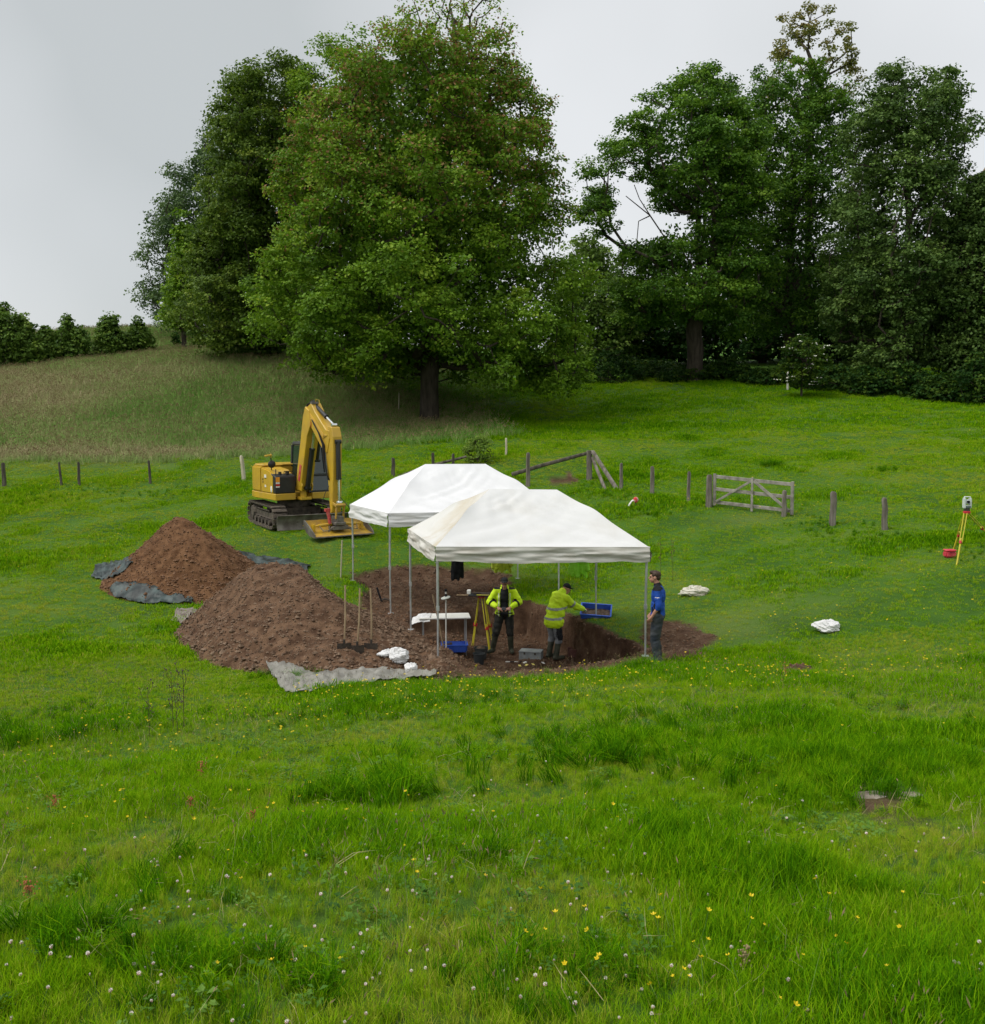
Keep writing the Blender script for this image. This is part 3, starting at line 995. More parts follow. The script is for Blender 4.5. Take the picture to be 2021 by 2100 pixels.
def make_tree(name, label, base, H, pl, pr, trunk_r, n_clump, per, leaf, mats, seed, cat='tree', group=None, depth=1.0,
              clump_r=(.8, 1.4), fork=.25, inner=.22, tint=(.5, .2), extra=None, extra_frac=0.0, gap=.75, trunk_h=.6, open_=0.0,
              twig=.011, up=.45, lean=(0, 0), skip=None, sprays=(13, 20), flat=.7, core=0.14, bough=None, bark=None, flowers=None, nf=0, dead=()):
    """pl / pr: (height, radius) profiles of the crown towards -x and +x; the crown goes round between them"""
    r = np.random.default_rng(seed)
    base = Vector(base)
    root = thing(name, label, cat, base, 0, group)
    hmin = min(pl[0][0], pr[0][0]); hmax = H
    # clump centres inside the crown's envelope
    cs = []; rs = []
    hs = np.linspace(hmin, hmax, 60)
    wgt = np.maximum(prof_at(pl, hs) + prof_at(pr, hs), .05)
    cdf = np.cumsum(wgt); cdf /= cdf[-1]
    tries = 0
    bcs = []
    if bough:                                          # big boughs stand out of the crown, shade lies between them
        nb = 0
        while nb < 4000:
            nb += 1
            h = np.interp(r.uniform(), cdf, hs); th = r.uniform(0, 2 * math.pi)
            w = .5 + .5 * math.cos(th)
            R = prof_at(pl, h) * (1 - w) + prof_at(pr, h) * w
            br = r.uniform(*bough) * (.5 + .5 * min(1, R / 5))
            fr = r.uniform(.35, .6) if r.uniform() < .2 else r.uniform(.8, 1.0)
            Rm = max(R - br * .80, .05) * fr
            p = np.array([math.cos(th) * Rm, math.sin(th) * Rm * depth, min(max(h, hmin + br * .35), hmax - br * .55)])
            if any(np.linalg.norm((p - q[0]) * np.array([1, 1, 1.25])) < .62 * (br + q[1]) for q in bcs):
                continue
            bcs.append((p, br))
    while len(cs) < n_clump and tries < n_clump * 60:
        tries += 1
        h = np.interp(r.uniform(), cdf, hs)
        th = r.uniform(0, 2 * math.pi)
        cx, sy = math.cos(th), math.sin(th)
        w = .5 + .5 * cx
        R = prof_at(pl, h) * (1 - w) + prof_at(pr, h) * w
        cr = r.uniform(*clump_r) * (.65 + .35 * min(1, R / 3))
        Rm = max(R - cr * .75, .05)
        fr = r.uniform(.25, .7) if r.uniform() < inner else r.uniform(.72, 1.0) ** .7
        p = np.array([cx * Rm * fr, sy * Rm * fr * depth, h])
        if bcs and r.uniform() < .9:
            bc, br = bcs[r.integers(len(bcs))]
            out = np.array([bc[0], bc[1], 0]); out = out / (np.linalg.norm(out) + 1e-6)
            d = unit(r.normal(0, 1, 3) + out * .55 + np.array([0, 0, .45]))
            cr = r.uniform(*clump_r) * .85
            p = bc + d * max(br - cr * .6, .2) * r.uniform(.75, 1.0) * np.array([1, 1, .8])
        p[:2] += np.array(lean) * (h / H)
        if bcs:
            wv = .5 + .5 * p[0] / (math.hypot(p[0], p[1]) + 1e-6)
            if p[2] > hmax - cr * .5 or p[2] < hmin or math.hypot(p[0], p[1] / depth) > 1.03 * (prof_at(pl, p[2]) * (1 - wv) + prof_at(pr, p[2]) * wv) - cr * .65:
                continue
        if skip is not None and skip(p):
            continue
        g = gap * cr * (1 if tries < n_clump * 25 else .6)
        if any((p[0] - q[0]) ** 2 + (p[1] - q[1]) ** 2 + ((p[2] - q[2]) * 1.3) ** 2 < g * g for q in cs):
            continue
        cs.append(p); rs.append(cr)
    cs = np.array(cs); rs = np.array(rs)
    # ---- limbs: every clump hangs on the nearest limb below it
    nodes = []; par = []
    nt_ = 9
    wob = r.normal(0, .02 * H * .3, (nt_, 2)); wob[0] = 0; wob[1] *= .3
    for i in range(nt_):
        f = i / (nt_ - 1)
        nodes.append(np.array([wob[i, 0] * f + lean[0] * f * trunk_h, wob[i, 1] * f + lean[1] * f * trunk_h, H * trunk_h * f])); par.append(i - 1)
    order = np.argsort(np.hypot(cs[:, 0], cs[:, 1]) + .35 * cs[:, 2])
    tips = []
    for k in order:
        c = cs[k]
        N = np.array(nodes)
        d = np.linalg.norm(N - c, axis=1)
        dz = c[2] - N[:, 2]
        cost = d + 1.6 * np.maximum(0, .35 * np.hypot(c[0] - N[:, 0], c[1] - N[:, 1]) * up * 2 - dz) + np.where(N[:, 2] < fork * H, 3 + (fork * H - N[:, 2]) * 2.5, 0)
        j = int(np.argmin(cost))
        a = N[j]
        m = max(2, int(np.linalg.norm(c - a) / .9))
        last = j
        sag = r.normal(0, .10, 3) * np.linalg.norm(c - a)
        for i in range(1, m + 1):
            f = i / m
            q = a + (c - a) * f + sag * math.sin(math.pi * f) + np.array([0, 0, -.10 * np.linalg.norm(c - a) * math.sin(math.pi * f)])
            nodes.append(q); par.append(last); last = len(nodes) - 1
        tips.append(last)
    for path in dead:                                  # bare dead limbs
        last = int(np.argmin(np.linalg.norm(np.array(nodes) - np.array(path[0]), axis=1)))
        for q in path[1:]:
            nodes.append(np.array(q, float)); par.append(last); last = len(nodes) - 1
        tips.append(last)
    cnt = np.zeros(len(nodes))
    for t in tips:
        while t >= 0:
            cnt[t] += 1; t = par[t]
    rad = np.maximum(.018, trunk_r * .92 * (cnt / max(cnt[0], 1)) ** .48)
    bk = bark or m_bark
    # trunk with a flared foot
    b = MB()
    tp = [tuple(nodes[i]) for i in range(nt_) if cnt[i] > 0]
    tr = [rad[i] * (1.0 if i else 1.35) for i in range(len(tp))]
    tp[0] = (tp[0][0], tp[0][1], -.35)
    tp.insert(1, (nodes[0][0], nodes[0][1], .55)); tr.insert(1, tr[0] / 1.25)
    b.tube(tp, tr, 12, jit=.12)
    b.build('trunk', bk, root, smooth=True)
    b = MB()
    for i in range(nt_, len(nodes)):
        p, q = par[i], i
        ra, rb = min(rad[p], rad[q] * 1.5), rad[q]
        n = 7 if rb > .08 else 5 if rb > .035 else 4
        b.tube([nodes[p], nodes[q]], [ra, rb], n, cap=False)
    b.build('branches', bk, root, smooth=True)
    # ---- leaves in sprays on domed clumps
    C, Nn, Tn, S = [], [], [], []
    for c, cr in zip(cs, rs):
        ns = r.integers(*sprays)
        d = unit(r.normal(0, 1, (ns, 3)) + np.array([0, 0, .35]))
        rr = cr * (.45 + .55 * r.uniform(0, 1, (ns, 1)) ** .5)
        sc = c + d * rr * np.array([1, 1, flat])
        m = max(3, int(per / ns))
        ct = r.normal(0, .13)
        lp = np.repeat(sc, m, 0) + np.clip(r.normal(0, 1, (ns * m, 3)), -1.7, 1.7) * np.array([.24, .24, .12]) * cr
        nn = unit(np.repeat(d, m, 0) * .55 + np.array([0, 0, .7]) + r.normal(0, .5, (ns * m, 3)))
        C.append(lp); Nn.append(nn)
        Tn.append(tint[0] + ct + np.repeat(r.normal(0, tint[1] * .6, ns), m) + r.normal(0, tint[1] * .6, ns * m))
        S.append(leaf * r.uniform(.65, 1.25, ns * m))
    C = np.vstack(C); Nn = np.vstack(Nn); Tn = np.concatenate(Tn); S = np.concatenate(S)
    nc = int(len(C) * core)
    if nc:                                             # bigger inner leaves fill the heart of the crown, tinted darker as painted shade
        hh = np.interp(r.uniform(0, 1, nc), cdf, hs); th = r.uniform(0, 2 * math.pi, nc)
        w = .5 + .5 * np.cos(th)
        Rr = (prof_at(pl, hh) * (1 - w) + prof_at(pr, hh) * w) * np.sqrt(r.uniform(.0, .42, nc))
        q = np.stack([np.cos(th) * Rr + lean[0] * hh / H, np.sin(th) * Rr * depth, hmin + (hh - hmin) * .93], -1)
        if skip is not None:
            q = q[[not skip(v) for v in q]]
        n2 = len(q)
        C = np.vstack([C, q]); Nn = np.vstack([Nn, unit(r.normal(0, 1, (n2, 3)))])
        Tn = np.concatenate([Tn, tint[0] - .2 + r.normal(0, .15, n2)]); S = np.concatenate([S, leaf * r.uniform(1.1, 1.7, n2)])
    if extra is not None:
        # pale outer wisps: (centre, radius, count)
        for (p, rad_, n) in extra:
            q = np.array(p) + r.normal(0, 1, (n, 3)) * np.array(rad_)
            C = np.vstack([C, q]); Nn = np.vstack([Nn, unit(r.normal(0, 1, (n, 3)) + np.array([0, 0, .4]))])
            Tn = np.concatenate([Tn, .85 + r.normal(0, .1, n)]); S = np.concatenate([S, leaf * r.uniform(.5, .9, n)])
    V, F = leaf_faces(C, Nn, S, .8, r)
    mi = np.zeros(len(F), int)
    if extra_frac:
        mi[r.uniform(0, 1, len(F)) < extra_frac * sstep(.35, .8, C[:, 2] / H) * (np.hypot(C[:, 0], C[:, 1]) > .45 * prof_at(pl, C[:, 2]))] = 1
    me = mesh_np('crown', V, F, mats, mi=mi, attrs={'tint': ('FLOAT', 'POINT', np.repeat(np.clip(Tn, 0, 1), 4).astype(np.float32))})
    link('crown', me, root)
    if flowers is not None and nf:
        top = np.where(Nn[:, 2] > .5)[0]
        kk = r.choice(top, min(nf, len(top)), replace=False)
        off = C[kk] + unit(C[kk] - C.mean(0)) * .05
        cl = np.repeat(off, 7, 0) + r.normal(0, 1, (len(kk) * 7, 3)) * np.array([.08, .08, .014])
        V, F = leaf_faces(cl, unit(np.array([0, -.25, 1.0]) + r.normal(0, .2, (len(cl), 3))), np.full(len(cl), .10), .9, r)
        link('blossom', mesh_np('blossom', V, F, [flowers]), root)
    return root


def T(px_list, cx, base_y, D):
    """crown profile read from the photo: (reading y, reading x) -> (height, radius)"""
    s = (F_PX / K) / D
    out = sorted([((base_y - y) / s, max(abs(x - cx) / s, .05)) for (y, x) in px_list])
    return out


m_bark = mat('bark', (.035, .028, .02), (.075, .06, .045), scale=6, rough=.95, bump=.9, bscale=14, stretch=(1, 1, .25))
m_bark_pale = mat('pale_bark', (.10, .09, .075), (.2, .19, .16), scale=5, rough=.95, bump=.6, bscale=14, stretch=(1, 1, .3))
LS = lambda d, m, l, y: [(0, d), (.4, m), (.75, l), (1, y)]
m_leaf_big = leaf_mat('sycamore_leaf', LS((.062, .135, .007), (.123, .240, .013), (.193, .325, .019), (.289, .396, .031)))
m_samara = leaf_mat('sycamore_seed', LS((.16, .13, .03), (.24, .15, .045), (.30, .15, .06), (.33, .2, .08)), trans=.3)
m_leaf_dark = leaf_mat('dark_sycamore_leaf', LS((.043, .088, .010), (.089, .156, .015), (.151, .235, .022), (.245, .312, .039)))
m_leaf_far = leaf_mat('far_tree_leaf', LS((.048, .094, .034), (.090, .151, .051), (.138, .216, .066), (.179, .259, .079)))
m_leaf_oak = leaf_mat('oak_leaf', LS((.032, .089, .008), (.073, .170, .012), (.138, .267, .017), (.211, .340, .029)), trans=.3)
m_leaf_ash = leaf_mat('ash_leaf', LS((.040, .081, .019), (.078, .146, .028), (.125, .211, .038), (.172, .259, .050)), trans=.3)
m_leaf_gold = leaf_mat('golden_leaf', LS((.108, .144, .022), (.192, .204, .039), (.264, .228, .066), (.312, .240, .077)), trans=.4)
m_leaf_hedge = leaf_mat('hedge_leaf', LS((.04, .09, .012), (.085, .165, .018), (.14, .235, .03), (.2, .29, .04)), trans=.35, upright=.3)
m_leaf_shade = leaf_mat('shade_toned_leaf', LS((.013, .041, .008), (.027, .073, .013), (.050, .096, .010), (.091, .146, .015)), trans=.3, spec=.08)  # leaf colour darkened to put the wood's shade into it
m_blossom = mat('elder_blossom', (.8, .8, .68), rough=.8)


def at(dx, dy, D):
    p = P(dx, dy, D)
    return Vector((p.x, p.y, zat(p.x, p.y) - .05))


def trees():
    # the big sycamore in the middle
    D = 55
    b = at(822, 808, D)
    by = pix(b)[1]
    make_tree('sycamore_tree', 'big round sycamore with a thick dark trunk, tinged with russet seeds', b, (by - 104) * D / (F_PX / K),
              T([(735, 690), (715, 580), (690, 535), (650, 485), (600, 475), (560, 470), (520, 495), (450, 505), (380, 522), (320, 548), (260, 572), (200, 600), (160, 640), (125, 690), (95, 740), (62, 800)], 822, by, D),
              T([(748, 1090), (720, 1152), (660, 1168), (600, 1158), (520, 1138), (450, 1110), (400, 1098), (320, 1080), (250, 1062), (200, 1040), (160, 1015), (125, 985), (95, 955), (62, 880)], 822, by, D),
              .5, 700, 330, .165, [m_leaf_big, m_samara], 41, depth=.95, clump_r=(.75, 1.35), fork=.13, extra_frac=.24, tint=(.5, .22), trunk_h=.72, inner=.2, gap=.62, bough=(1.7, 2.9), skip=lambda p: (p[2] < 3.0 and math.hypot(p[0], p[1]) < 4.2) or (p[2] < 3.7 and p[1] < -1 and abs(p[0] - .2) < 2.0))
    D = 58
    b = at(826, 800, D); by = pix(b)[1]
    make_tree('sycamore_tree', 'thin lacy treetop rising out of the back of the big sycamore', b, (by - 26) * D / (F_PX / K),
              T([(220, 760), (150, 690), (110, 680), (80, 700), (55, 740), (30, 800), (8, 850)], 868, by, D),
              T([(220, 990), (150, 1000), (110, 1010), (80, 985), (50, 960), (25, 920), (8, 895)], 868, by, D),
              .3, 110, 62, .15, [m_leaf_big, m_samara], 40, clump_r=(.4, .8), fork=.7, tint=(.62, .2), trunk_h=.9, gap=.85, inner=.5, core=0, lean=(1.6, 0), extra_frac=.25)
    # a second trunk behind it, its crown thin at the top
    D = 63
    b = at(693, 745, D); by = pix(b)[1]
    make_tree('sycamore_tree', 'sycamore with its own grey trunk half hidden behind the big one', b, (by - 95) * D / (F_PX / K),
              T([(690, 600), (600, 560), (450, 540), (300, 540), (220, 555), (160, 575), (125, 600), (95, 635)], 693, by, D),
              T([(690, 760), (400, 800), (200, 780), (130, 740), (95, 715)], 693, by, D),
              .42, 240, 190, .17, [m_leaf_big], 42, clump_r=(.75, 1.2), fork=.2, tint=(.55, .2), bark=m_bark_pale, trunk_h=.85, gap=.62, bough=(1.4, 2.4), core=.05)
    # the dark one to the left
    D = 66
    b = at(505, 690, D); by = pix(b)[1]
    make_tree('sycamore_tree', 'tall dark green tree left of the big sycamore, its boughs reaching down to the bank', b, (by - 150) * D / (F_PX / K),
              T([(675, 390), (640, 345), (600, 330), (540, 340), (480, 362), (430, 368), (380, 385), (320, 400), (270, 412), (220, 430), (190, 446), (165, 475), (145, 505)], 505, by, D),
              T([(675, 560), (600, 600), (450, 650), (330, 670), (230, 665), (180, 645), (150, 610), (138, 560)], 505, by, D),
              .45, 460, 260, .175, [m_leaf_dark], 43, clump_r=(.75, 1.25), fork=.08, tint=(.48, .24), trunk_h=.75, up=.3, gap=.62, bough=(1.6, 2.8))
    # the far grey-green one
    D = 92
    b = at(405, 632, D); by = pix(b)[1]
    make_tree('oak_tree', 'far grey green tree at the left end of the wood against the sky', b, (by - 255) * D / (F_PX / K),
              T([(622, 262), (590, 264), (540, 268), (480, 275), (420, 292), (370, 312), (320, 345), (280, 375), (255, 395)], 405, by, D),
              T([(622, 500), (540, 520), (400, 520), (300, 480), (255, 415)], 405, by, D),
              .45, 260, 170, .22, [m_leaf_far], 44, clump_r=(.9, 1.4), fork=.1, tint=(.45, .2), trunk_h=.75, gap=.62, bough=(1.8, 2.8))
    # yellow green foliage behind, between the dark tree and the far one
    D = 78
    b = at(352, 640, D); by = pix(b)[1]
    make_tree('field_maple_tree', 'low yellow green tree at the foot of the dark tree on the left', b, (by - 420) * D / (F_PX / K),
              T([(625, 320), (590, 322), (540, 335), (480, 350), (420, 362)], 368, by, D), T([(625, 420), (540, 430), (420, 380)], 368, by, D),
              .2, 90, 90, .25, [m_leaf_big], 45, clump_r=(.7, 1.1), fork=.1, tint=(.55, .2))
    # between the sycamore and the oak
    D = 80
    b = at(1130, 700, D); by = pix(b)[1]
    make_tree('hawthorn_tree', 'light green hawthorn filling the gap between the big sycamore and the oak', b, (by - 455) * D / (F_PX / K),
              T([(690, 1040), (560, 1040), (480, 1080), (455, 1110)], 1140, by, D), T([(690, 1250), (600, 1260), (540, 1230), (500, 1190), (455, 1150)], 1140, by, D),
              .25, 150, 100, .26, [m_leaf_hedge], 46, clump_r=(.9, 1.4), fork=.1, tint=(.6, .2))
    # the oak, open crown
    D = 66
    b = at(1330, 690, D); by = pix(b)[1]
    s = D / (F_PX / K)
    zz = lambda dx, dy: ((dx - 1330) * s, -1.5, (by - dy) * s)

    def oak_gap(p):
        X, Y_ = p[0] / s + 1330, by - p[2] / s
        return (1165 < X < 1255 and 330 < Y_ < 470) or (1255 < X < 1330 and 395 < Y_ < 450) or (Y_ > 620 and X < 1400)
    make_tree('oak_tree', 'spreading oak with a stout dark trunk and sky showing through its boughs', b, (by - 152) * s,
              T([(640, 1240), (600, 1150), (540, 1140), (500, 1160), (470, 1150), (430, 1108), (380, 1100), (320, 1095), (290, 1140), (240, 1180), (200, 1225), (165, 1280), (152, 1310)], 1330, by, D),
              T([(620, 1480), (560, 1500), (480, 1470), (400, 1480), (300, 1470), (220, 1440), (180, 1400), (152, 1360)], 1330, by, D),
              .55, 470, 250, .17, [m_leaf_oak], 47, clump_r=(.7, 1.1), fork=.22, tint=(.5, .24), inner=.3, gap=.55, skip=oak_gap, trunk_h=.42, flat=.55, bough=(1.3, 2.3), core=.10,
              dead=[[zz(1310, 560), zz(1270, 480), zz(1235, 430), zz(1190, 395)], [zz(1235, 430), zz(1215, 400), zz(1205, 375)], [zz(1235, 430), zz(1214, 440), zz(1211, 480)]])
    # tall thin-topped one behind
    D = 72
    b = at(1510, 700, D); by = pix(b)[1]
    make_tree('sycamore_tree', 'tall tree rising behind the oak with a thin golden top', b, (by - 150) * D / (F_PX / K),
              T([(640, 1400), (500, 1380), (380, 1385), (280, 1395), (200, 1415), (165, 1440), (150, 1480)], 1520, by, D),
              T([(640, 1640), (500, 1680), (380, 1670), (280, 1650), (200, 1630), (165, 1600), (150, 1560)], 1520, by, D),
              .4, 340, 220, .175, [m_leaf_oak], 48, clump_r=(.7, 1.1), fork=.2, tint=(.40, .2), trunk_h=.7, gap=.58, bough=(1.3, 2.1), core=.10)
    D = 74
    b = at(1540, 690, D); by = pix(b)[1]
    make_tree('sycamore_tree', 'golden leaved treetop standing out highest above the right hand trees', b, (by - 42) * D / (F_PX / K),
              T([(240, 1470), (190, 1432), (160, 1440), (130, 1462), (90, 1475), (60, 1470), (42, 1530)], 1540, by, D),
              T([(240, 1610), (190, 1635), (160, 1632), (120, 1645), (100, 1635), (60, 1580), (42, 1570)], 1540, by, D),
              .24, 75, 125, .17, [m_leaf_gold], 49, clump_r=(.35, .65), fork=.5, tint=(.45, .25), trunk_h=.74, gap=1.0, inner=.4, core=0)
    # right hand tree with upswept boughs
    D = 62
    b = at(1725, 745, D); by = pix(b)[1]
    make_tree('ash_tree', 'dull green upswept tree on the right with a feathery edge against the sky', b, (by - 150) * D / (F_PX / K),
              T([(700, 1590), (600, 1560), (500, 1560), (420, 1575), (350, 1590), (280, 1600), (220, 1610), (180, 1635), (150, 1680)], 1725, by, D),
              T([(700, 1850), (600, 1870), (500, 1880), (420, 1860), (350, 1850), (300, 1848), (265, 1852), (220, 1832), (180, 1810), (150, 1770)], 1725, by, D),
              .42, 420, 250, .175, [m_leaf_ash], 50, clump_r=(.7, 1.15), fork=.12, tint=(.5, .22), up=.9, gap=.62, trunk_h=.7, bough=(1.2, 2.2), core=.05)
    D = 60
    b = at(1890, 755, D); by = pix(b)[1]
    make_tree('ash_tree', 'dark tree cut off by the right edge of the picture', b, (by - 335) * D / (F_PX / K),
              T([(720, 1790), (600, 1780), (480, 1790), (400, 1810), (350, 1850), (335, 1875)], 1890, by, D),
              T([(720, 1980), (600, 2000), (480, 2000), (400, 1980), (335, 1910)], 1890, by, D),
              .35, 240, 210, .18, [m_leaf_ash], 51, clump_r=(.8, 1.2), fork=.08, tint=(.45, .22))
    # back of the wood: closes the gaps low down
    for i, (dx, dy, D, top, wl, wr) in enumerate([(1250, 690, 84, 560, 140, 160), (1460, 690, 82, 480, 150, 150), (1640, 700, 80, 470, 140, 140), (1800, 700, 78, 430, 130, 150), (1960, 700, 76, 430, 130, 120)]):
        b = at(dx, dy, D); by = pix(b)[1]
        lab = ['low dark tree behind the oak trunk', 'shaded tree in the depth of the wood right of the oak', 'shaded tree in the depth of the wood behind the elder',
               'shaded tree deep behind the upswept right hand tree', 'shaded tree at the far right end of the wood'][i]
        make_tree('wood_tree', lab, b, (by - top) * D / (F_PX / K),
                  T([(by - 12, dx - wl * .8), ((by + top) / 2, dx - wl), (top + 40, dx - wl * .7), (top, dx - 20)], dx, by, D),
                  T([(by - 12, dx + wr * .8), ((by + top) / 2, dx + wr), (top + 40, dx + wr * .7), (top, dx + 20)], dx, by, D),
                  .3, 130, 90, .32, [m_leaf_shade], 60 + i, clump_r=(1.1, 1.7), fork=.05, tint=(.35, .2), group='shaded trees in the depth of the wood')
    # undergrowth along the edge of the wood
    ug = [(1165, 715, 69, 668, 80), (1245, 712, 71, 690, 70), (1320, 716, 67, 704, 70), (1395, 722, 66, 690, 60), (1462, 728, 63, 712, 62), (1600, 742, 60, 708, 70),
          (1660, 748, 58, 706, 52), (1730, 752, 58, 702, 66), (1795, 757, 55.5, 722, 50), (1866, 762, 54, 684, 62)]
    names = ['bushy undergrowth at the left end of the wood edge', 'second bush along the wood edge from the big sycamore', 'low bush in front of the oak trunk',
             'leafy bush just right of the oak trunk', 'bush left of the flowering elder', 'bush just right of the flowering elder', 'second bush right of the flowering elder',
             'low bush under the upswept right hand tree', 'bush near the right end of the wood edge', 'bush at the right edge of the picture under the trees']
    for i, (dx, dy, D, top, w) in enumerate(ug):
        b = at(dx, dy, D); by = pix(b)[1]
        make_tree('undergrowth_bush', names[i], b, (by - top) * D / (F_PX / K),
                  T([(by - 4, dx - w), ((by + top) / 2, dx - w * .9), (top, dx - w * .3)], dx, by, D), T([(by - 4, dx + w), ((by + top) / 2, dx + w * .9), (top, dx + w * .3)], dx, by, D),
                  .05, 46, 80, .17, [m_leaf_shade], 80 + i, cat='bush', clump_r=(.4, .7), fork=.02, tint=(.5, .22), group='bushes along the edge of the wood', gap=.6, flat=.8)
    D = 57
    b = at(1535, 735, D); by = pix(b)[1]
    make_tree('elder_shrub', 'elder shrub with flat white blossom heads at the edge of the wood', b, (by - 640) * D / (F_PX / K),
              T([(by - 20, 1500), (690, 1485), (660, 1500), (640, 1520)], 1535, by, D), T([(by - 20, 1570), (690, 1590), (660, 1575), (640, 1550)], 1535, by, D),
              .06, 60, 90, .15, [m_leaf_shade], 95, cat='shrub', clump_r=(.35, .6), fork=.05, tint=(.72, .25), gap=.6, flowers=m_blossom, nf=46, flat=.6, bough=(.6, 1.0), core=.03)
    # hedge on the left skyline: one bush after another
    hd = [(10, 700, 72, 585, 60, 'leftmost hedge bush, cut by the left edge of the picture'), (50, 697, 72, 606, 44, 'tall pointed hedge bush second from the left edge'),
          (90, 694, 73, 628, 40, 'low hedge bush, third from the left edge'), (132, 690, 74, 607, 46, 'wide hedge bush next to the gap in the hedge'),
          (213, 684, 76, 600, 38, 'tall hedge bush standing right of the gap'), (266, 680, 77, 612, 32, 'last rounded hedge bush before the open field')]
    for i, (dx, dy, D, top, w, lab) in enumerate(hd):
        b = at(dx, dy, D); by = pix(b)[1]
        make_tree('hedge_bush', lab, b, (by - top) * D / (F_PX / K),
                  T([(by - 3, dx - w * .9), ((by * .6 + top * .4), dx - w), (top + 22, dx - w * .62), (top, dx - 5)], dx, by, D),
                  T([(by - 3, dx + w * .9), ((by * .6 + top * .4), dx + w), (top + 22, dx + w * .62), (top, dx + 5)], dx, by, D),
                  .06, 75, 100, .19, [m_leaf_hedge], 100 + i, cat='bush', clump_r=(.4, .7), fork=.02, tint=(.52, .24), group='hedge bushes on the left skyline', gap=.6, up=.9, flat=.85)
    # bramble by the fence in front of the big trunk
    D = 41
    b = at(915, 900, D); by = pix(b)[1]
    make_tree('thorn_bush', 'straggling thorn bush behind the rear tent by the fallen rail', b, (by - 832) * D / (F_PX / K),
              T([(by - 3, 885), (865, 880), (845, 892), (832, 900)], 915, by, D), T([(by - 3, 950), (870, 960), (850, 950), (832, 925)], 915, by, D),
              .04, 30, 30, .10, [m_leaf_hedge], 120, cat='bush', clump_r=(.22, .42), fork=.02, tint=(.75, .2), gap=.6, flat=.8, core=0)
    D = 84
    b = at(338, 660, D)
    make_tree('young_sapling', 'tiny sapling in the open field by the hedge', b, 1.4, [(.3, .4), (1.0, .5), (1.4, .2)], [(.3, .4), (1.0, .5), (1.4, .2)],
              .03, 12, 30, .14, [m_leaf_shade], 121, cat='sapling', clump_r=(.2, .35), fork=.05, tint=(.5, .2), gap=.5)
# ------------------------------------------------------------------ spoil heaps
def wx(dx, D):
    return ray(dx, 1150)[0] * D


H_FRONT = [(wx(dx, D), D) for dx, D in [(330, 21.6), (338, 20.7), (360, 19.7), (405, 18.8), (465, 18.3), (540, 17.95), (620, 17.75), (720, 17.9), (800, 18.15), (862, 18.5),
                                         (872, 19.2), (858, 20.2), (825, 21.3), (785, 22.4), (720, 23.5), (640, 23.7), (560, 23.8), (470, 23.5), (390, 22.9), (345, 22.4)]]
H_REAR = [(wx(dx, D), D) for dx, D in [(190, 25.9), (205, 25.2), (250, 24.7), (330, 24.45), (420, 24.5), (470, 24.9), (510, 25.8), (520, 26.8), (490, 28.0), (420, 28.8),
                                        (340, 28.9), (260, 28.4), (205, 27.2)]]
HEAP_KEEP_OUT += [H_FRONT, H_REAR]


def blur(a, n):
    for _ in range(n):
        p = np.pad(a, 1, mode='edge')
        a = (p[1:-1, 1:-1] * 2 + p[:-2, 1:-1] + p[2:, 1:-1] + p[1:-1, :-2] + p[1:-1, 2:]) / 6
    return a


def heap_front_h(x, y):
    d = poly_sd(H_FRONT, x, y)
    s = np.interp(x, [-5.0, -4.1, -3.3, -2.6, -1.6, -.8], [.86, .66, .53, .42, .30, .2])
    return np.maximum(d, 0) * s


def heap_rear_h(x, y):
    d = poly_sd(H_REAR, x, y)
    return np.maximum(d, 0) * .84


m_soil_a = mat('brown_soil', (.070, .038, .022), (.165, .098, .058), scale=5, rough=.95, bump=1.0, bscale=45, detail=8, spec=.15)
m_soil_b = mat('red_brown_soil', (.085, .040, .018), (.175, .092, .045), scale=5, rough=.95, bump=1.0, bscale=45, detail=8, spec=.15)
m_clod_a = mat('soil_clod', (.085, .05, .03), (.22, .15, .10), scale=9, rough=.95, detail=3)
m_clod_b = mat('red_soil_clod', (.095, .046, .022), (.21, .12, .07), scale=9, rough=.95, detail=3)


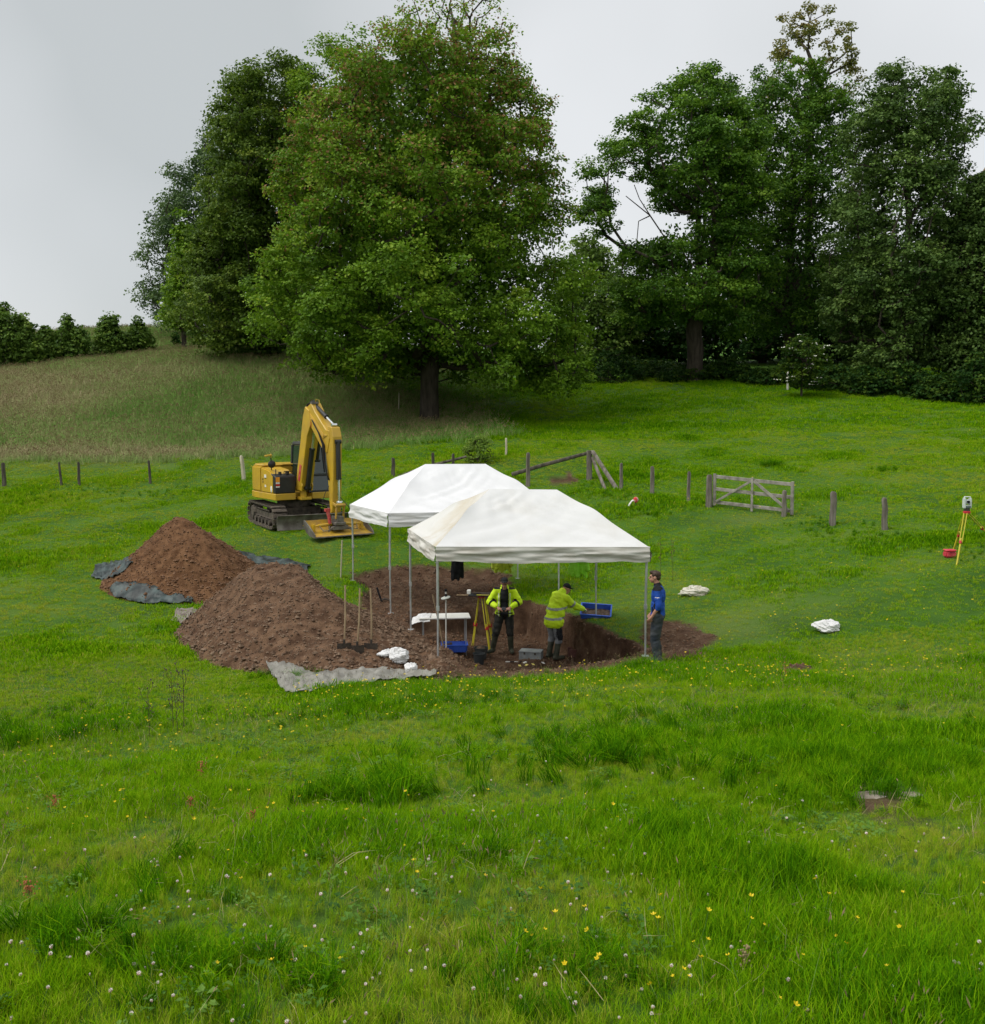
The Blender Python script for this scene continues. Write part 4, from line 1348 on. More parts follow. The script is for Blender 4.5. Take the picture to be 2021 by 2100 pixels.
def heap(name, label, outl, hf, m, mc, seed, n_clod, lump=1.0):
    xs = [p[0] for p in outl]; ys = [p[1] for p in outl]
    x0, x1, y0, y1 = min(xs) - .1, max(xs) + .1, min(ys) - .1, max(ys) + .1
    st = .045
    ax = np.arange(x0, x1, st); ay = np.arange(y0, y1, st)
    Xh, Yh = np.meshgrid(ax, ay, indexing='ij')
    h = blur(hf(Xh, Yh), 14)
    d = poly_sd(outl, Xh, Yh) + (fbm(Xh * 3, Yh * 3 + seed, 3) - .5) * .25
    rough = ((fbm(Xh * 1.3 + seed, Yh * 1.3, 3) - .5) * .26 + (fbm(Xh * 5 + seed, Yh * 5, 3) - .5) * .13 + (fbm(Xh * 14, Yh * 14 + seed, 2) - .5) * .06) * lump
    # gullies running down the slope
    h2 = h + rough * sstep(0, .5, d) + (fbm(Xh * 16, Yh * 16, 2) - .5) * .05
    Zh = zt(Xh, Yh) + h2 - .06 * (1 - sstep(0, .12, d))
    cx, cy = sum(xs) / len(xs), sum(ys) / len(ys)
    cz = zat(cx, cy)
    i = np.arange(Xh.size).reshape(Xh.shape)
    Fq = np.stack([i[:-1, :-1], i[1:, :-1], i[1:, 1:], i[:-1, 1:]], -1).reshape(-1, 4)
    kk = (d > -.06).reshape(-1)
    Fq = Fq[kk[Fq].all(1)]
    V = np.stack([Xh - cx, Yh - cy, Zh - cz], -1).reshape(-1, 3)
    used = np.unique(Fq); remap = np.full(len(V), -1); remap[used] = np.arange(len(used))
    root = thing(name, label, 'soil heap', (cx, cy, cz))
    link('mound', mesh_np('mound', V[used], remap[Fq], [m], smooth=True), root)
    r = np.random.default_rng(seed)
    # clods and stones too small to pick apart
    ic = r.choice(np.where((d > -.02).reshape(-1))[0], n_clod)
    P0 = V[ic] + r.normal(0, .02, (n_clod, 3)) * np.array([1, 1, 0])
    low = 1 - sstep(.1, .9, h.reshape(-1)[ic])
    size = r.uniform(.010, .028, n_clod) * (1 + .9 * low * r.uniform(0, 1, n_clod)) * np.where(r.uniform(0, 1, n_clod) < .04, 2.0, 1)
    octa = np.array([(1, 0, 0), (0, 1, 0), (-1, 0, 0), (0, -1, 0), (0, 0, .8), (0, 0, -.8)], float)
    of = np.array([(0, 1, 4), (1, 2, 4), (2, 3, 4), (3, 0, 4), (1, 0, 5), (2, 1, 5), (3, 2, 5), (0, 3, 5)])
    VV = P0[:, None, :] + octa[None] * size[:, None, None] * r.uniform(.5, 1.4, (n_clod, 6, 1))
    FF = of[None] + (np.arange(n_clod) * 6)[:, None, None]
    tag(link('clods', mesh_np('clods', VV.reshape(-1, 3), FF.reshape(-1, 3), [mc]), root), kind='stuff')
    return root


heap('soil_heap', 'long brown heap of stony soil beside the front tent with shovels standing in it', H_FRONT, heap_front_h, m_soil_a, m_clod_a, 3, 9000)
heap('soil_heap', 'pointed reddish brown soil heap on a dark green tarpaulin, left behind the other', H_REAR, heap_rear_h, m_soil_b, m_clod_b, 5, 6000, .8)


def z_all(x, y):
    """top of ground or heap"""
    x = np.asarray(x, float); y = np.asarray(y, float)
    return zt(x, y) + np.maximum(heap_front_h(x, y), heap_rear_h(x, y))


def GA(dx, dy):
    return Gb(dx, dy, z_all)


def zall(x, y):
    return float(z_all(np.array([x]), np.array([y]))[0])


# ------------------------------------------------------------------ tarpaulins
def tarp(name, label, cat, edges, m, crumple, seed, nv=14, per=14, on=None):
    """edges: list of ((upper dx,dy),(lower dx,dy)) readings along the sheet"""
    on = on or GA
    up = np.array([on(*e[0]) for e in edges]); lo = np.array([on(*e[1]) for e in edges])
    n = len(edges) * per
    t = np.linspace(0, 1, len(edges))

    def fn(u, v):
        a = np.stack([np.interp(u, t, up[:, k]) for k in range(2)], -1)
        b = np.stack([np.interp(u, t, lo[:, k]) for k in range(2)], -1)
        vv = v[..., None]
        p = a * (1 - vv) + b * vv
        L = np.abs(up[-1, 0] - up[0, 0]) + .3
        jag = (fbm(u * L * 2.6 + seed, v * 1.2, 4, .65) - .5) * .55
        x, y = p[..., 0] + (fbm(u * L * 3 + 9 + seed, v * 2, 2) - .5) * .12, p[..., 1] + jag * np.where(v > .5, v - .3, .7 - v) * .8
        ridg = np.abs(fbm(x * 2.1 + y * 1.3 + seed, y * 3.1 - x * .8, 3) - .5) * 2
        ridg2 = np.abs(fbm(x * 5 - y * 3 + seed, y * 6 + 3, 2) - .5) * 2
        z = z_all(x, y) + .03 + crumple * ((1 - ridg) ** 4 * 1.0 + (1 - ridg2) ** 4 * .35) * (.4 + .6 * np.sin(np.pi * np.clip(v, 0.08, .92)))
        return x, y, z
    o = grid_sheet(name, n, nv, fn, m, thick=.006)
    return tag(o, label, cat)


m_tarp_grey = mat('pale_tarp', (.20, .19, .165), (.32, .31, .27), scale=5, rough=.7, bump=.3, bscale=30, trans=.1)
m_tarp_green = mat('dark_tarp', (.010, .017, .016), (.06, .085, .08), scale=3.2, rough=.5, spec=.35, bump=.3, lo=.42, hi=.62)
m_tarp_mud = mat('muddy_tarp', (.13, .10, .08), (.25, .22, .19), scale=6, rough=.75, bump=.3)
tarp('tarpaulin', 'torn pale grey sheet along the front foot of the near heap', 'tarpaulin',
     [((508, 1268), (522, 1300)), ((545, 1280), (545, 1330)), ((590, 1292), (590, 1332)), ((630, 1288), (640, 1322)), ((690, 1286), (690, 1312)), ((760, 1282), (760, 1306)), ((800, 1288), (800, 1304)), ((838, 1294), (838, 1300))],
     m_tarp_grey, .13, 2)
tarp('tarpaulin', 'crumpled dark green tarpaulin at the left end of the rear heap', 'tarpaulin',
     [((182, 1085), (176, 1108)), ((205, 1080), (196, 1114)), ((232, 1076), (214, 1112)), ((255, 1078), (236, 1100))], m_tarp_green, .10, 4)
tarp('tarpaulin', 'rumpled dark green tarpaulin in front of the rear heap', 'tarpaulin',
     [((212, 1122), (212, 1138)), ((245, 1118), (235, 1150)), ((285, 1122), (275, 1158)), ((325, 1140), (318, 1158)), ((352, 1148), (350, 1158)), ((372, 1150), (370, 1157))], m_tarp_green, .09, 6)
tarp('tarpaulin', 'grey green tarpaulin stretched out behind the two heaps', 'tarpaulin',
     [((458, 1058), (462, 1084)), ((490, 1066), (490, 1086)), ((530, 1070), (525, 1088)), ((565, 1076), (560, 1092)), ((592, 1084), (585, 1096))], m_tarp_green, .08, 8, on=G)
tarp('tarpaulin', 'muddy scrap of sheet at the left foot of the near heap', 'tarpaulin',
     [((334, 1172), (330, 1192)), ((350, 1168), (342, 1194)), ((375, 1168), (362, 1190))], m_tarp_mud, .12, 9)

# ------------------------------------------------------------------ the two tents
m_cloth = mat('white_canvas', (.79, .79, .78), (.70, .68, .63), scale=1.3, rough=.55, spec=.3, bump=.3, bscale=14, detail=7, lo=.5, hi=.82, trans=.17)
m_cloth_stain = mat('stained_canvas', (.76, .75, .71), (.63, .56, .43), trans=.17, scale=1.1, rough=.6, spec=.25, bump=.25, bscale=18, detail=6, lo=.48, hi=.72)
m_cloth_clean = mat('clean_canvas', (.88, .88, .89), (.84, .84, .85), trans=.12, scale=2.0, rough=.5, spec=.3, bump=.2, bscale=18)
m_valance = mat('grubby_canvas', (.62, .60, .55), (.38, .34, .28), scale=2.2, rough=.65, bump=.2, bscale=20, detail=7, lo=.40, hi=.78, stretch=(1, 1, 5))
m_alu = mat('galvanised_tube', (.42, .44, .45), (.60, .61, .61), scale=12, rough=.42, metal=.55, stretch=(1, 1, .3))


def tent(label, FL, FR, BR, BL, zl, zr, zridge, ridge_half, seed, mats, val_h=.28):
    c = [Vector((FL[0], FL[1], zl)), Vector((FR[0], FR[1], zr)), Vector((BR[0], BR[1], zr)), Vector((BL[0], BL[1], zl))]
    mid = (c[0] + c[1] + c[2] + c[3]) / 4
    ax = ((c[1] - c[0]) + (c[2] - c[3])).normalized()
    base = Vector((mid.x, mid.y, zat(mid.x, mid.y)))
    root = thing('party_tent', label, 'tent', base)
    L = [v - base for v in c]
    RL = mid - base - ax * ridge_half; RL.z = zridge - base.z
    RR = mid - base + ax * ridge_half; RR.z = zridge - base.z + (zr - zl) * .3

    def panel(a, b, d, e, sd, m, nu=44):
        a, b, d, e = [np.array(q) for q in (a, b, d, e)]
        wid = np.linalg.norm(b - a); dep = np.linalg.norm((d + e) / 2 - (a + b) / 2)

        def fn(u, v):
            lo = a + (b - a) * u[..., None]; hi = d + (e - d) * u[..., None]
            p = lo + (hi - lo) * v[..., None]
            free = np.sin(np.pi * u) ** .8 * np.sin(np.pi * np.clip(v, 0, 1)) ** .9
            sag = -.10 * free
            # folds run from the corners up to the ridge
            w = (fbm(u * wid * 1.6 + v * 2.3 + sd, v * dep * .7, 3) - .5) * .11 + (fbm((u + v) * wid * 3 + sd, v * .8, 2) - .5) * .05 + (fbm((u - v) * wid * 3 + sd, v * .9 + 7, 2) - .5) * .05
            z = p[..., 2] + sag + w * np.minimum(1, 6 * np.minimum(np.minimum(u, 1 - u), np.minimum(v + .04, 1 - v)))
            ed = np.clip(1 - 5 * np.minimum(u, 1 - u), 0, 1)
            z = z + .055 * np.exp(-((v - .58) / .13) ** 2) * ed ** 2 + .02 * np.sin(np.pi * v) * ed ** 6      # the frame pushes the hips up
            z = z - .05 * np.sin(np.pi * u) * np.exp(-((v - .12) / .10) ** 2)                                  # sag above the eave
            return p[..., 0], p[..., 1], z
        return grid_sheet('canopy_panel', nu, 30, fn, m, root)
    panel(L[0], L[1], RL, RR, seed, mats[0])
    panel(L[1], L[2], RR, RR + Vector((.001, 0, 0)), seed + 1, mats[0])
    panel(L[2], L[3], RR, RL, seed + 2, mats[0])
    panel(L[3], L[0], RL, RL + Vector((0, -.001, 0)), seed + 3, mats[1])
    # valances hang from the eaves
    for k in range(4):
        a, b = np.array(L[k]), np.array(L[(k + 1) % 4])
        wid = np.linalg.norm(b - a)
        nrm = np.array([(b - a)[1], -(b - a)[0], 0]) / wid

        def fv(u, v, a=a, b=b, nrm=nrm, wid=wid, k=k):
            p = a + (b - a) * u[..., None]
            out = .012 + .03 * np.sin(np.pi * v) * 0 + (fbm(u * wid * 1.6 + 11 * k + seed, v * 4.5, 3) - .5) * .12 * np.sin(np.pi * np.clip(v, .1, .95)) + .02 * v
            flip = .05 * np.maximum(0, fbm(u * wid * .9 + seed + k, v * 0, 2) - .5)
            droop = (fbm(u * wid * 1.7 + 3 * k + seed, u * 0, 3) - .5) * .075 - .03 * np.sin(np.pi * u)
            return p[..., 0] + nrm[0] * out, p[..., 1] + nrm[1] * out, p[..., 2] + .01 - v * (val_h + flip * 0) + droop * v
        grid_sheet('valance', 60, 16, fv, mats[2], root)
    # legs and frame
    for k in range(4):
        p = c[k]
        inw = (mid - p); inw.z = 0; inw.normalize()
        q = p + inw * .05
        zb = zall(q.x, q.y) - .12
        b = MB()
        foot = Vector((q.x, q.y, zb)) - base
        kink = foot + Vector((.015 * math.sin(k + seed), .01, (p.z - zb) * .5))
        b.tube([foot, kink], .019, 8)
        b.tube([kink - Vector((0, 0, .06)), q - base + Vector((0, 0, -.03))], .025, 8)
        b.box(kink + Vector((0, 0, -.04)), (.06, .06, .09))
        b.box((foot.x, foot.y, foot.z + .125), (.13, .13, .012))
        b.build('leg', m_alu, root, smooth=True)
    b = MB()
    for k in range(4):
        a, d = L[k] + Vector((0, 0, -.05)), L[(k + 1) % 4] + Vector((0, 0, -.05))
        inw = ((mid - base) - (a + d) / 2); inw.z = 0; inw = inw.normalized() * .06
        n = 4
        for i in range(n):                       # scissor bars along each side
            f0, f1 = i / n, (i + 1) / n
            p0, p1 = a.lerp(d, f0) + inw, a.lerp(d, f1) + inw
            b.tube([p0, p1 - Vector((0, 0, .26))], .011, 5)
            b.tube([p0 - Vector((0, 0, .26)), p1], .011, 5)
    tag(b.build('frame', m_alu, root), kind=None)
    b = MB()
    for a, d in ((L[0], RL), (L[3], RL), (L[1], RR), (L[2], RR), (RL, RR)):
        b.tube([a + Vector((0, 0, -.09)), d + Vector((0, 0, -.05))], .013, 6)
    b.build('roof_pole', m_alu, root)
    return root


T1 = dict(FL=(-1.08, 19.6), FR=(3.08, 20.3), BR=(2.38, 23.3), BL=(-1.84, 22.6), zl=2.41, zr=2.31, zridge=3.38)
tent('grubby white pop-up tent in front, over the three people at the dig', ridge_half=.71, seed=3, mats=[m_cloth, m_cloth_stain, m_valance], **T1)
T2 = dict(FL=(-2.47, 24.6), FR=(1.72, 25.9), BR=(.72, 28.0), BL=(-3.70, 27.0), zl=2.55, zr=2.50, zridge=3.64)
tent('clean white pop-up tent behind, next to the excavator', ridge_half=.78, seed=23, mats=[m_cloth_clean, m_cloth_clean, m_cloth], val_h=.33, **T2)

# ------------------------------------------------------------------ fences, gate, rails
m_wood = mat('weathered_wood', (.11, .095, .075), (.24, .215, .18), scale=7, rough=.9, bump=.6, bscale=20, stretch=(1, 1, .2))
m_wood_gate = mat('bleached_gate_wood', (.20, .185, .155), (.36, .335, .29), scale=7, rough=.9, bump=.5, bscale=20)
m_wood_dark = mat('dark_old_wood', (.05, .043, .033), (.13, .115, .09), scale=7, rough=.95, bump=.6, bscale=20, stretch=(1, 1, .2))
m_wood_pale = mat('pale_stake_wood', (.42, .37, .26), (.55, .50, .38), scale=8, rough=.85, bump=.5, stretch=(1, 1, .2))
m_wood_brown = mat('brown_handle_wood', (.22, .15, .085), (.34, .25, .15), scale=10, rough=.7, stretch=(1, 1, .1))


def post(label, dx, ytop, ybot, r, m, lean=(0, 0), group='posts of the old field fence', name='fence_post', square=False):
    g = G(dx, ybot)
    h = (ybot - ytop) * g.y / (F_PX / K)
    root_l = Vector((0, 0, 0))
    b = MB()
    n = 7
    pts = []
    for i, f in enumerate((-.2, 0, .3, .65, .95, 1.0)):
        pts.append((lean[0] * f + random.uniform(-.01, .01), lean[1] * f + random.uniform(-.01, .01), h * f))
    rr = [r * 1.05, r * 1.05, r, r * .95, r * .9, r * .6]
    b.tube(pts, rr, n, jit=.22)
    o = b.build(name, m, None, smooth=True, loc=g)
    return tag(o, label, 'fence post', group)


post('thick fence post at the left edge of the picture', 8, 885, 932, .085, m_wood_dark)
post('leaning thin fence post, second from the left edge', 118, 884, 930, .05, m_wood_dark, (-.06, 0))
post('slim upright fence post, third from the left edge', 152, 884, 930, .055, m_wood_dark)
post('slim dark fence post, fourth from the left edge', 288, 881, 926, .055, m_wood_dark, (-.03, 0))
post('bleached pale stake left of the excavator', 467, 872, 919, .08, m_wood_pale, (-.08, 0))
post('knotty dark post right of the excavator arm', 753, 876, 912, .075, m_wood_dark)
post('post just left of the peak of the rear tent', 829, 866, 912, .06, m_wood_dark)
post('dark post at the thorn bush behind the rear tent', 868, 868, 908, .06, m_wood_dark)
post('post carrying the slanting rail right of the rear tent', 1011, 866, 930, .075, m_wood)
post('slim post at the foot of the two braces', 1189, 886, 938, .06, m_wood)
post('stout post between the braces and the gate', 1248, 892, 946, .075, m_wood)
post('thin lichen-grey post left of the gate', 1318, 902, 960, .06, m_wood)
post('stout grey post just right of the gate', 1594, 940, 1006, .095, m_wood)
post('grey fence post farthest right, next to the survey tripod', 1694, 952, 1014, .08, m_wood, (-.04, 0))
post('thin pale stake behind the rear tent under the big sycamore', 969, 838, 872, .045, m_wood_pale, name='stake', group=None)
post('white marker stake in front of the flowering elder', 1508, 712, 748, .06, mat('white_stake', (.62, .60, .52)), name='stake', group=None)
post('dark little post in the field beside the far hedge', 353, 640, 660, .06, m_wood_dark, (-.15, 0))
post('thin grey stick leaning under the big sycamore', 764, 752, 790, .03, m_wood_pale, name='stake', group=None)

# the strained corner: a post with two braces and a long rail
g1 = G(1128, 918)
sc = lambda p: p.y / (F_PX / K)
top = Vector((g1.x, g1.y, g1.z + (918 - 862) * sc(g1)))
b = MB(); b.tube([(0, 0, -.2), (0, 0, .5), (.0, 0, top.z - g1.z)], [.11, .105, .10], 9, jit=.12)
tag(b.build('corner_post', m_wood, loc=g1, smooth=True), 'stout corner post where the rail and braces meet', 'fence post')
for (dx, dy, lab, mm) in ((1183, 936, 'pale long brace leaning against the corner post, the right one', m_wood), (1160, 937, 'darker short brace leaning against the corner post, the left one', m_wood)):
    f = G(dx, dy)
    t0 = top + Vector((.10, -.04, -.02 if dx > 1170 else -.25))
    b = MB(); b.bar(f - f + Vector((0, 0, -.05)), t0 - f, .13 if dx > 1170 else .09, .09)
    tag(b.build('brace', mm, loc=f, bevel=.01), lab, 'brace', 'braces of the corner post')
lo_ = P(1000, 905, g1.y + .6)
e_ = P(980, 908, g1.y + .4)
a_ = top + Vector((0, .05, -.08))
b = MB(); b.tube([Vector((0, 0, 0)), (a_ - e_) * .4 + Vector((0, 0, .02)), a_ - e_], [.075, .07, .06], 8, jit=.15)
tag(b.build('rail', m_wood_dark, loc=e_, smooth=True), 'long slanting pole rail running up to the corner post', 'rail')
e2 = P(762, 912, 39.5); a2 = P(893, 874, 40.0)
b = MB(); b.tube([Vector((0, 0, 0)), (a2 - e2) * .5 + Vector((0, 0, .05)), a2 - e2], [.06, .055, .05], 8, jit=.15)
tag(b.build('rail', m_wood_dark, loc=e2, smooth=True), 'dark slanting pole rail behind the peak of the rear tent', 'rail')

# gate
gl = G(1357, 968); gr = G(1521, 987)
gdir = (gr - gl); gdir.z = 0; gw = gdir.length; gdir.normalize()
gs = sc(gl)
root = thing('field_gate', 'grey wooden field gate with three rails and two diagonal braces', 'gate', gl, math.atan2(gdir.y, gdir.x))
hz = (968 - 907) * gs
dz = gr.z - gl.z
zl = lambda f: dz * f


def gbar(n, a, b_, w, t, m=m_wood):
    mb = MB(); mb.bar(a, b_, w, t, up=(0, 1, 0)); mb.build(n, m_wood_gate, root, bevel=.008)


gx0, gx1 = .18, gw - .08
for h in (.14, .55, hz - .06):
    gbar('rail', (gx0, 0, h + zl(.05)), (gx1, 0, h + zl(1)), .11, .035)
gbar('stile', (gx0, .0, .02), (gx0, 0, hz + .02), .09, .075)
gbar('stile', (gx1, .0, .02 + zl(1)), (gx1, 0, hz + .03 + zl(1)), .09, .075)
xm = (gx0 + gx1) / 2
gbar('stile', (xm, -.05, -.02 + zl(.5)), (xm, -.05, hz + zl(.5) + .03), .07, .04)
gbar('brace', (xm - .03, -.05, hz - .08 + zl(.5)), (gx0 + .06, -.05, .16 + zl(.1)), .07, .035)
gbar('brace', (xm + .05, -.05, hz - .08 + zl(.5)), (gx1 - .08, -.05, .14 + zl(.97)), .09, .035)
post('squat gate post with wire bands at the hinge end of the gate', 1357, 908, 970, .10, m_wood, group=None, name='gate_post')
post('short post in front of the latch end of the gate', 1501, 938, 988, .075, m_wood, group=None, name='gate_post')

# red and white tape on a stick
g = G(1217, 972)
b = MB(); b.tube([(0, 0, -.1), (0, 0, .28)], .012, 6)
root = thing('marker_stick', 'short stick with fluttering red and white tape in the grass', 'marker', g)
b.build('stick', m_wood, root)
b = MB(); b.ell((0, -.01, .26), (.09, .05, .10), 8); b.build('tape_knot', mat('red_tape', (.62, .05, .05), (.75, .55, .5), scale=9, lo=.5, hi=.6), root, smooth=True)
b = MB(); b.tube([(-.05, 0, .26), (-.13, -.02, .22), (-.20, -.02, .12), (-.24, -.02, .02)], [.035, .03, .028, .02], 4, jit=.3); b.build('tape_tail', mat('white_tape', (.8, .78, .74)), root)
# ------------------------------------------------------------------ excavator
def excavator():
    yel = mat('machine_yellow', (.57, .355, .018), (.47, .29, .03), scale=2.5, rough=.42, spec=.5, coat=.15)
    yel2 = mat('worn_yellow', (.52, .32, .02), (.34, .21, .06), scale=5, rough=.6, spec=.4, detail=7)
    blk = mat('black_paint', (.012, .012, .012), (.022, .022, .021), scale=4, rough=.45, spec=.5)
    rub = mat('rubber_hose', (.014, .014, .014), rough=.55)
    mud = mat('muddy_steel', (.050, .042, .034), (.13, .105, .08), scale=7, rough=.85, bump=.6, detail=7)
    steel = mat('worn_steel', (.20, .185, .16), (.10, .085, .07), scale=5, rough=.6, metal=.3, detail=6)
    chrome = mat('chrome_rod', (.75, .76, .77), rough=.15, metal=.9)
    glass = mat('cab_glass', (.012, .03, .022), rough=.06, spec=.8)
    glass2 = mat('pale_cab_glass', (.12, .2, .15), rough=.12, spec=.8)
    red = mat('red_lever', (.45, .035, .04), (.5, .12, .1), scale=12, rough=.5)
    dred = mat('decal_red', (.5, .03, .02), rough=.5)
    dor = mat('decal_orange', (.8, .32, .03), rough=.5)
    dwh = mat('decal_white', (.75, .72, .68), rough=.5)
    ddk = mat('decal_dark', (.03, .03, .03), rough=.5)
    c = P(563, 992, 33.0)
    loc = Vector((c.x, c.y, zat(c.x, c.y) - .03))
    E = thing('excavator', 'yellow tracked midi excavator parked with its arm folded and a wide ditching bucket', 'excavator', loc, math.radians(180 + 36))
    UND = math.radians(-8)          # the undercarriage is turned a little against the house
    # ---- tracks
    Lh, Rr = 1.12, .34               # half distance of wheel centres, outer radius

    def path(t):                     # t in 0..1 round the belt: (y, z, angle)
        per = 4 * Lh + 2 * math.pi * Rr
        s = t * per
        if s < 2 * Lh: return (-Lh + s, 2 * Rr, 0)
        s -= 2 * Lh
        if s < math.pi * Rr:
            a = s / Rr; return (Lh + Rr * math.sin(a), Rr + Rr * math.cos(a), -a)
        s -= math.pi * Rr
        if s < 2 * Lh: return (Lh - s, 0, math.pi)
        s -= 2 * Lh
        a = s / Rr; return (-Lh - Rr * math.sin(a), Rr - Rr * math.cos(a), math.pi - a)
    shoe_b = MB(); shoe_b.box((0, 0, 0), (.45, .125, .026)); shoe_b.box((0, .045, .02), (.45, .02, .03))
    shoe_me = None
    for sx in (1, -1):
        tr = MB()
        n = 64
        for w0 in (-.13, .13):
            vs = []; fs = []
            for i in range(n):
                y, z, a = path(i / n)
                dy, dz = math.sin(-a), math.cos(a)
                for off in (-.06, -.015):
                    for w in (-.045, .045):
                        vs.append((w0 + w, y + math.sin(-a) * off, z + math.cos(a) * off))
            for i in range(n):
                j = (i + 1) % n
                a, b_ = i * 4, j * 4
                fs += [(a, a + 1, b_ + 1, b_), (a + 2, b_ + 2, b_ + 3, a + 3), (a, b_, b_ + 2, a + 2), (a + 1, a + 3, b_ + 3, b_ + 1)]
            tr.add(vs, fs)
        T_ = tr.build('track', mud, E)
        T_.location = (sx * .875 * math.cos(UND), sx * .875 * math.sin(UND), .035)
        T_.rotation_euler = (0, 0, UND)
        ns = 40
        for i in range(ns):
            y, z, a = path((i + .3) / ns)
            if shoe_me is None:
                o = shoe_b.build('track_shoe', mud, T_); shoe_me = o.data
            else:
                o = link('track_shoe', shoe_me, T_)
            o.location = (0, y, z)
            o.rotation_euler = (a, 0, 0)
        b = MB(); b.box((0, 0, .34), (.16, 1.9, .2)); b.box((sx * .1, 0, .50), (.05, 1.3, .05)); b.box((sx * .1, 0, .27), (.04, 2.0, .04)); b.build('roller_frame', mud, T_, bevel=.015)
        Rx = Matrix.Rotation(math.pi / 2, 3, 'Y')
        for k in range(5):
            b = MB(); b.lathe([(.05, -.17), (.095, -.17), (.095, -.06), (.07, -.05), (.07, .05), (.095, .06), (.095, .17), (.05, .17)], (0, -.76 + k * .38, .155), 14, Rx); b.build('roller', mud, T_)
        b = MB(); b.lathe([(.07, -.16), (.27, -.1), (.27, .1), (.07, .16)], (0, Lh, .34), 20, Rx); b.build('idler', mud, T_)
        b = MB(); b.lathe([(.10, -.17), (.2, -.16), (.27, -.05), (.27, .05), (.2, .16), (.10, .17)], (0, -Lh, .34), 12, Rx); b.build('sprocket', mud, T_)
    b = MB(); b.box((0, 0, .46), (1.35, 1.1, .28)); b.lathe([(.5, .58), (.52, .60), (.52, .80), (.48, .84)], (0, 0, 0), 26); b.build('car_body', mud, E, bevel=.02)
    # ---- dozer blade
    b = MB()
    prof = [(1.93, .06), (1.88, .16), (1.86, .28), (1.90, .42), (1.97, .50), (1.94, .51), (1.86, .44), (1.82, .28), (1.84, .14), (1.89, .05)]
    b.prism([(y, z) for y, z in prof], 2.2, Matrix(((0, 0, 1, 0), (1, 0, 0, 0), (0, 1, 0, 0), (0, 0, 0, 1))))
    D_ = b.build('dozer_blade', steel, E, smooth=True)
    D_.rotation_euler = (0, 0, UND)
    b = MB()
    for sx in (-.45, .45):
        b.bar((sx, .5, .40), (sx, 1.86, .25), .12, .14)
    b.build('blade_arm', mud, D_, bevel=.015)
    # ---- house
    deck = [(1.08, 1.02), (1.08, -.55), (.98, -.98), (.68, -1.24), (0, -1.34), (-.68, -1.24), (-.98, -.98), (-1.08, -.55), (-1.08, 1.05), (-.15, 1.05), (-.10, .8), (.38, .8), (.40, 1.02)]
    Mz = lambda z: Matrix.Translation((0, 0, z))
    b = MB(); b.prism(deck, .20, Mz(.99)); b.build('deck', yel, E, bevel=.015)
    hood = [(1.07, -.05), (1.07, -.55), (.97, -.97), (.67, -1.23), (0, -1.33), (-.67, -1.23), (-.97, -.97), (-1.06, -.55), (-1.06, -.22), (.34, -.22), (.34, -.05)]
    b = MB(); b.prism(hood, .80, Mz(1.495)); H_ = b.build('engine_hood', yel, E, bevel=.05, seg=2)
    b = MB(); b.prism([(x * .93, y * .93) for x, y in hood], .05, Mz(1.915)); b.build('hood_lid', yel, H_, bevel=.02)
    # right hand box: yellow outside, black front
    b = MB(); b.prism([(-.05, 1.095), (.86, 1.095), (.86, 1.62), (.55, 1.80), (-.05, 1.86)], .68, Matrix(((0, 0, 1, .735), (1, 0, 0, 0), (0, 1, 0, 0), (0, 0, 0, 1)))); S_ = b.build('side_box', yel, E, bevel=.03, seg=2)
    b = MB(); b.prism([(.82, 1.10), (1.0, 1.10), (1.0, 1.60), (.96, 1.64), (.60, 1.72), (.60, 1.66), (.82, 1.60)], .66, Matrix(((0, 0, 1, .735), (1, 0, 0, 0), (0, 1, 0, 0), (0, 0, 0, 1)))); F_ = b.build('front_panel', blk, E, bevel=.02)
    b = MB(); b.tube([(.45, .95, 1.66), (.45, .95, 1.76), (.75, .95, 1.77), (.75, .95, 1.66)], .016, 6); b.build('grab_rail', blk, F_)
    b = MB(); b.box((.60, .85, 1.72), (.10, .10, .10)); b.build('filler_box', blk, F_)
    b = MB(); b.lathe([(.05, 0), (.05, .09)], (.82, .8, 1.66), 12); b.build('filler_cap', blk, F_)
    for (z0, z1, m) in ((1.45, 1.60, dor), (1.395, 1.445, dwh), (1.33, 1.39, dred), (1.285, 1.325, dwh)):
        b = MB(); b.box((.985, 1.004, (z0 + z1) / 2), (.13, .006, z1 - z0)); b.build('warning_decal', m, F_)
    for (y, z, w, h, m, nm) in ((.30, 1.60, .15, .10, dwh, 'decal'), (.30, 1.30, .10, .07, dwh, 'decal'), (.31, 1.545, .12, .02, ddk, 'decal'), (.12, 1.50, .035, .06, ddk, 'lock'), (.12, 1.42, .035, .06, ddk, 'lock')):
        b = MB(); b.box((1.079 if m is dwh else 1.083, y, z), (.006, w, h)); b.build(nm, m, S_)
    b = MB(); b.ell((1.07, .72, 1.22), (.02, .07, .11), 10); b.build('side_lamp', dwh, S_, smooth=True)
    # mirrors and beacon arm on the right front corner
    b = MB(); b.tube([(.98, .55, 1.80), (1.0, .6, 2.05), (1.02, .6, 2.2)], .016, 6); b.ell((.98, .58, 1.98), (.13, .07, .12), 10); Mi = b.build('mirror', blk, E, smooth=True)
    b = MB(); b.tube([(.98, .86, 1.6), (.98, .86, 1.84)], .014, 6); b.build('rail_post', blk, Mi)
    b = MB(); b.box((1.10, .60, 2.25), (.22, .10, .05), rotm(0, .12, 0)); b.box((1.02, .60, 2.24), (.03, .06, .12)); b.build('work_lamp', yel, Mi, bevel=.01)
    # ---- cab
    x0, x1, y0, y1, z0, z1 = -1.06, -.06, -.30, 1.03, 1.09, 2.58
    cab = thing_part('cab', E)
    b = MB()
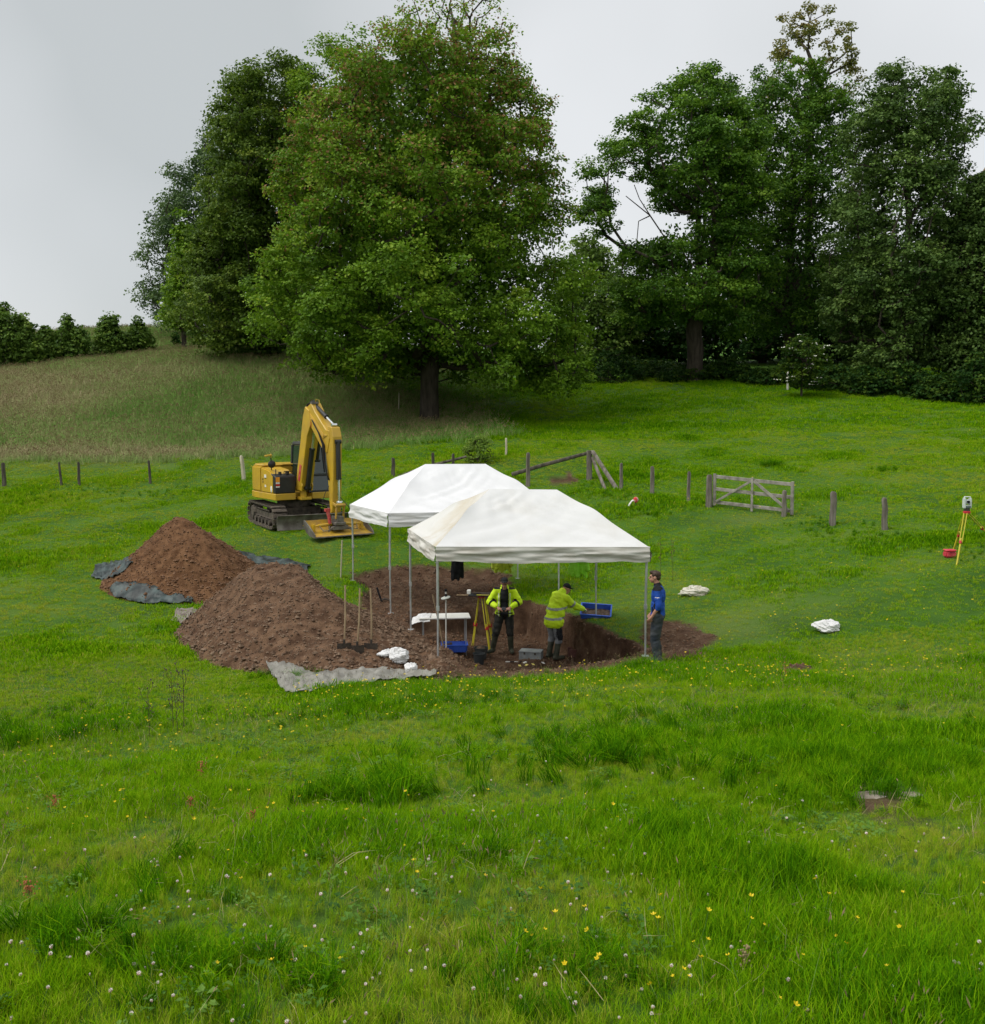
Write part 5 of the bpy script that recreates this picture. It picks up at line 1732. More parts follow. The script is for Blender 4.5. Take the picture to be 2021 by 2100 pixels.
    for (x, y, xt, yt) in ((x0, y1, x0 + .06, y1 - .18), (x1, y1, x1 - .06, y1 - .18), (x0, y0, x0 + .06, y0 + .05), (x1, y0, x1 - .06, y0 + .05), (x0, .38, x0 + .06, .36), (x1, .38, x1 - .06, .36)):
        b.bar((x, y, z0), (xt, yt, z1 - .05), .08, .09, up=(0, 1, 0))
    b.box(((x0 + x1) / 2, (y0 + y1) / 2, z0 + .03), (x1 - x0, y1 - y0, .07))
    b.bar((x0 + .02, y1 - .03, 1.62), (x1 - .02, y1 - .03, 1.62), .05, .06)
    b.build('cab_frame', blk, cab, bevel=.012)
    b = MB(); b.prism([(x0 + .02, y0 + .0), (x1 - .02, y0 + .0), (x1 - .02, y1 - .10), (x1 - .12, y1 - .03), (x0 + .12, y1 - .03), (x0 + .02, y1 - .10)], .11, Mz(z1)); R_ = b.build('cab_roof', mat('cab_roof_grey', (.06, .062, .06), (.10, .10, .095), scale=5, rough=.5), cab, bevel=.04, seg=2)
    b = MB(); b.box((-.82, y1 - .05, z1 + .02), (.14, .06, .07)); b.box((-.30, y1 - .05, z1 + .02), (.14, .06, .07)); b.tube([(-.9, .5, z1 + .09), (-.7, .8, z1 + .09), (-.45, .9, z1 + .09)], .012, 5); b.build('roof_lamp', blk, R_)

    def pane(nm, quad, m):
        n = (Vector(quad[1]) - Vector(quad[0])).cross(Vector(quad[3]) - Vector(quad[0])).normalized() * .012
        mb = MB(); mb.add([Vector(q) for q in quad] + [Vector(q) + n for q in quad], [(0, 1, 2, 3), (7, 6, 5, 4), (0, 4, 5, 1), (1, 5, 6, 2), (2, 6, 7, 3), (3, 7, 4, 0)])
        mb.build(nm, m, cab)
    ln = lambda z, a, b_: a + (b_ - a) * (z - z0) / (z1 - z0)
    yf = lambda z: ln(z, y1, y1 - .18)
    pane('windscreen', [(x0 + .06, yf(1.66), 1.66), (x1 - .06, yf(1.66), 1.66), (x1 - .1, yf(2.5), 2.5), (x0 + .1, yf(2.5), 2.5)], glass)
    pane('lower_front_pane', [(x0 + .05, yf(1.15), 1.15), (x1 - .05, yf(1.15), 1.15), (x1 - .05, yf(1.6), 1.6), (x0 + .05, yf(1.6), 1.6)], glass)
    pane('side_window', [(x1 - .01, .34, 1.55), (x1 - .01, y0 + .05, 1.55), (x1 - .05, y0 + .08, 2.5), (x1 - .05, .34, 2.5)], glass)
    pane('side_window', [(x1 - .01, y1 - .1, 1.35), (x1 - .01, .44, 1.35), (x1 - .05, .42, 2.5), (x1 - .05, y1 - .22, 2.5)], glass)
    pane('side_window', [(x0 + .01, y0 + .05, 1.55), (x0 + .01, .34, 1.55), (x0 + .05, .34, 2.5), (x0 + .05, y0 + .08, 2.5)], glass)
    pane('door_window', [(x0 + .01, .44, 1.2), (x0 + .01, y1 - .1, 1.2), (x0 + .05, y1 - .22, 2.5), (x0 + .05, .42, 2.5)], glass)
    pane('rear_window', [(x1 - .08, y0 + .01, 1.55), (x0 + .08, y0 + .01, 1.55), (x0 + .1, y0 + .05, 2.5), (x1 - .1, y0 + .05, 2.5)], glass2)
    b = MB(); b.box((-.55, .18, 1.50), (.46, .46, .12)); b.box((-.55, -.04, 1.82), (.44, .12, .62), rotm(-.12)); b.box((-.55, -.06, 2.2), (.26, .09, .18)); b.build('seat', blk, cab, bevel=.03)
    b = MB(); b.box((x1 + .012, .08, 1.32), (.02, .72, .44)); b.build('cab_side_panel', blk, cab)
    # thin sub frames on the windscreen
    b = MB(); b.bar((-.62, yf(1.7) + .02, 1.7), (-.58, yf(2.46) + .02, 2.46), .03, .02, up=(0, 1, 0)); b.build('wiper', blk, cab)
    # ---- swing bracket and boom
    bx = .14
    b = MB(); b.box((bx, 1.0, 1.22), (.34, .42, .10)); b.box((bx, 1.0, .93), (.36, .42, .09))
    b.lathe([(.10, .86), (.10, 1.30)], (bx, .98, 0), 14)
    for s in (-.17, .17):
        b.prism([(.86, 1.2), (1.26, 1.16), (1.32, 1.34), (1.08, 1.75), (.98, 1.75), (.92, 1.4)], .045, Matrix(((0, 0, 1, bx + s), (1, 0, 0, 0), (0, 1, 0, 0), (0, 0, 0, 1))))
    b.build('swing_bracket', yel, E, bevel=.01)

    def girder(nm, pts, w, m=yel, parent=E):
        """box girder from an outline in (y, z)"""
        mb = MB(); mb.prism(pts, w, Matrix(((0, 0, 1, bx), (1, 0, 0, 0), (0, 1, 0, 0), (0, 0, 0, 1))))
        return mb.build(nm, m, parent, bevel=.015)
    lower = girder('lower_boom', [(1.02, 1.32), (1.24, 1.26), (1.42, 1.9), (1.72, 2.85), (1.96, 3.18), (1.86, 3.62), (1.62, 3.74), (1.46, 3.45), (1.24, 2.6), (1.0, 1.8)], .40)
    b = MB(); b.box((bx + .206, 1.20, 1.72), (.008, .13, .52), rotm(-.28)); b.build('decal_strip', red, lower)
    upper = girder('upper_boom', [(1.66, 3.72), (1.58, 3.50), (1.70, 3.30), (1.95, 3.10), (2.75, 2.40), (2.95, 2.38), (3.12, 2.82), (3.08, 3.05), (2.9, 3.06), (2.2, 3.58), (1.95, 3.84)], .33)
    b = MB(); b.box((bx + .172, 1.92, 3.20), (.008, .10, .16)); b.build('decal_mark', dred, upper)
    stick = girder('stick', [(2.93, 3.02), (3.02, 3.16), (3.20, 3.14), (3.30, 2.86), (3.26, 1.6), (3.18, .66), (3.05, .62), (2.94, 1.6), (2.80, 2.5)], .29)

    def cylinder(nm, a, b_, r, split, parent, off=0.0, m=blk):
        a, b_ = Vector((bx + off, *a)), Vector((bx + off, *b_))
        s = a.lerp(b_, split)
        mb = MB(); mb.tube([a, s], r, 12); mb.tube([s - (b_ - a).normalized() * .05, s], r * 1.18, 12); mb.lathe([(r * .9, -.09), (r * .9, .09)], a, 10, Matrix.Rotation(math.pi / 2, 3, 'Y'))
        o = mb.build(nm, m, parent, smooth=True)
        mb = MB(); mb.tube([s, b_], r * .55, 10); mb.lathe([(r * .8, -.08), (r * .8, .08)], b_, 10, Matrix.Rotation(math.pi / 2, 3, 'Y')); mb.build('piston_rod', chrome, o, smooth=True)
    cylinder('boom_cylinder', (1.30, 1.25), (1.80, 2.95), .075, .72, E)
    cylinder('stick_cylinder', (1.86, 3.80), (3.10, 3.20), .06, .62, upper)
    cylinder('bucket_cylinder', (3.32, 2.72), (3.36, .95), .07, .62, stick)
    cylinder('adjust_cylinder', (1.45, 2.1), (1.72, 3.2), .055, .8, lower, off=-.26)
    # hoses over the bends
    b = MB()
    rr = random.Random(5)
    for k in range(5):
        o_ = bx + .06 - k * .045
        b.tube([(o_, 1.18, 2.2), (o_ + .02, 1.20, 2.9), (o_, 1.32, 3.4 + .02 * k), (o_, 1.52, 3.80 + .03 * k), (o_, 1.75, 3.88), (o_, 1.95, 3.78), (o_, 2.2, 3.52)], .020, 6)
    b.build('hose_bundle', rub, lower, smooth=True)
    b = MB()
    for k in range(4):
        o_ = bx + .19 - .02 * k
        b.tube([(o_, 2.05, 3.35 - .05 * k), (o_ + .03, 2.5, 3.0 - .04 * k), (o_ + .05, 2.82, 2.62), (o_ + .06, 2.86, 2.3 - .07 * k), (o_ + .04, 2.98, 1.95 - .1 * k), (o_, 3.05, 1.6)], .018, 6)
    b.build('hose_bundle', rub, upper, smooth=True)
    b = MB()
    for k in range(3):
        b.tube([(bx + .17, 1.85, 3.55 - .06 * k), (bx + .178, 2.2, 3.34 - .06 * k), (bx + .178, 2.75, 2.92 - .05 * k), (bx + .17, 2.98, 2.9)], .012, 5)
    b.tube([(bx - .06, 1.75, 3.8), (bx - .06, 1.86, 3.95), (bx - .06, 2.05, 3.93), (bx - .06, 2.1, 3.72)], .014, 5)
    b.build('steel_pipe', yel, upper, smooth=True)
    b = MB(); b.box((bx, 1.70, 3.05), (.34, .10, .06)); b.box((bx + .05, 1.95, 3.84), (.22, .14, .06)); b.lathe([(.10, -.16), (.10, .16)], (bx, 1.78, 3.55), 14, Matrix.Rotation(math.pi / 2, 3, 'Y')); b.build('pivot_pin', steel, upper)
    b = MB(); b.tube([(bx + .05, 3.36, 2.3), (bx + .05, 3.50, 2.0), (bx + .05, 3.42, 1.6)], .012, 5); b.tube([(bx, 3.25, 1.2), (bx - .12, 3.5, .95), (bx - .35, 3.75, .55)], .010, 5); b.tube([(bx + .1, 3.0, 1.5), (bx + .28, 3.0, 1.2), (bx + .38, 3.02, .9), (bx + .36, 3.06, .66)], .010, 5); b.build('loose_hose', rub, stick, smooth=True)
    # linkage and quick hitch
    b = MB()
    for s in (-.12, .12):
        b.bar((bx + s, 3.12, .95), (bx + s, 3.42, .86), .035, .08); b.bar((bx + s, 3.42, .86), (bx + s, 3.36, .48), .035, .08)
    b.lathe([(.05, -.16), (.05, .16)], (bx, 3.42, .88), 10, Matrix.Rotation(math.pi / 2, 3, 'Y'))
    b.build('bucket_link', yel2, stick, bevel=.008)
    b = MB(); b.box((bx, 3.24, .46), (.24, .36, .20)); b.box((bx, 3.24, .34), (.34, .42, .10)); b.build('quick_hitch', steel, E, bevel=.02)
    b = MB(); b.tube([(bx + .30, 3.2, .70), (bx + .27, 3.22, .55), (bx + .25, 3.24, .34)], [.055, .05, .045], 8); b.box((bx + .30, 3.18, .74), (.14, .12, .08)); b.build('tilt_coupling', red, E, smooth=True)
    # ---- wide ditching bucket
    sec = [(3.60, .03), (3.45, .06), (3.26, .10), (3.10, .18), (2.98, .32), (2.95, .44), (2.92, .44), (2.95, .30), (3.08, .15), (3.24, .065), (3.45, .02), (3.60, .0)]
    Mx = Matrix(((0, 0, 1, bx - .02), (1, 0, 0, 0), (0, 1, 0, 0), (0, 0, 0, 1)))
    b = MB(); b.prism(sec, 1.86, Mx); B_ = b.build('bucket', yel2, E, smooth=True)
    for s in (-.945, .945):
        b = MB(); b.prism([(3.66, .0), (3.62, .10), (3.40, .24), (3.18, .36), (2.96, .47), (2.90, .44), (2.94, .28), (3.08, .12), (3.3, .02)], .03, Matrix(((0, 0, 1, bx - .02 + s), (1, 0, 0, 0), (0, 1, 0, 0), (0, 0, 0, 1))))
        b.build('side_plate', steel, B_, bevel=.004)
    b = MB(); b.box((bx - .02, 3.64, .012), (1.86, .10, .024)); b.build('cutting_edge', steel, B_)
    b = MB()
    for s in (-1, 1):
        b.tube([(bx + s * .12, 3.16, .32), (bx + s * .62, 3.22, .30)], .05, 10); b.tube([(bx + s * .62, 3.22, .30), (bx + s * .76, 3.24, .29)], .03, 8)
        b.box((bx + s * .78, 3.22, .24), (.06, .16, .20))
    b.build('tilt_cylinder', yel, B_, smooth=True)
    b = MB()
    for s in (-1, 1):
        b.bar((bx + s * .02, 3.2, .30), (bx + s * .40, 3.44, .15), .03, .05)
        b.tube([(bx + s * .25, 3.2, .3), (bx + s * .38, 3.45, .18), (bx + s * .55, 3.42, .16), (bx + s * .6, 3.25, .3)], .012, 5)
    b.box((bx, 3.26, .22), (.46, .34, .10))
    b.build('tilt_plate', steel, B_)
    return E


def thing_part(name, parent):
    o = bpy.data.objects.new(name, None)
    COL.objects.link(o)
    o.parent = parent
    return o


excavator()
# ------------------------------------------------------------------ people
def capsule(b, a, c, ra, rc, n=14):
    """closed tapered capsule"""
    a, c = Vector(a), Vector(c)
    t = (c - a)
    L = t.length
    t = t.normalized() if L > 1e-5 else Vector((0, 0, 1))
    x = t.cross(Vector((.3, .9, .2)))
    x = x.normalized() if x.length > .1 else t.cross(Vector((1, 0, 0))).normalized()
    y = t.cross(x)
    rings = []
    for k in range(1, 5):
        th = math.pi / 2 * (1 - k / 4.0)
        rings.append((a - t * ra * math.sin(th), ra * math.cos(th)))
    for k in range(0, 4):
        th = math.pi / 2 * k / 4.0
        rings.append((c + t * rc * math.sin(th), rc * math.cos(th)))
    vs = []; fs = []
    for p, r in rings:
        for k in range(n):
            an = 2 * math.pi * k / n
            vs.append(p + (x * math.cos(an) + y * math.sin(an)) * max(r, .001))
    m = len(rings)
    for i in range(m - 1):
        for k in range(n):
            q = i * n + k; w = i * n + (k + 1) % n
            fs.append((q, q + n, w + n, w))
    fs.append(tuple(range(n))); fs.append(tuple(reversed([(m - 1) * n + k for k in range(n)])))
    b.add(vs, fs)


def blob(name, prims, m, parent, vox=.011, smooth=4, ratio=.6, wrinkle=0.0, cut=None):
    """one continuous skin grown over tapered capsules ('c') and ellipsoids ('e')"""
    b = MB()
    for p in prims:
        if p[0] == 'c':
            capsule(b, *p[1:])
        else:
            b.ell(p[1], p[2], 14, p[3] if len(p) > 3 else None)
    me = bpy.data.meshes.new(name)
    me.from_pydata([tuple(v) for v in b.v], [], b.f)
    bm = bmesh.new(); bm.from_mesh(me); bmesh.ops.recalc_face_normals(bm, faces=bm.faces); bm.to_mesh(me); bm.free()
    o = bpy.data.objects.new('tmp', me)
    COL.objects.link(o)
    md = o.modifiers.new('r', 'REMESH'); md.mode = 'VOXEL'; md.voxel_size = vox
    ms = o.modifiers.new('s', 'SMOOTH'); ms.factor = .5; ms.iterations = smooth
    dg = bpy.context.evaluated_depsgraph_get()
    new = bpy.data.meshes.new_from_object(o.evaluated_get(dg))
    bpy.data.objects.remove(o, do_unlink=True)
    n = len(new.vertices)
    co = np.empty(n * 3, np.float32); new.vertices.foreach_get('co', co); co = co.reshape(-1, 3)
    if wrinkle:
        nr = np.empty(n * 3, np.float32); new.vertices.foreach_get('normal', nr); nr = nr.reshape(-1, 3)
        w = fbm(co[:, 0] * 9 + co[:, 1] * 7, co[:, 2] * 16 + co[:, 1] * 5, 3) - .5
        co = co + nr * (w * wrinkle)[:, None]
        new.vertices.foreach_set('co', co.astype(np.float32).ravel())
    if cut is not None:
        bm = bmesh.new(); bm.from_mesh(new)
        kill = [f for f in bm.faces if cut(f.calc_center_median())]
        bmesh.ops.delete(bm, geom=kill, context='FACES')
        bm.to_mesh(new); bm.free()
    new.name = name
    new.materials.clear()
    new.materials.append(m)
    new.polygons.foreach_set('use_smooth', np.ones(len(new.polygons), bool))
    return link(name, new, parent)


def shell_band(name, src, test, off, m, parent):
    """a band lying on a garment: faces of src chosen by test, lifted a little, with thickness"""
    bm = bmesh.new(); bm.from_mesh(src.data)
    bm.normal_update()
    kill = [f for f in bm.faces if not test(f.calc_center_median(), f.normal)]
    bmesh.ops.delete(bm, geom=kill, context='FACES')
    for v in bm.verts:
        v.co += v.normal * off
    me = bpy.data.meshes.new(name); bm.to_mesh(me); bm.free()
    me.materials.clear(); me.materials.append(m)
    return link(name, me, parent)


def hand(prims, wrist, palm_end, nrm, curl, side):
    """palm and five bent fingers from the wrist towards palm_end; nrm the way the palm faces; side +1/-1 where the thumb leaves"""
    w, e, nrm = Vector(wrist), Vector(palm_end), Vector(nrm).normalized()
    d = (e - w).normalized()
    s = d.cross(nrm).normalized() * side
    pal = w + d * .085
    prims.append(('c', w, w + d * .03, .026, .028))
    for k in (-1.2, -.4, .4, 1.2):
        prims.append(('c', w + d * .02 + s * k * .012, pal + s * k * .018, .016, .014))
    for k, ln in ((-1.5, .062), (-.5, .078), (.5, .082), (1.5, .072)):
        q0 = pal + s * k * .019
        dd = d.copy(); p = q0
        for j in range(3):
            dd = (dd * math.cos(curl) + nrm * math.sin(curl)).normalized()
            p2 = p + dd * ln * (.42, .32, .26)[j]
            prims.append(('c', p, p2, .0095 - .0008 * j, .0090 - .0009 * j))
            p = p2
    t0 = w + d * .03 + s * .024
    t1 = t0 + (d * .6 + s * .7 + nrm * .25).normalized() * .042
    t2 = t1 + (d * .9 + nrm * .45).normalized() * .034
    prims.append(('c', t0, t1, .014, .012)); prims.append(('c', t1, t2, .012, .009))


def head_prims(c, fwd, up, s=1.0):
    """skull, jaw, nose, ears, brow; c = centre of the head"""
    c, f, u = Vector(c), Vector(fwd).normalized(), Vector(up).normalized()
    r = f.cross(u).normalized()
    u = r.cross(f).normalized()
    R = Matrix((r, f, u)).transposed()
    q = lambda a, b_, d: c + r * a * s + f * b_ * s + u * d * s
    pr = [('e', q(0, -.012, .025), (.076 * s, .095 * s, .090 * s), R), ('e', q(0, .028, -.045), (.058 * s, .062 * s, .068 * s), R),
          ('e', q(0, .055, -.092), (.030 * s, .028 * s, .022 * s), R),
          ('c', q(0, .090, .01), q(0, .112, -.028), .010 * s, .014 * s), ('c', q(-.035, .082, .022), q(.035, .082, .022), .012 * s, .012 * s),
          ('c', q(-.018, .088, -.062), q(.018, .088, -.062), .009 * s, .009 * s),
          ('e', q(-.078, -.005, -.012), (.012 * s, .022 * s, .034 * s), R), ('e', q(.078, -.005, -.012), (.012 * s, .022 * s, .034 * s), R)]
    return pr, R, q


m_skin = mat('skin', (.42, .21, .145), (.50, .27, .19), scale=12, rough=.55)
m_hair = mat('dark_brown_hair', (.035, .020, .012), (.07, .04, .025), scale=40, rough=.6, bump=.6, bscale=60)
m_hivis = mat('hi_vis_yellow', (.58, .84, .012), (.64, .88, .03), scale=6, rough=.65, spec=.25)
m_hiband = mat('reflective_band', (.26, .29, .26), (.36, .38, .35), scale=12, rough=.35, spec=.6)
m_hiband_l = mat('bright_reflective_band', (.62, .66, .55), (.5, .55, .42), scale=12, rough=.3, spec=.7)
m_black = mat('black_cloth', (.012, .013, .015), (.026, .027, .030), scale=9, rough=.85, spec=.15)
m_dark_tr = mat('dark_muddy_trousers', (.016, .018, .017), (.045, .043, .036), scale=6, rough=.9, spec=.15)
m_grey_tr = mat('grey_work_trousers', (.14, .15, .16), (.22, .23, .24), scale=8, rough=.85)
m_boot = mat('olive_rubber_boot', (.035, .042, .026), (.075, .075, .05), scale=9, rough=.6)
m_boot_m = mat('muddy_boot', (.06, .058, .05), (.14, .125, .10), scale=10, rough=.85)
m_blue = mat('royal_blue_cloth', (.012, .055, .30), (.02, .085, .40), scale=6, rough=.75, spec=.2)
m_navy_tr = mat('navy_muddy_trousers', (.022, .03, .04), (.06, .065, .065), scale=5, rough=.9)
m_eye = mat('eye', (.05, .04, .04), rough=.2)
m_lip = mat('lips', (.33, .12, .10), rough=.5)
m_badge = mat('white_badge', (.7, .65, .68))


def face(parent, q, glasses=False):
    for s in (-1, 1):
        b = MB(); b.ell(q(s * .033, .083, .004), .011, 8); b.build('eye', m_eye, parent, smooth=True)
    b = MB(); b.ell(q(0, .094, -.064), (.024, .008, .006), 8); b.build('mouth', m_lip, parent, smooth=True)
    if glasses:
        b = MB()
        for s in (-1, 1):
            b.tube([q(s * .034 + .026 * math.cos(a), .103, .002 + .019 * math.sin(a)) for a in [k * math.pi / 5 for k in range(11)]], .003, 5)
            b.tube([q(s * .06, .10, .008), q(s * .08, .01, .008)], .003, 5)
        b.build('glasses', m_black, parent)


def legs(hipL, hipR, kneeL, kneeR, ankL, ankR, toeL, toeR, grow=0.0):
    g = grow
    return [('c', hipL, kneeL, .088 + g, .060 + g), ('c', kneeL, ankL, .058 + g, .042 + g), ('c', hipR, kneeR, .088 + g, .060 + g), ('c', kneeR, ankR, .058 + g, .042 + g)]


def boots(name, parent, pairs, m, high=.30):
    for knee, ank, toe in pairs:
        knee, ank, toe = Vector(knee), Vector(ank), Vector(toe)
        d = (knee - ank).normalized()
        h = Vector((ank.x, ank.y, ank.z))
        pr = [('c', ank + d * .02, ank + d * high, .062, .073), ('c', Vector((ank.x, ank.y, .05)), Vector((toe.x, toe.y, .045)), .05, .043), ('c', Vector((ank.x, ank.y, .05)), ank + d * .03, .055, .06),
              ('c', Vector((ank.x, ank.y, .045)) - (toe - ank).normalized() * .05 * 1.0, Vector((ank.x, ank.y, .05)), .045, .05)]
        blob(name, pr, m, parent, vox=.012, ratio=1)


def V3(*a):
    return Vector(a)


def person_facing():
    """hi-vis jacket open over black, standing in the pit, facing the camera, hands before the belly"""
    g = G(966, 1249)
    face_a = math.atan2(-g.x, -g.y)
    E = thing('person', 'person in open yellow hi-vis jacket over black clothes standing in the pit facing the camera', 'person', (g.x, g.y, zat(g.x, g.y)), math.radians(176))
    hip = V3(0, .0, .93)
    hL, hR = V3(-.10, 0, .90), V3(.10, 0, .90)                 # local -x is the person's left... (+y forward, +x right)
    kL, kR = V3(-.13, .05, .49), V3(.19, .07, .49)
    aL, aR = V3(-.15, -.02, .09), V3(.27, .01, .09)
    tL, tR = V3(-.19, .16, .05), V3(.36, .16, .05)
    chest = V3(0, .01, 1.30); neck = V3(0, .03, 1.50)
    sL, sR = V3(-.19, .0, 1.43), V3(.19, .0, 1.43)
    eL, eR = V3(-.34, .03, 1.19), V3(.34, .03, 1.19)
    wL, wR = V3(-.15, .22, 1.09), V3(.15, .22, 1.09)
    hd = V3(0, .07, 1.635)
    hp, R, q = head_prims(hd, (0, 1, -.28), (0, .28, 1))
    pr = list(hp)
    pr += [('c', neck - V3(0, .01, .06), hd - V3(0, .02, .05), .056, .054), ('e', (0, 0, 1.32), (.165, .11, .20)), ('e', (0, 0, 1.08), (.145, .105, .18)), ('e', (0, 0, .93), (.165, .115, .12)),
           ('c', sL, sR, .06, .06), ('c', sL, eL, .052, .042), ('c', eL, wL, .042, .028), ('c', sR, eR, .052, .042), ('c', eR, wR, .042, .028)]
    pr += legs(hL, hR, kL, kR, aL, aR, tL, tR, -.008)
    pr += [('c', V3(aL.x, aL.y, .055), V3(tL.x, tL.y, .045), .034, .028), ('c', V3(aR.x, aR.y, .055), V3(tR.x, tR.y, .045), .034, .028)]
    hand(pr, wL, V3(-.07, .27, 1.07), (.2, -.3, -.9), .45, 1)
    hand(pr, wR, V3(.07, .27, 1.07), (-.2, -.3, -.9), .45, -1)
    blob('body', pr, m_skin, E, vox=.0100)
    face(E, q, glasses=True)
    # black fleece with a collar
    fl = [('e', (0, .0, 1.32), (.18, .128, .21)), ('e', (0, .0, 1.08), (.165, .125, .2)), ('e', (0, 0, .93), (.17, .125, .10)), ('c', V3(0, .0, 1.46), V3(0, .02, 1.53), .085, .066), ('c', sL, sR, .065, .065)]
    blob('fleece', fl, m_black, E, vox=.012, wrinkle=.015)
    # jacket, open down the front
    jk = [('e', (0, -.015, 1.31), (.215, .15, .22)), ('e', (0, -.01, 1.08), (.215, .155, .24)), ('e', (0, -.01, .92), (.225, .16, .17)), ('c', sL, sR, .088, .088),
          ('c', sL, eL, .088, .078), ('c', eL, eL.lerp(wL, .82), .080, .062), ('c', sR, eR, .088, .078), ('c', eR, eR.lerp(wR, .82), .080, .062), ('c', V3(0, -.03, 1.47), V3(0, -.03, 1.56), .095, .085)]
    arm = lambda p: min((p - eL).length, (p - eR).length, (p - wL).length, (p - wR).length) < .15
    op = lambda p: (p.y > .05 and abs(p.x) < (.085 + .04 * max(0, 1.1 - p.z)) and not (abs(p.x) > .12)) or p.z < .80 or p.z > 1.575
    J = blob('jacket', jk, m_hivis, E, vox=.012, wrinkle=.03, cut=op)
    shell_band('black_yoke', J, lambda p, n: p.z > 1.485 and .10 < abs(p.x) < .24, .004, m_black, J)
    for s, nm in ((-1, 'placket'), (1, 'placket')):
        shell_band(nm, J, lambda p, n, s=s: p.y > .03 and s * p.x > .06 and s * p.x < .098 and p.z < 1.42, .004, m_black, J)
        shell_band('reflective_strip', J, lambda p, n, s=s: p.y > .0 and s * p.x > .115 and s * p.x < .138 and p.z > .84 and p.z < 1.4, .005, m_hiband_l, J)
    for e, w in ((eL, wL), (eR, wR)):
        shell_band('sleeve_band', J, lambda p, n, e=e, w=w: .06 < (p - e).dot((w - e).normalized()) < .11 and (p - e - (w - e).normalized() * (p - e).dot((w - e).normalized())).length < .12 and p.y > .02, .004, m_black, J)
    tr = legs(hL, hR, kL, kR, aL, aR, tL, tR, .026) + [('e', (0, 0, .93), (.175, .13, .12))]
    blob('trousers', tr, m_dark_tr, E, vox=.012, wrinkle=.03, cut=lambda p: p.z < .40)
    boots('boot', E, ((kL, aL, tL), (kR, aR, tR)), m_boot, .33)
    b = MB()
    b.ell(q(0, -.014, .052), (.083, .104, .078), 14, R); b.ell(q(0, .085, .070), (.07, .07, .010), 12, R)
    b.build('cap', m_black, E, smooth=True)
    b = MB(); b.tube([V3(-.19, .10, .945), V3(0, .15, .935), V3(.19, .10, .945)], .016, 6); b.box((.02, .15, .935), (.05, .02, .045)); b.build('belt', m_black, E, smooth=True)
    b = MB(); b.box((.0, .30, 1.085), (.10, .012, .07), rotm(.5, 0, .1)); tag(b.build('finds_tag', mat('dark_card', (.06, .06, .07)), loc=None), 'small dark card held in the hands of the person facing the camera', 'card')
    o = bpy.data.objects[[k.name for k in bpy.data.objects if k.name.startswith('finds_tag')][-1]]
    o.location = E.location; o.rotation_euler = E.rotation_euler


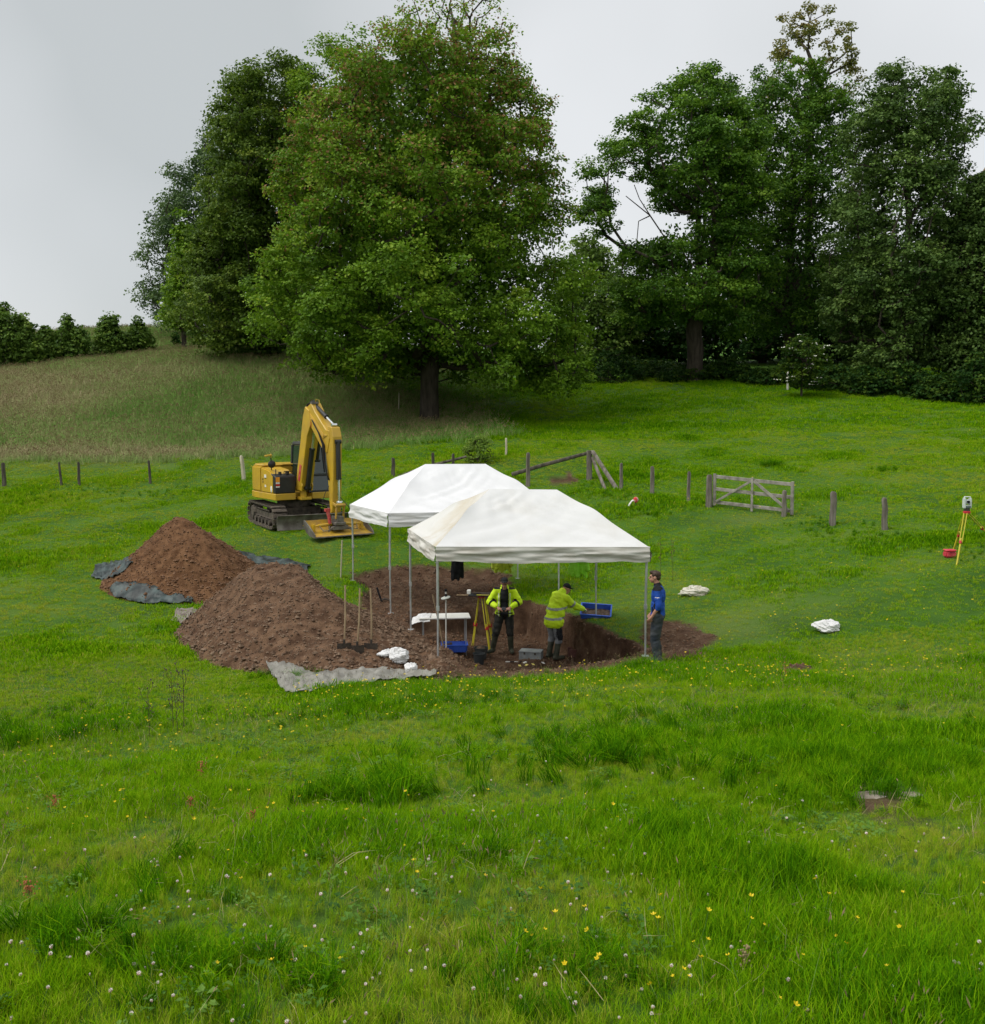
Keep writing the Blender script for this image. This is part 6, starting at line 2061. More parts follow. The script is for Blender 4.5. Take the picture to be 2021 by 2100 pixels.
def person_back():
    """hi-vis jacket, back to the camera, leaning right over the crate"""
    g = G(1060, 1261)
    E = thing('person', 'person in yellow hi-vis jacket and black cap seen from behind, holding a blue crate', 'person', (g.x, g.y, zat(g.x, g.y)), math.radians(-56))
    hL, hR = V3(-.10, -.02, .90), V3(.10, -.02, .90)
    kL, kR = V3(-.12, .05, .49), V3(.12, .05, .49)
    aL, aR = V3(-.13, -.03, .09), V3(.13, -.03, .09)
    tL, tR = V3(-.15, .15, .05), V3(.15, .15, .05)
    ch = V3(0, .15, 1.27)
    sL, sR = V3(-.19, .20, 1.39), V3(.19, .20, 1.37)
    eL, eR = V3(-.22, .42, 1.20), V3(.22, .45, 1.17)
    wL, wR = V3(-.16, .66, 1.10), V3(.18, .70, 1.08)
    nk = V3(0, .24, 1.44)
    hd = V3(0, .36, 1.55)
    hp, R, q = head_prims(hd, (0, .88, -.48), (0, .48, .88))
    pr = list(hp) + [('c', nk - V3(0, .06, .05), hd - V3(0, .03, .05), .056, .054), ('e', (0, .14, 1.25), (.165, .12, .19)), ('e', (0, .04, 1.06), (.145, .11, .17)), ('e', (0, -.02, .93), (.165, .12, .12)),
                     ('c', sL, sR, .06, .06), ('c', sL, eL, .052, .042), ('c', eL, wL, .042, .028), ('c', sR, eR, .052, .042), ('c', eR, wR, .042, .028)]
    pr += legs(hL, hR, kL, kR, aL, aR, tL, tR, -.008) + [('c', V3(aL.x, aL.y, .055), V3(tL.x, tL.y, .045), .034, .028), ('c', V3(aR.x, aR.y, .055), V3(tR.x, tR.y, .045), .034, .028)]
    hand(pr, wL, wL + V3(.03, .1, -.02), (0, -.2, -1), .55, 1)
    hand(pr, wR, wR + V3(-.03, .1, -.02), (0, -.2, -1), .55, -1)
    blob('body', pr, m_skin, E, vox=.0100)
    face(E, q)
    jk = [('e', (0, .13, 1.25), (.26, .175, .25)), ('e', (0, .05, 1.06), (.265, .19, .24)), ('e', (0, .0, .86), (.275, .20, .22)), ('c', sL, sR, .105, .105),
          ('c', sL, eL, .092, .078), ('c', eL, eL.lerp(wL, .9), .078, .060), ('c', sR, eR, .092, .078), ('c', eR, eR.lerp(wR, .9), .078, .060), ('c', nk - V3(0, .06, .02), nk + V3(0, .0, .06), .11, .09), ('e', (0, .12, 1.45), (.13, .09, .06))]
    J = blob('jacket', jk, m_hivis, E, vox=.012, wrinkle=.035, cut=lambda p: p.z < .72 + .05 * p.x)
    arm = lambda p: min((p - eL).length, (p - eR).length) < .2 or p.y > .33
    shell_band('reflective_band', J, lambda p, n: 1.135 < p.z - .12 * p.y < 1.185 and not arm(p), .005, m_hiband, J)
    shell_band('reflective_band', J, lambda p, n: .925 < p.z - .12 * p.y < .975 and not arm(p), .005, m_hiband, J)
    for s_, e in ((sL, eL), (sR, eR)):
        shell_band('sleeve_band', J, lambda p, n, s_=s_, e=e: .17 < (p - s_).dot((e - s_).normalized()) < .22 and (p - s_ - (e - s_).normalized() * (p - s_).dot((e - s_).normalized())).length < .11, .005, m_hiband, J)
    tr = legs(hL, hR, kL, kR, aL, aR, tL, tR, .028) + [('e', (0, -.01, .92), (.18, .14, .13))]
    Tt = blob('trousers', tr, m_grey_tr, E, vox=.012, wrinkle=.03, cut=lambda p: p.z < .38)
    shell_band('dark_panel', Tt, lambda p, n: p.z > .74 or (n.x > .55 and p.x > .1 and p.z > .45), .004, m_black, Tt)
    boots('boot', E, ((kL, aL, tL), (kR, aR, tR)), m_boot, .34)
    for w, s_ in ((wL, -1), (wR, 1)):
        pr = []
        hand(pr, w + V3(0, -.03, .005), w + V3(-.03 * s_, .1, -.02), (0, -.2, -1), .55, -s_)
        blob('glove', [(p[0], p[1], p[2], p[3] * 1.25, p[4] * 1.25) for p in pr], mat('pale_glove', (.55, .60, .42)), E, vox=.007, smooth=2)
    b = MB(); b.ell(q(0, -.014, .048), (.083, .104, .080), 14, R); b.ell(q(0, .10, .062), (.066, .07, .010), 12, R); b.build('cap', m_black, E, smooth=True)
    return E, wL, wR


def person_blue():
    """blue top, facing left, beside the front right tent leg"""
    g = G(1258, 1271)
    E = thing('person', 'person in blue top and dark trousers standing at the right tent leg, looking left', 'person', (g.x, g.y, zat(g.x, g.y)), math.radians(76))
    hL, hR = V3(-.10, 0, .93), V3(.10, 0, .93)
    kL, kR = V3(-.13, .04, .51), V3(.12, .05, .51)
    aL, aR = V3(-.16, -.03, .09), V3(.14, -.02, .09)
    tL, tR = V3(-.20, .15, .05), V3(.17, .16, .05)
    sL, sR = V3(-.20, .01, 1.46), V3(.20, .01, 1.46)
    eL, eR = V3(-.27, -.04, 1.17), V3(.27, -.04, 1.17)
    wL, wR = V3(-.24, .10, .95), V3(.24, .12, .97)
    hd = V3(0, .07, 1.69)
    hp, R, q = head_prims(hd, (-.12, 1, -.02), (0, .03, 1))
    pr = list(hp) + [('c', V3(0, .0, 1.47), hd - V3(0, .03, .05), .058, .056), ('e', (0, 0, 1.34), (.17, .115, .2)), ('e', (0, 0, 1.10), (.15, .11, .18)), ('e', (0, 0, .95), (.165, .12, .12)),
                     ('c', sL, sR, .06, .06), ('c', sL, eL, .052, .042), ('c', eL, wL, .042, .029), ('c', sR, eR, .052, .042), ('c', eR, wR, .042, .029)]
    pr += legs(hL, hR, kL, kR, aL, aR, tL, tR, -.008) + [('c', V3(aL.x, aL.y, .055), V3(tL.x, tL.y, .045), .034, .028), ('c', V3(aR.x, aR.y, .055), V3(tR.x, tR.y, .045), .034, .028)]
    hand(pr, wL, wL + V3(.03, .06, -.08), (.9, .1, 0), .35, 1)
    hand(pr, wR, wR + V3(-.03, .06, -.08), (-.9, .1, 0), .35, -1)
    blob('body', pr, m_skin, E, vox=.0100)
    face(E, q)
    tp = [('e', (0, -.005, 1.34), (.195, .14, .21)), ('e', (0, 0, 1.12), (.185, .14, .21)), ('e', (0, 0, .98), (.185, .14, .12)), ('c', sL, sR, .08, .08), ('c', sL, eL, .075, .064), ('c', eL, eL.lerp(wL, .12), .064, .060),
          ('c', sR, eR, .075, .064), ('c', eR, eR.lerp(wR, .12), .064, .060), ('c', V3(0, .0, 1.48), V3(0, .02, 1.55), .075, .064)]
    J = blob('top', tp, m_blue, E, vox=.012, wrinkle=.025, cut=lambda p: p.z < .93)
    shell_band('side_panel', J, lambda p, n: abs(p.x) > .10 and abs(n.x) > .75 and p.z < 1.36 and min((p - eL).length, (p - eR).length) > .13 and abs(p.x) < .21, .004, m_black, J)
    shell_band('shoulder_panel', J, lambda p, n: p.z > 1.47 and abs(p.x) > .07, .004, m_black, J)
    shell_band('collar', J, lambda p, n: p.z > 1.535, .004, m_black, J)
    shell_band('sleeve_badge', J, lambda p, n: p.x < -.25 and 1.335 < p.z < 1.352 and n.x < -.8, .006, m_badge, J)
    tr = legs(hL, hR, kL, kR, aL, aR, tL, tR, .03) + [('e', (0, 0, .94), (.18, .14, .13))]
    blob('trousers', tr, m_navy_tr, E, vox=.012, wrinkle=.035, cut=lambda p: p.z < .13)
    boots('boot', E, ((kL, aL, tL), (kR, aR, tR)), m_boot_m, .16)
    hp2 = [('e', q(0, -.022, .045), (.084, .100, .085), R), ('e', q(0, -.06, -.01), (.072, .055, .07), R), ('e', q(0, .05, .09), (.055, .05, .035), R)]
    blob('hair', hp2, m_hair, E, vox=.009, smooth=2, wrinkle=.02)


person_facing()
PB, PB_wL, PB_wR = person_back()
person_blue()
# ------------------------------------------------------------------ gear in and round the dig
m_crate = mat('blue_plastic', (.028, .085, .46), (.045, .12, .55), scale=7, rough=.45, spec=.4)
m_crate_mud = mat('mud_in_crate', (.06, .04, .028), (.14, .10, .07), scale=14, rough=.95, bump=.8)
m_yel_leg = mat('tripod_yellow', (.60, .52, .03), (.48, .42, .05), scale=9, rough=.45)
m_red_pl = mat('red_plastic', (.50, .03, .04), rough=.45)
m_redcase = mat('red_case', (.60, .04, .07), (.68, .10, .12), scale=8, rough=.45)
m_iron = mat('dark_iron', (.05, .042, .036), (.09, .07, .055), scale=12, rough=.7, metal=.3)
m_bag = mat('white_plastic_sack', (.80, .80, .80), (.70, .69, .67), scale=9, rough=.45, spec=.4, trans=.12)
m_bag_cream = mat('creamy_plastic_sack', (.72, .69, .60), (.60, .55, .44), scale=6, rough=.5, spec=.4, trans=.1)
m_whitepl = mat('white_plastic_board', (.74, .74, .70), (.64, .63, .57), scale=4, rough=.5)


def crate(label, loc, rz, w, d, h, tilt=(0, 0), mud=True):
    root = thing('storage_crate', label, 'crate', loc, rz)
    root.rotation_euler = (tilt[0], tilt[1], rz)
    tw = .03
    b = MB(); b.box((0, 0, .008), (w - .06, d - .06, .016)); b.build('base', m_crate, root)
    for nm, (ax, s) in zip(('side_wall',) * 4, ((0, -1), (0, 1), (1, -1), (1, 1))):
        b = MB()
        L = (d if ax == 0 else w)
        for t, z0, z1 in ((.010, 0, h),):
            if ax == 0:
                x = s * (w / 2)
                b.add([(x - s * tw, -d / 2 + tw, 0), (x - s * tw, d / 2 - tw, 0), (x, d / 2, h), (x, -d / 2, h),
                       (x - s * (tw + .012), -d / 2 + tw, .0), (x - s * (tw + .012), d / 2 - tw, .0), (x - s * .012, d / 2, h), (x - s * .012, -d / 2, h)],
                      [(0, 1, 2, 3), (4, 7, 6, 5), (0, 3, 7, 4), (1, 5, 6, 2), (3, 2, 6, 7), (0, 4, 5, 1)])
                for k in range(-2, 3):
                    b.box((x - s * tw * .5 + s * .004, k * d / 6, h * .5), (.012, .014, h * .8))
                b.box((x, 0, h - .008), (.03, d + .02, .018))
            else:
                y = s * (d / 2)
                b.add([(-w / 2 + tw, y - s * tw, 0), (w / 2 - tw, y - s * tw, 0), (w / 2, y, h), (-w / 2, y, h),
                       (-w / 2 + tw, y - s * (tw + .012), 0), (w / 2 - tw, y - s * (tw + .012), 0), (w / 2, y - s * .012, h), (-w / 2, y - s * .012, h)],
                      [(0, 1, 2, 3), (4, 7, 6, 5), (0, 3, 7, 4), (1, 5, 6, 2), (3, 2, 6, 7), (0, 4, 5, 1)])
                for k in range(-3, 4):
                    b.box((k * w / 8, y - s * tw * .5 + s * .004, h * .5), (.014, .012, h * .8))
                b.box((0, y, h - .006), (w + .02, .03, .018))
        b.build(nm, m_crate, root)
    if mud:
        def fn(u, v):
            x = (u - .5) * (w - .05); y = (v - .5) * (d - .05)
            return x, y, h * .45 + (fbm(x * 14, y * 14, 3) - .5) * .06
        grid_sheet('soil_load', 16, 12, fn, m_crate_mud, root)
    return root


# crate held out by the person with the cap
Mw = Matrix.Translation(PB.location) @ Matrix.Rotation(PB.rotation_euler.z, 4, 'Z')
hL = Mw @ (PB_wL + Vector((.0, .13, -.03))); hR = Mw @ (PB_wR + Vector((-.0, .13, -.03)))
hm = (hL + hR) / 2
fw = Mw.to_3x3() @ Vector((0, 1, 0))
cc = hm + fw * .30 + Vector((.06, -.12, -.22))
crate('mud stained blue crate held out over the pit', cc, math.radians(-8), .68, .46, .22, tilt=(.40, .05))
# sieve frame handle between hands and crate
b = MB(); b.tube([hL - hm, (hL - hm) + fw * .30 + Vector((0, 0, .0))], .012, 6); b.tube([hR - hm, (hR - hm) + fw * .26 + Vector((.0, -.02, 0))], .012, 6); b.tube([hL - hm, hR - hm], .012, 6)
tag(b.build('carrying_frame', m_black, loc=hm), 'thin dark carrying frame between the hands and the blue crate', 'frame')

# table with board, cloth
tl, trr = P(800, 1184, 23.3), P(901, 1176, 23.0)
tz = .22
tc = Vector(((tl.x + trr.x) / 2, 23.25, 0)); tc.z = zat(tc.x, tc.y)
top_z = P(850, 1182, 23.1).z
ang = math.radians(6)
root = thing('folding_table', 'low folding table with a white top standing in the pit left of the tripod', 'table', (tc.x, tc.y, tc.z), ang)
th = top_z - tc.z
b = MB(); b.box((0, 0, th), (1.16, .55, .035)); b.build('table_top', m_whitepl, root, bevel=.01)
for sx in (-.48, .48):
    for sy in (-.20, .20):
        p = Vector((sx, sy, 0)); wpt = Matrix.Rotation(ang, 3, 'Z') @ p
        zb = zat(tc.x + wpt.x, tc.y + wpt.y) - tc.z - .02
        b = MB(); b.tube([(sx, sy, zb), (sx, sy, th - .01)], .014, 7); b.build('leg', m_alu, root)
# crumpled white sheet over its left end
def _cl(u, v):
    x = tc.x - .72 + u * .42; y = tc.y - .34 + v * .5
    over = sstep(.45, 0, u)
    z = tc.z + th + .03 + (np.abs(fbm(x * 9, y * 9, 3) - .5)) * .10 - over * .10 - sstep(.2, 0, v) * .10 * (1 - over * .5)
    return x, y, z
tag(grid_sheet('white_sheet', 22, 22, _cl, m_bag, thick=.004), 'crumpled white sheet hanging over the left end of the low table', 'sheet')
c = G(876, 1215)
crate('blue crate on the ground under the low table', (c.x - .02, 23.0, zat(c.x, 23.0)), math.radians(4), .58, .38, .17, mud=False)


def tripod(label, head, feet, hw, cat='tripod'):
    """head: top plate centre; feet: three ground points; survey tripod with sliding legs"""
    root = thing('survey_tripod', label, cat, (head.x, head.y, min(f.z for f in feet)))
    o = Vector(root.location)
    h = head - o
    b = MB(); b.lathe([(.055, -.06), (.085, -.05), (.085, -.01), (.07, 0)], h, 16); b.build('tripod_head', m_red_pl, root, smooth=True)
    for f in feet:
        e = f - o
        a = h + (Vector((e.x - h.x, e.y - h.y, 0)).normalized() * .065) + Vector((0, 0, -.04))
        d = (e - a); L = d.length; d.normalize()
        s = d.cross(Vector((0, 0, 1))).normalized()
        j = a + d * L * .56
        b = MB()
        for q in (-1, 1):
            b.tube([a + s * q * .035, j + s * q * .030], .013, 6)
        b.bar(j - d * .10, e + d * .02, .05, .03, up=s)
        lg = b.build('leg', m_yel_leg, root)
        b = MB(); b.bar(j - d * .035, j + d * .035, .085, .05, up=s); b.build('leg_clamp', m_red_pl, lg)
        b = MB(); b.tube([e - d * .06, e + d * .05], [.022, .006], 7); b.build('leg_tip', m_iron, lg)
    return root, h


# total station on the right
f1 = G(1832, 1082)
hd_ = P(1851, 978, 24.4)
f2 = G(1886, 1036); f2 = Vector((f2.x + .25, f2.y + .1, 0)); f2.z = zat(f2.x, f2.y)
f3 = G(1853, 1040); f3 = Vector((hd_.x + .05, hd_.y + .75, 0)); f3.z = zat(f3.x, f3.y)
hd_ = Vector((P(1851, 978, f1.y + .35)))
root, h = tripod('yellow survey tripod standing alone in the grass at the right edge', hd_, [f1, f2, f3], .1)
st = thing('total_station', 'white survey instrument with a dark telescope on top of the right hand tripod', 'survey instrument', hd_)
m_inst = mat('instrument_white', (.70, .74, .70), (.60, .66, .62), scale=8, rough=.45)
b = MB(); b.lathe([(.07, 0), (.075, .02), (.06, .05), (.07, .07)], (0, 0, 0), 18); b.build('tribrach', m_iron, st, smooth=True)
b = MB(); b.box((0, 0, .10), (.17, .14, .07)); b.box((-.068, 0, .21), (.045, .12, .20)); b.box((.068, 0, .21), (.045, .12, .20)); b.build('yoke', m_inst, st, bevel=.015, seg=2)
b = MB(); b.box((0, 0, .335), (.15, .035, .022)); b.box((-.068, 0, .315), (.03, .035, .03)); b.box((.068, 0, .315), (.03, .035, .03)); b.build('carry_handle', m_inst, st, bevel=.006)
b = MB(); b.box((0, 0, .22), (.085, .12, .11)); Te = b.build('telescope', m_inst, st, bevel=.02, seg=2)
b = MB(); b.lathe([(.032, 0), (.036, .03), (.03, .03)], (0, -.05, .22), 14, Matrix.Rotation(math.pi / 2, 3, 'X')); b.build('lens', m_black, Te, smooth=True)
b = MB(); b.box((0, -.072, .10), (.12, .006, .05)); b.build('display', mat('lcd', (.10, .13, .12), rough=.2), st)
c = G(1818, 1066)
root = thing('instrument_case', 'small red plastic case lying in the grass by the right hand tripod', 'case', (c.x, c.y, c.z), .1)
b = MB(); b.box((0, 0, .075), (.26, .20, .15)); b.build('case_body', m_redcase, root, bevel=.03, seg=2)
b = MB(); b.box((0, 0, .165), (.255, .195, .04)); b.build('case_lid', m_redcase, root, bevel=.015)
b = MB(); b.tube([(-.05, -.11, .12), (-.05, -.13, .12), (.05, -.13, .12), (.05, -.11, .12)], .009, 6); b.build('handle', m_black, root)

# tripod inside the tent, with a dark level on a plate
hd2 = P(922, 1140, G(938, 1249).y + .35)
fa = G(938, 1249); fb = G(905, 1236); fc = G(946, 1240)
root, h = tripod('yellow tripod under the front tent beside the person facing the camera', hd2, [fa, fb, fc], .1)
lv = thing('plane_table', 'dark drawing board and small white box on the tripod under the tent', 'instrument', hd2, -.12)
b = MB(); b.box((.0, 0, .02), (.60, .34, .022)); b.build('board', m_black, lv, bevel=.004)
b = MB(); b.box((.02, .02, .055), (.44, .05, .03)); b.box((.1, -.08, .045), (.20, .06, .02)); b.build('alidade', m_iron, lv, bevel=.004)
b = MB(); b.box((-.30, .02, .08), (.085, .09, .10)); b.build('white_box', m_whitepl, lv, bevel=.008)
b = MB(); b.box((.05, -.12, .036), (.3, .04, .012)); b.build('scale_ruler', m_yel_leg, lv)
b = MB(); b.box((0, 0, 0), (.30, .05, .02)); tag(b.build('loose_board', m_wood_brown, loc=P(886, 1139, 24.6), bevel=.004), 'short brown board lying at the back edge of the pit', 'board')

# rover pole with a flat antenna
fp = P(854, 1207, 22.6); fp.z = zat(fp.x, fp.y)
topz = P(854, 1146, 22.6).z
root = thing('survey_pole', 'white survey pole with a flat disc and small receiver standing at the low table', 'survey pole', fp)
b = MB(); b.tube([(0, 0, -.05), (0, 0, topz - fp.z)], .014, 8); b.build('pole', m_whitepl, root)
hp_ = topz - fp.z
b = MB(); b.lathe([(.02, 0), (.10, .012), (.105, .03), (.05, .045), (.02, .05)], (.0, 0, hp_), 20, rotm(.12, -.22, 0)); b.build('disc', mat('pale_disc', (.62, .66, .60)), root, smooth=True)
b = MB(); b.tube([(0, 0, hp_ + .04), (0, 0, hp_ + .11)], .022, 10); b.tube([(0, 0, hp_ + .16), (0, 0, hp_ + .21)], .03, 10); b.build('receiver', m_black, root, smooth=True)
b = MB(); b.tube([(0, 0, hp_ + .11), (0, 0, hp_ + .16)], .02, 10); b.build('receiver_ring', m_whitepl, root, smooth=True)

# brown pole leaning on the table
a = P(882 * 0 + 850, 1213, 22.7); a.z = zat(a.x, a.y); t_ = P(828, 1137, 22.9)
b = MB(); b.tube([Vector((0, 0, 0)), (t_ - a) * .5 + Vector((.01, 0, 0)), t_ - a], [.018, .017, .016], 8)
tag(b.build('wooden_handle', m_wood_brown, loc=a, smooth=True), 'brown wooden tool handle leaning across the low table', 'tool handle')


def bucket(label, dx, dy, r, h, m, fill=True, D=None):
    g = G(dx, dy) if D is None else P(dx, dy, D)
    g.z = zat(g.x, g.y)
    root = thing('bucket', label, 'bucket', (g.x, g.y, g.z - .01), .4, None)
    b = MB(); b.lathe([(r * .74, 0), (r * .76, .01), (r, h * .96), (r * 1.07, h * .96), (r * 1.07, h), (r * .95, h), (r * .9, h * .7), (.001, h * .68)], (0, 0, 0), 24); b.build('pail', m, root, smooth=True)
    b = MB(); b.tube([(r * math.cos(t), -.0 + r * .9 * math.sin(t) * .35 - .02, h - .02 - abs(math.sin(t)) * .09) for t in [k * math.pi / 8 for k in range(9)]], .006, 5); b.build('bail', m_iron, root)
    if fill:
        rr = random.Random(int(dx))
        for k in range(7):
            b = MB(); an = rr.uniform(0, 6.28); q = r * .55 * rr.random() ** .5
            b.ell((q * math.cos(an), q * math.sin(an), h * .93), (rr.uniform(.04, .065), rr.uniform(.035, .055), rr.uniform(.03, .045)), 7); b.build('stone', m_clod_a if k % 2 else m_crate_mud, root, smooth=True)
    return root


bucket('black rubber bucket full of stones at the foot of the tripod', 921, 1259, .155, .25, mat('black_rubber', (.030, .034, .035), (.075, .08, .075), scale=7, rough=.7))
bucket('dark grey bucket behind the stone bucket, half hidden', 917, 1240, .13, .28, mat('grey_bucket_plastic', (.035, .04, .042), rough=.6), fill=False, D=22.6)
bucket('muddy reddish bucket behind the capped person at the pit wall', 1097, 1256, .13, .20, mat('muddy_red', (.12, .05, .04), (.17, .09, .07), scale=8, rough=.8), fill=False)

# grey transport case
g = G(1017, 1262)
root = thing('tool_case', 'grey metal tool case on the pit floor beside the boots of the capped person', 'case', (g.x, g.y, g.z), math.radians(-14))
m_gcase = mat('grey_case', (.20, .22, .22), (.30, .32, .31), scale=6, rough=.55)
b = MB(); b.box((0, 0, .09), (.50, .30, .17)); b.build('case_body', m_gcase, root, bevel=.01)
b = MB(); b.box((0, 0, .195), (.51, .31, .035)); b.build('case_lid', m_gcase, root, bevel=.008)
b = MB(); b.box((-.258, 0, .13), (.012, .12, .03)); b.box((-.12, -.158, .165), (.04, .012, .05)); b.box((.12, -.158, .165), (.04, .012, .05)); b.build('latch', m_iron, root)

# black and white scale bar, finds labels
g = G(985, 1269)
root = thing('scale_bar', 'black and white photo scale bar lying on the soil in front', 'scale bar', (g.x, g.y, zat(g.x, g.y) + .03), .02)
for k in range(4):
    b = MB(); b.box((-.15 + k * .10, 0, 0), (.10, .03, .012)); b.build('segment', m_whitepl if k % 2 == 0 else m_black, root)
rr = random.Random(3)
yl = mat('yellow_label', (.72, .60, .16))
for (dx, dy, lab, m) in ((1005, 1271, 'small white label lying at the end of the scale bar', m_whitepl), (995, 1277, 'yellow finds label lying left in front of the scale bar', yl), (1008, 1276, 'yellow finds label second from the left in front', yl),
                         (1021, 1275, 'yellow finds label lying farthest right of the three', yl), (1040, 1272, 'pale finds label lying alone to the right', m_whitepl)):
    g = G(dx, dy)
    b = MB()
    b.add([(-.05, -.03, 0), (.05, -.025, .012), (.045, .03, .02), (-.045, .025, .006), (-.05, -.03, -.004), (.05, -.025, .008), (.045, .03, .016), (-.045, .025, .002)], [(0, 1, 2, 3), (7, 6, 5, 4), (0, 4, 5, 1), (1, 5, 6, 2), (2, 6, 7, 3), (3, 7, 4, 0)])
    o = b.build('finds_label', m, loc=(g.x, g.y, zat(g.x, g.y) + .03)); o.rotation_euler = (0, 0, rr.uniform(0, 3))
    tag(o, lab, 'label', 'finds labels on the soil')


# shovels in the heap
def shovel(label, dx, ytop, yblade, tilt, dx_top):
    g = GA(dx, yblade)
    tp = P(dx_top, ytop, g.y + .15)
    root = thing('shovel', label, 'shovel', g, 0, 'shovels standing in the near heap')
    v = tp - g
    b = MB(); b.tube([Vector((0, 0, .02)), v * .5 + Vector((.012, 0, 0)), v], [.019, .017, .016], 8); b.build('handle', m_wood_brown, root, smooth=True)
    b = MB()
    n = 7
    vs = []
    for i in range(n + 1):
        f = i / n
        wd = .13 * (1 if f < .65 else math.cos((f - .65) / .35 * 1.3))
        for j in range(5):
            s = j / 4 * 2 - 1
            vs.append((s * wd, -.03 + .045 * s * s + .10 * f * .3 - .05, .10 - f * .26))
    fs = [(i * 5 + j, i * 5 + j + 1, i * 5 + j + 6, i * 5 + j + 5) for i in range(n) for j in range(4)]
    m2 = len(vs)
    vs += [(x, y + .006, z) for x, y, z in vs]
    fs += [tuple(reversed([k + m2 for k in f])) for f in fs]
    b.add(vs, fs)
    b.tube([(0, 0, .02), (0, 0, .16)], [.024, .02], 8)
    b.build('blade', m_iron, root, smooth=True)
    root.rotation_euler = (0, 0, tilt)
    return root


shovel('left one of the three shovels standing in the near heap', 659, 1120, 1240, .2, 664)
shovel('middle one of the three shovels standing in the near heap', 684, 1126, 1244, 0, 689)
shovel('right one of the three shovels standing in the near heap', 711, 1126, 1240, -.2, 706)
g = G(652, 1106); tp = P(655, 1034, g.y)
b = MB(); b.tube([(0, 0, -.1), tp - g], [.02, .018], 7)
tag(b.build('stake', m_wood_pale, loc=g, smooth=True), 'thin pale stake left of the rear tent leg behind the near heap', 'stake')
# black boots / pick by the rear tent leg
g = GA(728, 1150)
root = thing('pickaxe', 'black pick standing in the soil beside the rear tent leg', 'pickaxe', (g.x, g.y, zall(g.x, g.y)))
b = MB(); b.tube([(.05, 0, -.05), (-.03, 0, .18), (-.08, 0, .34)], .024, 7); b.build('handle', m_black, root, smooth=True)
b = MB(); b.tube([(-.03, 0, .0), (.12, 0, .05), (.27, 0, .01)], [.012, .03, .012], 6); b.build('head', m_iron, root, smooth=True)


# sacks
def sack(label, dx, dy, size, m, seed, rz=0.0, dent=.25):
    """a crumpled film sack: a closed skin of flat facets and sharp creases"""
    g = GA(dx, dy)
    r = np.random.default_rng(seed)
    n_u, n_v = 46, 30
    u, v = np.meshgrid(np.linspace(0, 2 * math.pi, n_u, endpoint=False), np.linspace(.02, math.pi - .02, n_v), indexing='ij')
    d = np.stack([np.cos(u) * np.sin(v), np.sin(u) * np.sin(v), np.cos(v)], -1)
    rad = np.full(u.shape, 9.0)
    for k in range(26):                          # support planes in random directions
        nrm = r.normal(0, 1, 3); nrm /= np.linalg.norm(nrm)
        dd = d @ nrm
        rad = np.minimum(rad, np.where(dd > .05, r.uniform(.72, 1.08) / np.maximum(dd, .05), 9))
    rad = np.minimum(rad, 1.35)
    cre = (1 - np.abs(fbm(u * 1.6 + np.cos(v) * 2 + seed, v * 2.6 + np.sin(u) * 1.2, 3) - .5) * 2) ** 5
    rad = rad * (1 - dent * (fbm(np.cos(u) * 2 + seed + 4, v * 2, 2) - .3)) + cre * .16
    p = d * rad[..., None] * np.array(size)
    p[..., 2] = np.maximum(p[..., 2] + size[2] * .62, -.02) 
    skirt = (p[..., 2] < .03)
    p[..., 0] *= np.where(skirt, 1.12, 1); p[..., 1] *= np.where(skirt, 1.12, 1)
    idx = np.arange(n_u * n_v).reshape(n_u, n_v)
    nx = np.roll(idx, -1, 0)
    F = np.stack([idx[:, :-1], idx[:, 1:], nx[:, 1:], nx[:, :-1]], -1).reshape(-1, 4)
    o = link('plastic_sack', mesh_np('plastic_sack', p.reshape(-1, 3), F, [m], smooth=False))
    o.location = (g.x, g.y, zall(g.x, g.y) + .01)
    o.rotation_euler = (0, 0, rz)
    return tag(o, label, 'sack', 'empty white plastic sacks')


sack('small folded white sack left of the bigger one on the near heap', 741, 1256, (.16, .09, .07), m_bag, 2, .3)
sack('big crumpled white sack lying on the near heap below the shovels', 764, 1268, (.20, .15, .15), m_bag, 5, .3)
sack('white sack lowest on the heap, standing upright by the grey sheet', 788, 1291, (.12, .10, .13), m_bag, 8)
sack('long creamy white sack lying in the grass behind the person in blue', 1328, 1140, (.33, .15, .15), m_bag_cream, 11, -.1, .45)
sack('short white sack lying alone in the grass on the right', 1586, 1208, (.26, .18, .13), m_bag, 14, .05)


# clothes hung from the tent frame
def garment(label, dx, dy_top, dy_bot, w, D, m, seed, bands=None, sleeves=True):
    t0 = P(dx, dy_top, D); b0 = P(dx, dy_bot, D)
    h = t0.z - b0.z
    root = thing('hanging_jacket', label, 'jacket', t0)
    prims = []
    n = 7
    for k in range(n):                          # hanging folds side by side
        x = w * (k / (n - 1) - .5) * .86
        bot = -h * (.93 + .07 * math.sin(k * 1.9 + seed))
        prims.append(('c', (x * .8, .015 * math.sin(k * 2.2), -.03), (x + .01 * math.sin(k + seed), .02 * math.cos(k * 2.2), bot + .04), .036, .040))
    if sleeves:
        prims += [('c', (-w * .42, .03, -h * .05), (-w * .58, .04, -h * .80), .05, .045), ('c', (w * .42, -.03, -h * .05), (w * .56, -.04, -h * .70), .05, .045)]
    o = blob('cloth', prims, m, root, vox=.013, smooth=2, wrinkle=.03)
    if bands:
        shell_band('reflective_band', o, lambda p, n: abs(p.z + h * .5) < .03, .004, bands, o)
    b = MB(); b.tube([(0, 0, -.02), (0, 0, .12)], .006, 5); b.build('hanger_hook', m_iron, root)


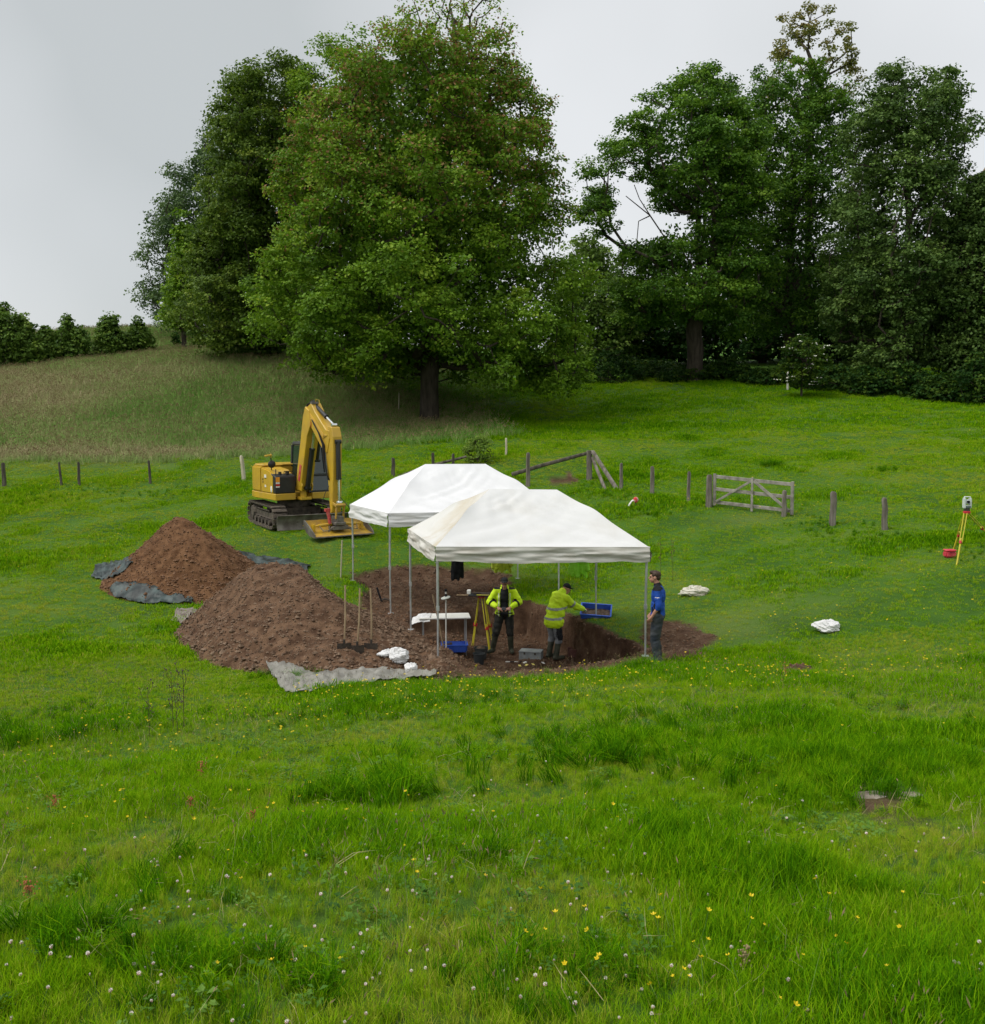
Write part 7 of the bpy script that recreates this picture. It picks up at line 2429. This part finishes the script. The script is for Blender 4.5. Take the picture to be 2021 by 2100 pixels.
garment('black jacket hanging from the eave of the front tent at the left', 875, 1050, 1113, .26, 22.9, m_black, 1, sleeves=False)
garment('olive yellow jacket hanging behind the eave left of the middle', 962, 1040, 1098, .36, 23.0, mat('olive_yellow_cloth', (.45, .58, .03), (.55, .66, .06), scale=7, rough=.8), 2)
garment('bright green vest hanging from the eave above the capped person', 1109, 1048, 1108, .34, 22.6, mat('bright_green_cloth', (.32, .88, .03), (.40, .92, .08), scale=7, rough=.7), 3)


# dead thistle stalks on the left, dock spikes, tall weeds
m_stalk_d = mat('dead_stalk', (.06, .06, .02), (.11, .10, .04), scale=15, rough=.9)
m_thead = mat('dead_thistle_head', (.07, .05, .04), (.14, .11, .09), scale=30, rough=.95)


def stalk_plant(name, label, dx, dy, h_px, seed, m_st, m_hd, cat, group=None, branches=7, head=.016, r0=.008, spread=.18):
    g = G(dx, dy)
    h = h_px * g.y / (F_PX / K)
    r = random.Random(seed)
    root = thing(name, label, cat, g, 0, group)
    b = MB(); hb = MB()
    lean = r.uniform(-.04, .04)
    b.tube([(0, 0, -.05), (lean * .5, .01, h * .5), (lean, 0, h)], [r0, r0 * .7, r0 * .4], 5)
    for k in range(branches):
        f = r.uniform(.35, .95)
        p0 = Vector((lean * f, 0, h * f))
        a = r.uniform(0, 6.28)
        ln = spread * r.uniform(.5, 1.2)
        p1 = p0 + Vector((math.cos(a) * ln * .5, math.sin(a) * ln * .5, ln * 1.1))
        b.tube([p0, (p0 + p1) / 2 + Vector((math.cos(a) * .02, 0, -.01)), p1], [r0 * .5, r0 * .4, r0 * .3], 4)
        hb.ell(p1, (head, head, head * 1.3), 6)
        for _ in range(2):
            hb.ell(p1 + Vector((r.uniform(-.04, .04), r.uniform(-.04, .04), r.uniform(-.06, .02))), head * .8, 5)
    hb.ell((lean, 0, h), head * 1.2, 6)
    b.build('stem', m_st, root); tag(hb.build('seed_heads', m_hd, root), kind='stuff')


for i, (dx, dy, hp_, lab) in enumerate(((286, 1412, 100, 'lone dead thistle stalk, leftmost in the near left grass'), (332, 1402, 120, 'dead thistle stalk, left one of the close pair'), (352, 1400, 122, 'tallest dead thistle stalk, right one of the close pair'), (341, 1404, 85, 'shorter dead thistle stalk between the close pair'))):
    stalk_plant('thistle_stalk', lab, dx, dy, hp_, 40 + i, m_stalk_d, m_thead, 'thistle', 'dead thistle stalks on the left', branches=8, head=.009, r0=.0055)
for i, (dx, dy, hp_, lab) in enumerate(((1265, 1112, 84, 'tall thin weed stalk left of its pair, behind the person in blue'), (1288, 1112, 76, 'tall thin weed stalk right of its pair, behind the person in blue'))):
    stalk_plant('weed_stalk', lab, dx, dy, hp_, 60 + i, mat('weed_stem', (.10, .10, .03)), mat('weed_seed', (.17, .12, .05)), 'weed', 'tall weeds behind the tent', branches=6, head=.012, r0=.006, spread=.14)
docks = [(390, 1500, 40, 'red sorrel spike left of the middle of the near slope'), (105, 1560, 36, 'red sorrel spike near the left edge'), (1505, 1310, 44, 'red dock spike on the crest below the white sack'), (366, 1560, 30, 'red sorrel spike in the left half, near the buttercups'),
         (480, 1590, 34, 'russet sorrel spike among buttercups left of the middle'), (60, 1730, 44, 'russet sorrel spike low at the left edge'), (1418, 1870, 60, 'tan grass spike low in the right half')]
for i, (dx, dy, hp_, lab) in enumerate(docks):
    stalk_plant('sorrel_spike', lab, dx, dy, hp_, 80 + i, mat('sorrel_stem', (.22, .12, .04)), m_sorrel if i < 6 else m_seed, 'sorrel', 'red sorrel spikes in the near grass', branches=13, head=.006, r0=.0025, spread=.028)

# pale stones showing through the turf on the right of the near slope
m_stone = mat('pale_stone', (.15, .12, .09), (.30, .26, .21), scale=9, rough=.9, bump=.7)
for i, (dx, dy, sx, sy, lab) in enumerate(((1668, 1524, .17, .11, 'pale flat stone showing through the turf in the right foreground'), (1745, 1522, .10, .06, 'smaller pale stone right of the flat one in the turf'))):
    g = G(dx, dy)
    b = MB(); b.ell((0, 0, 0), (sx, sy, .030), 12)
    b.v = [(x * (1 + .9 * (vnoise(x * 9 + 3 * i, y * 9) - .5)), y * (1 + .9 * (vnoise(y * 11, x * 7) - .5)), z + .03 * (vnoise(x * 14, y * 14) - .5)) for x, y, z in b.v]
    tag(b.build('stone', m_stone, loc=(g.x, g.y, zat(g.x, g.y) + .0), smooth=True), lab, 'stone')
trees()
sow()
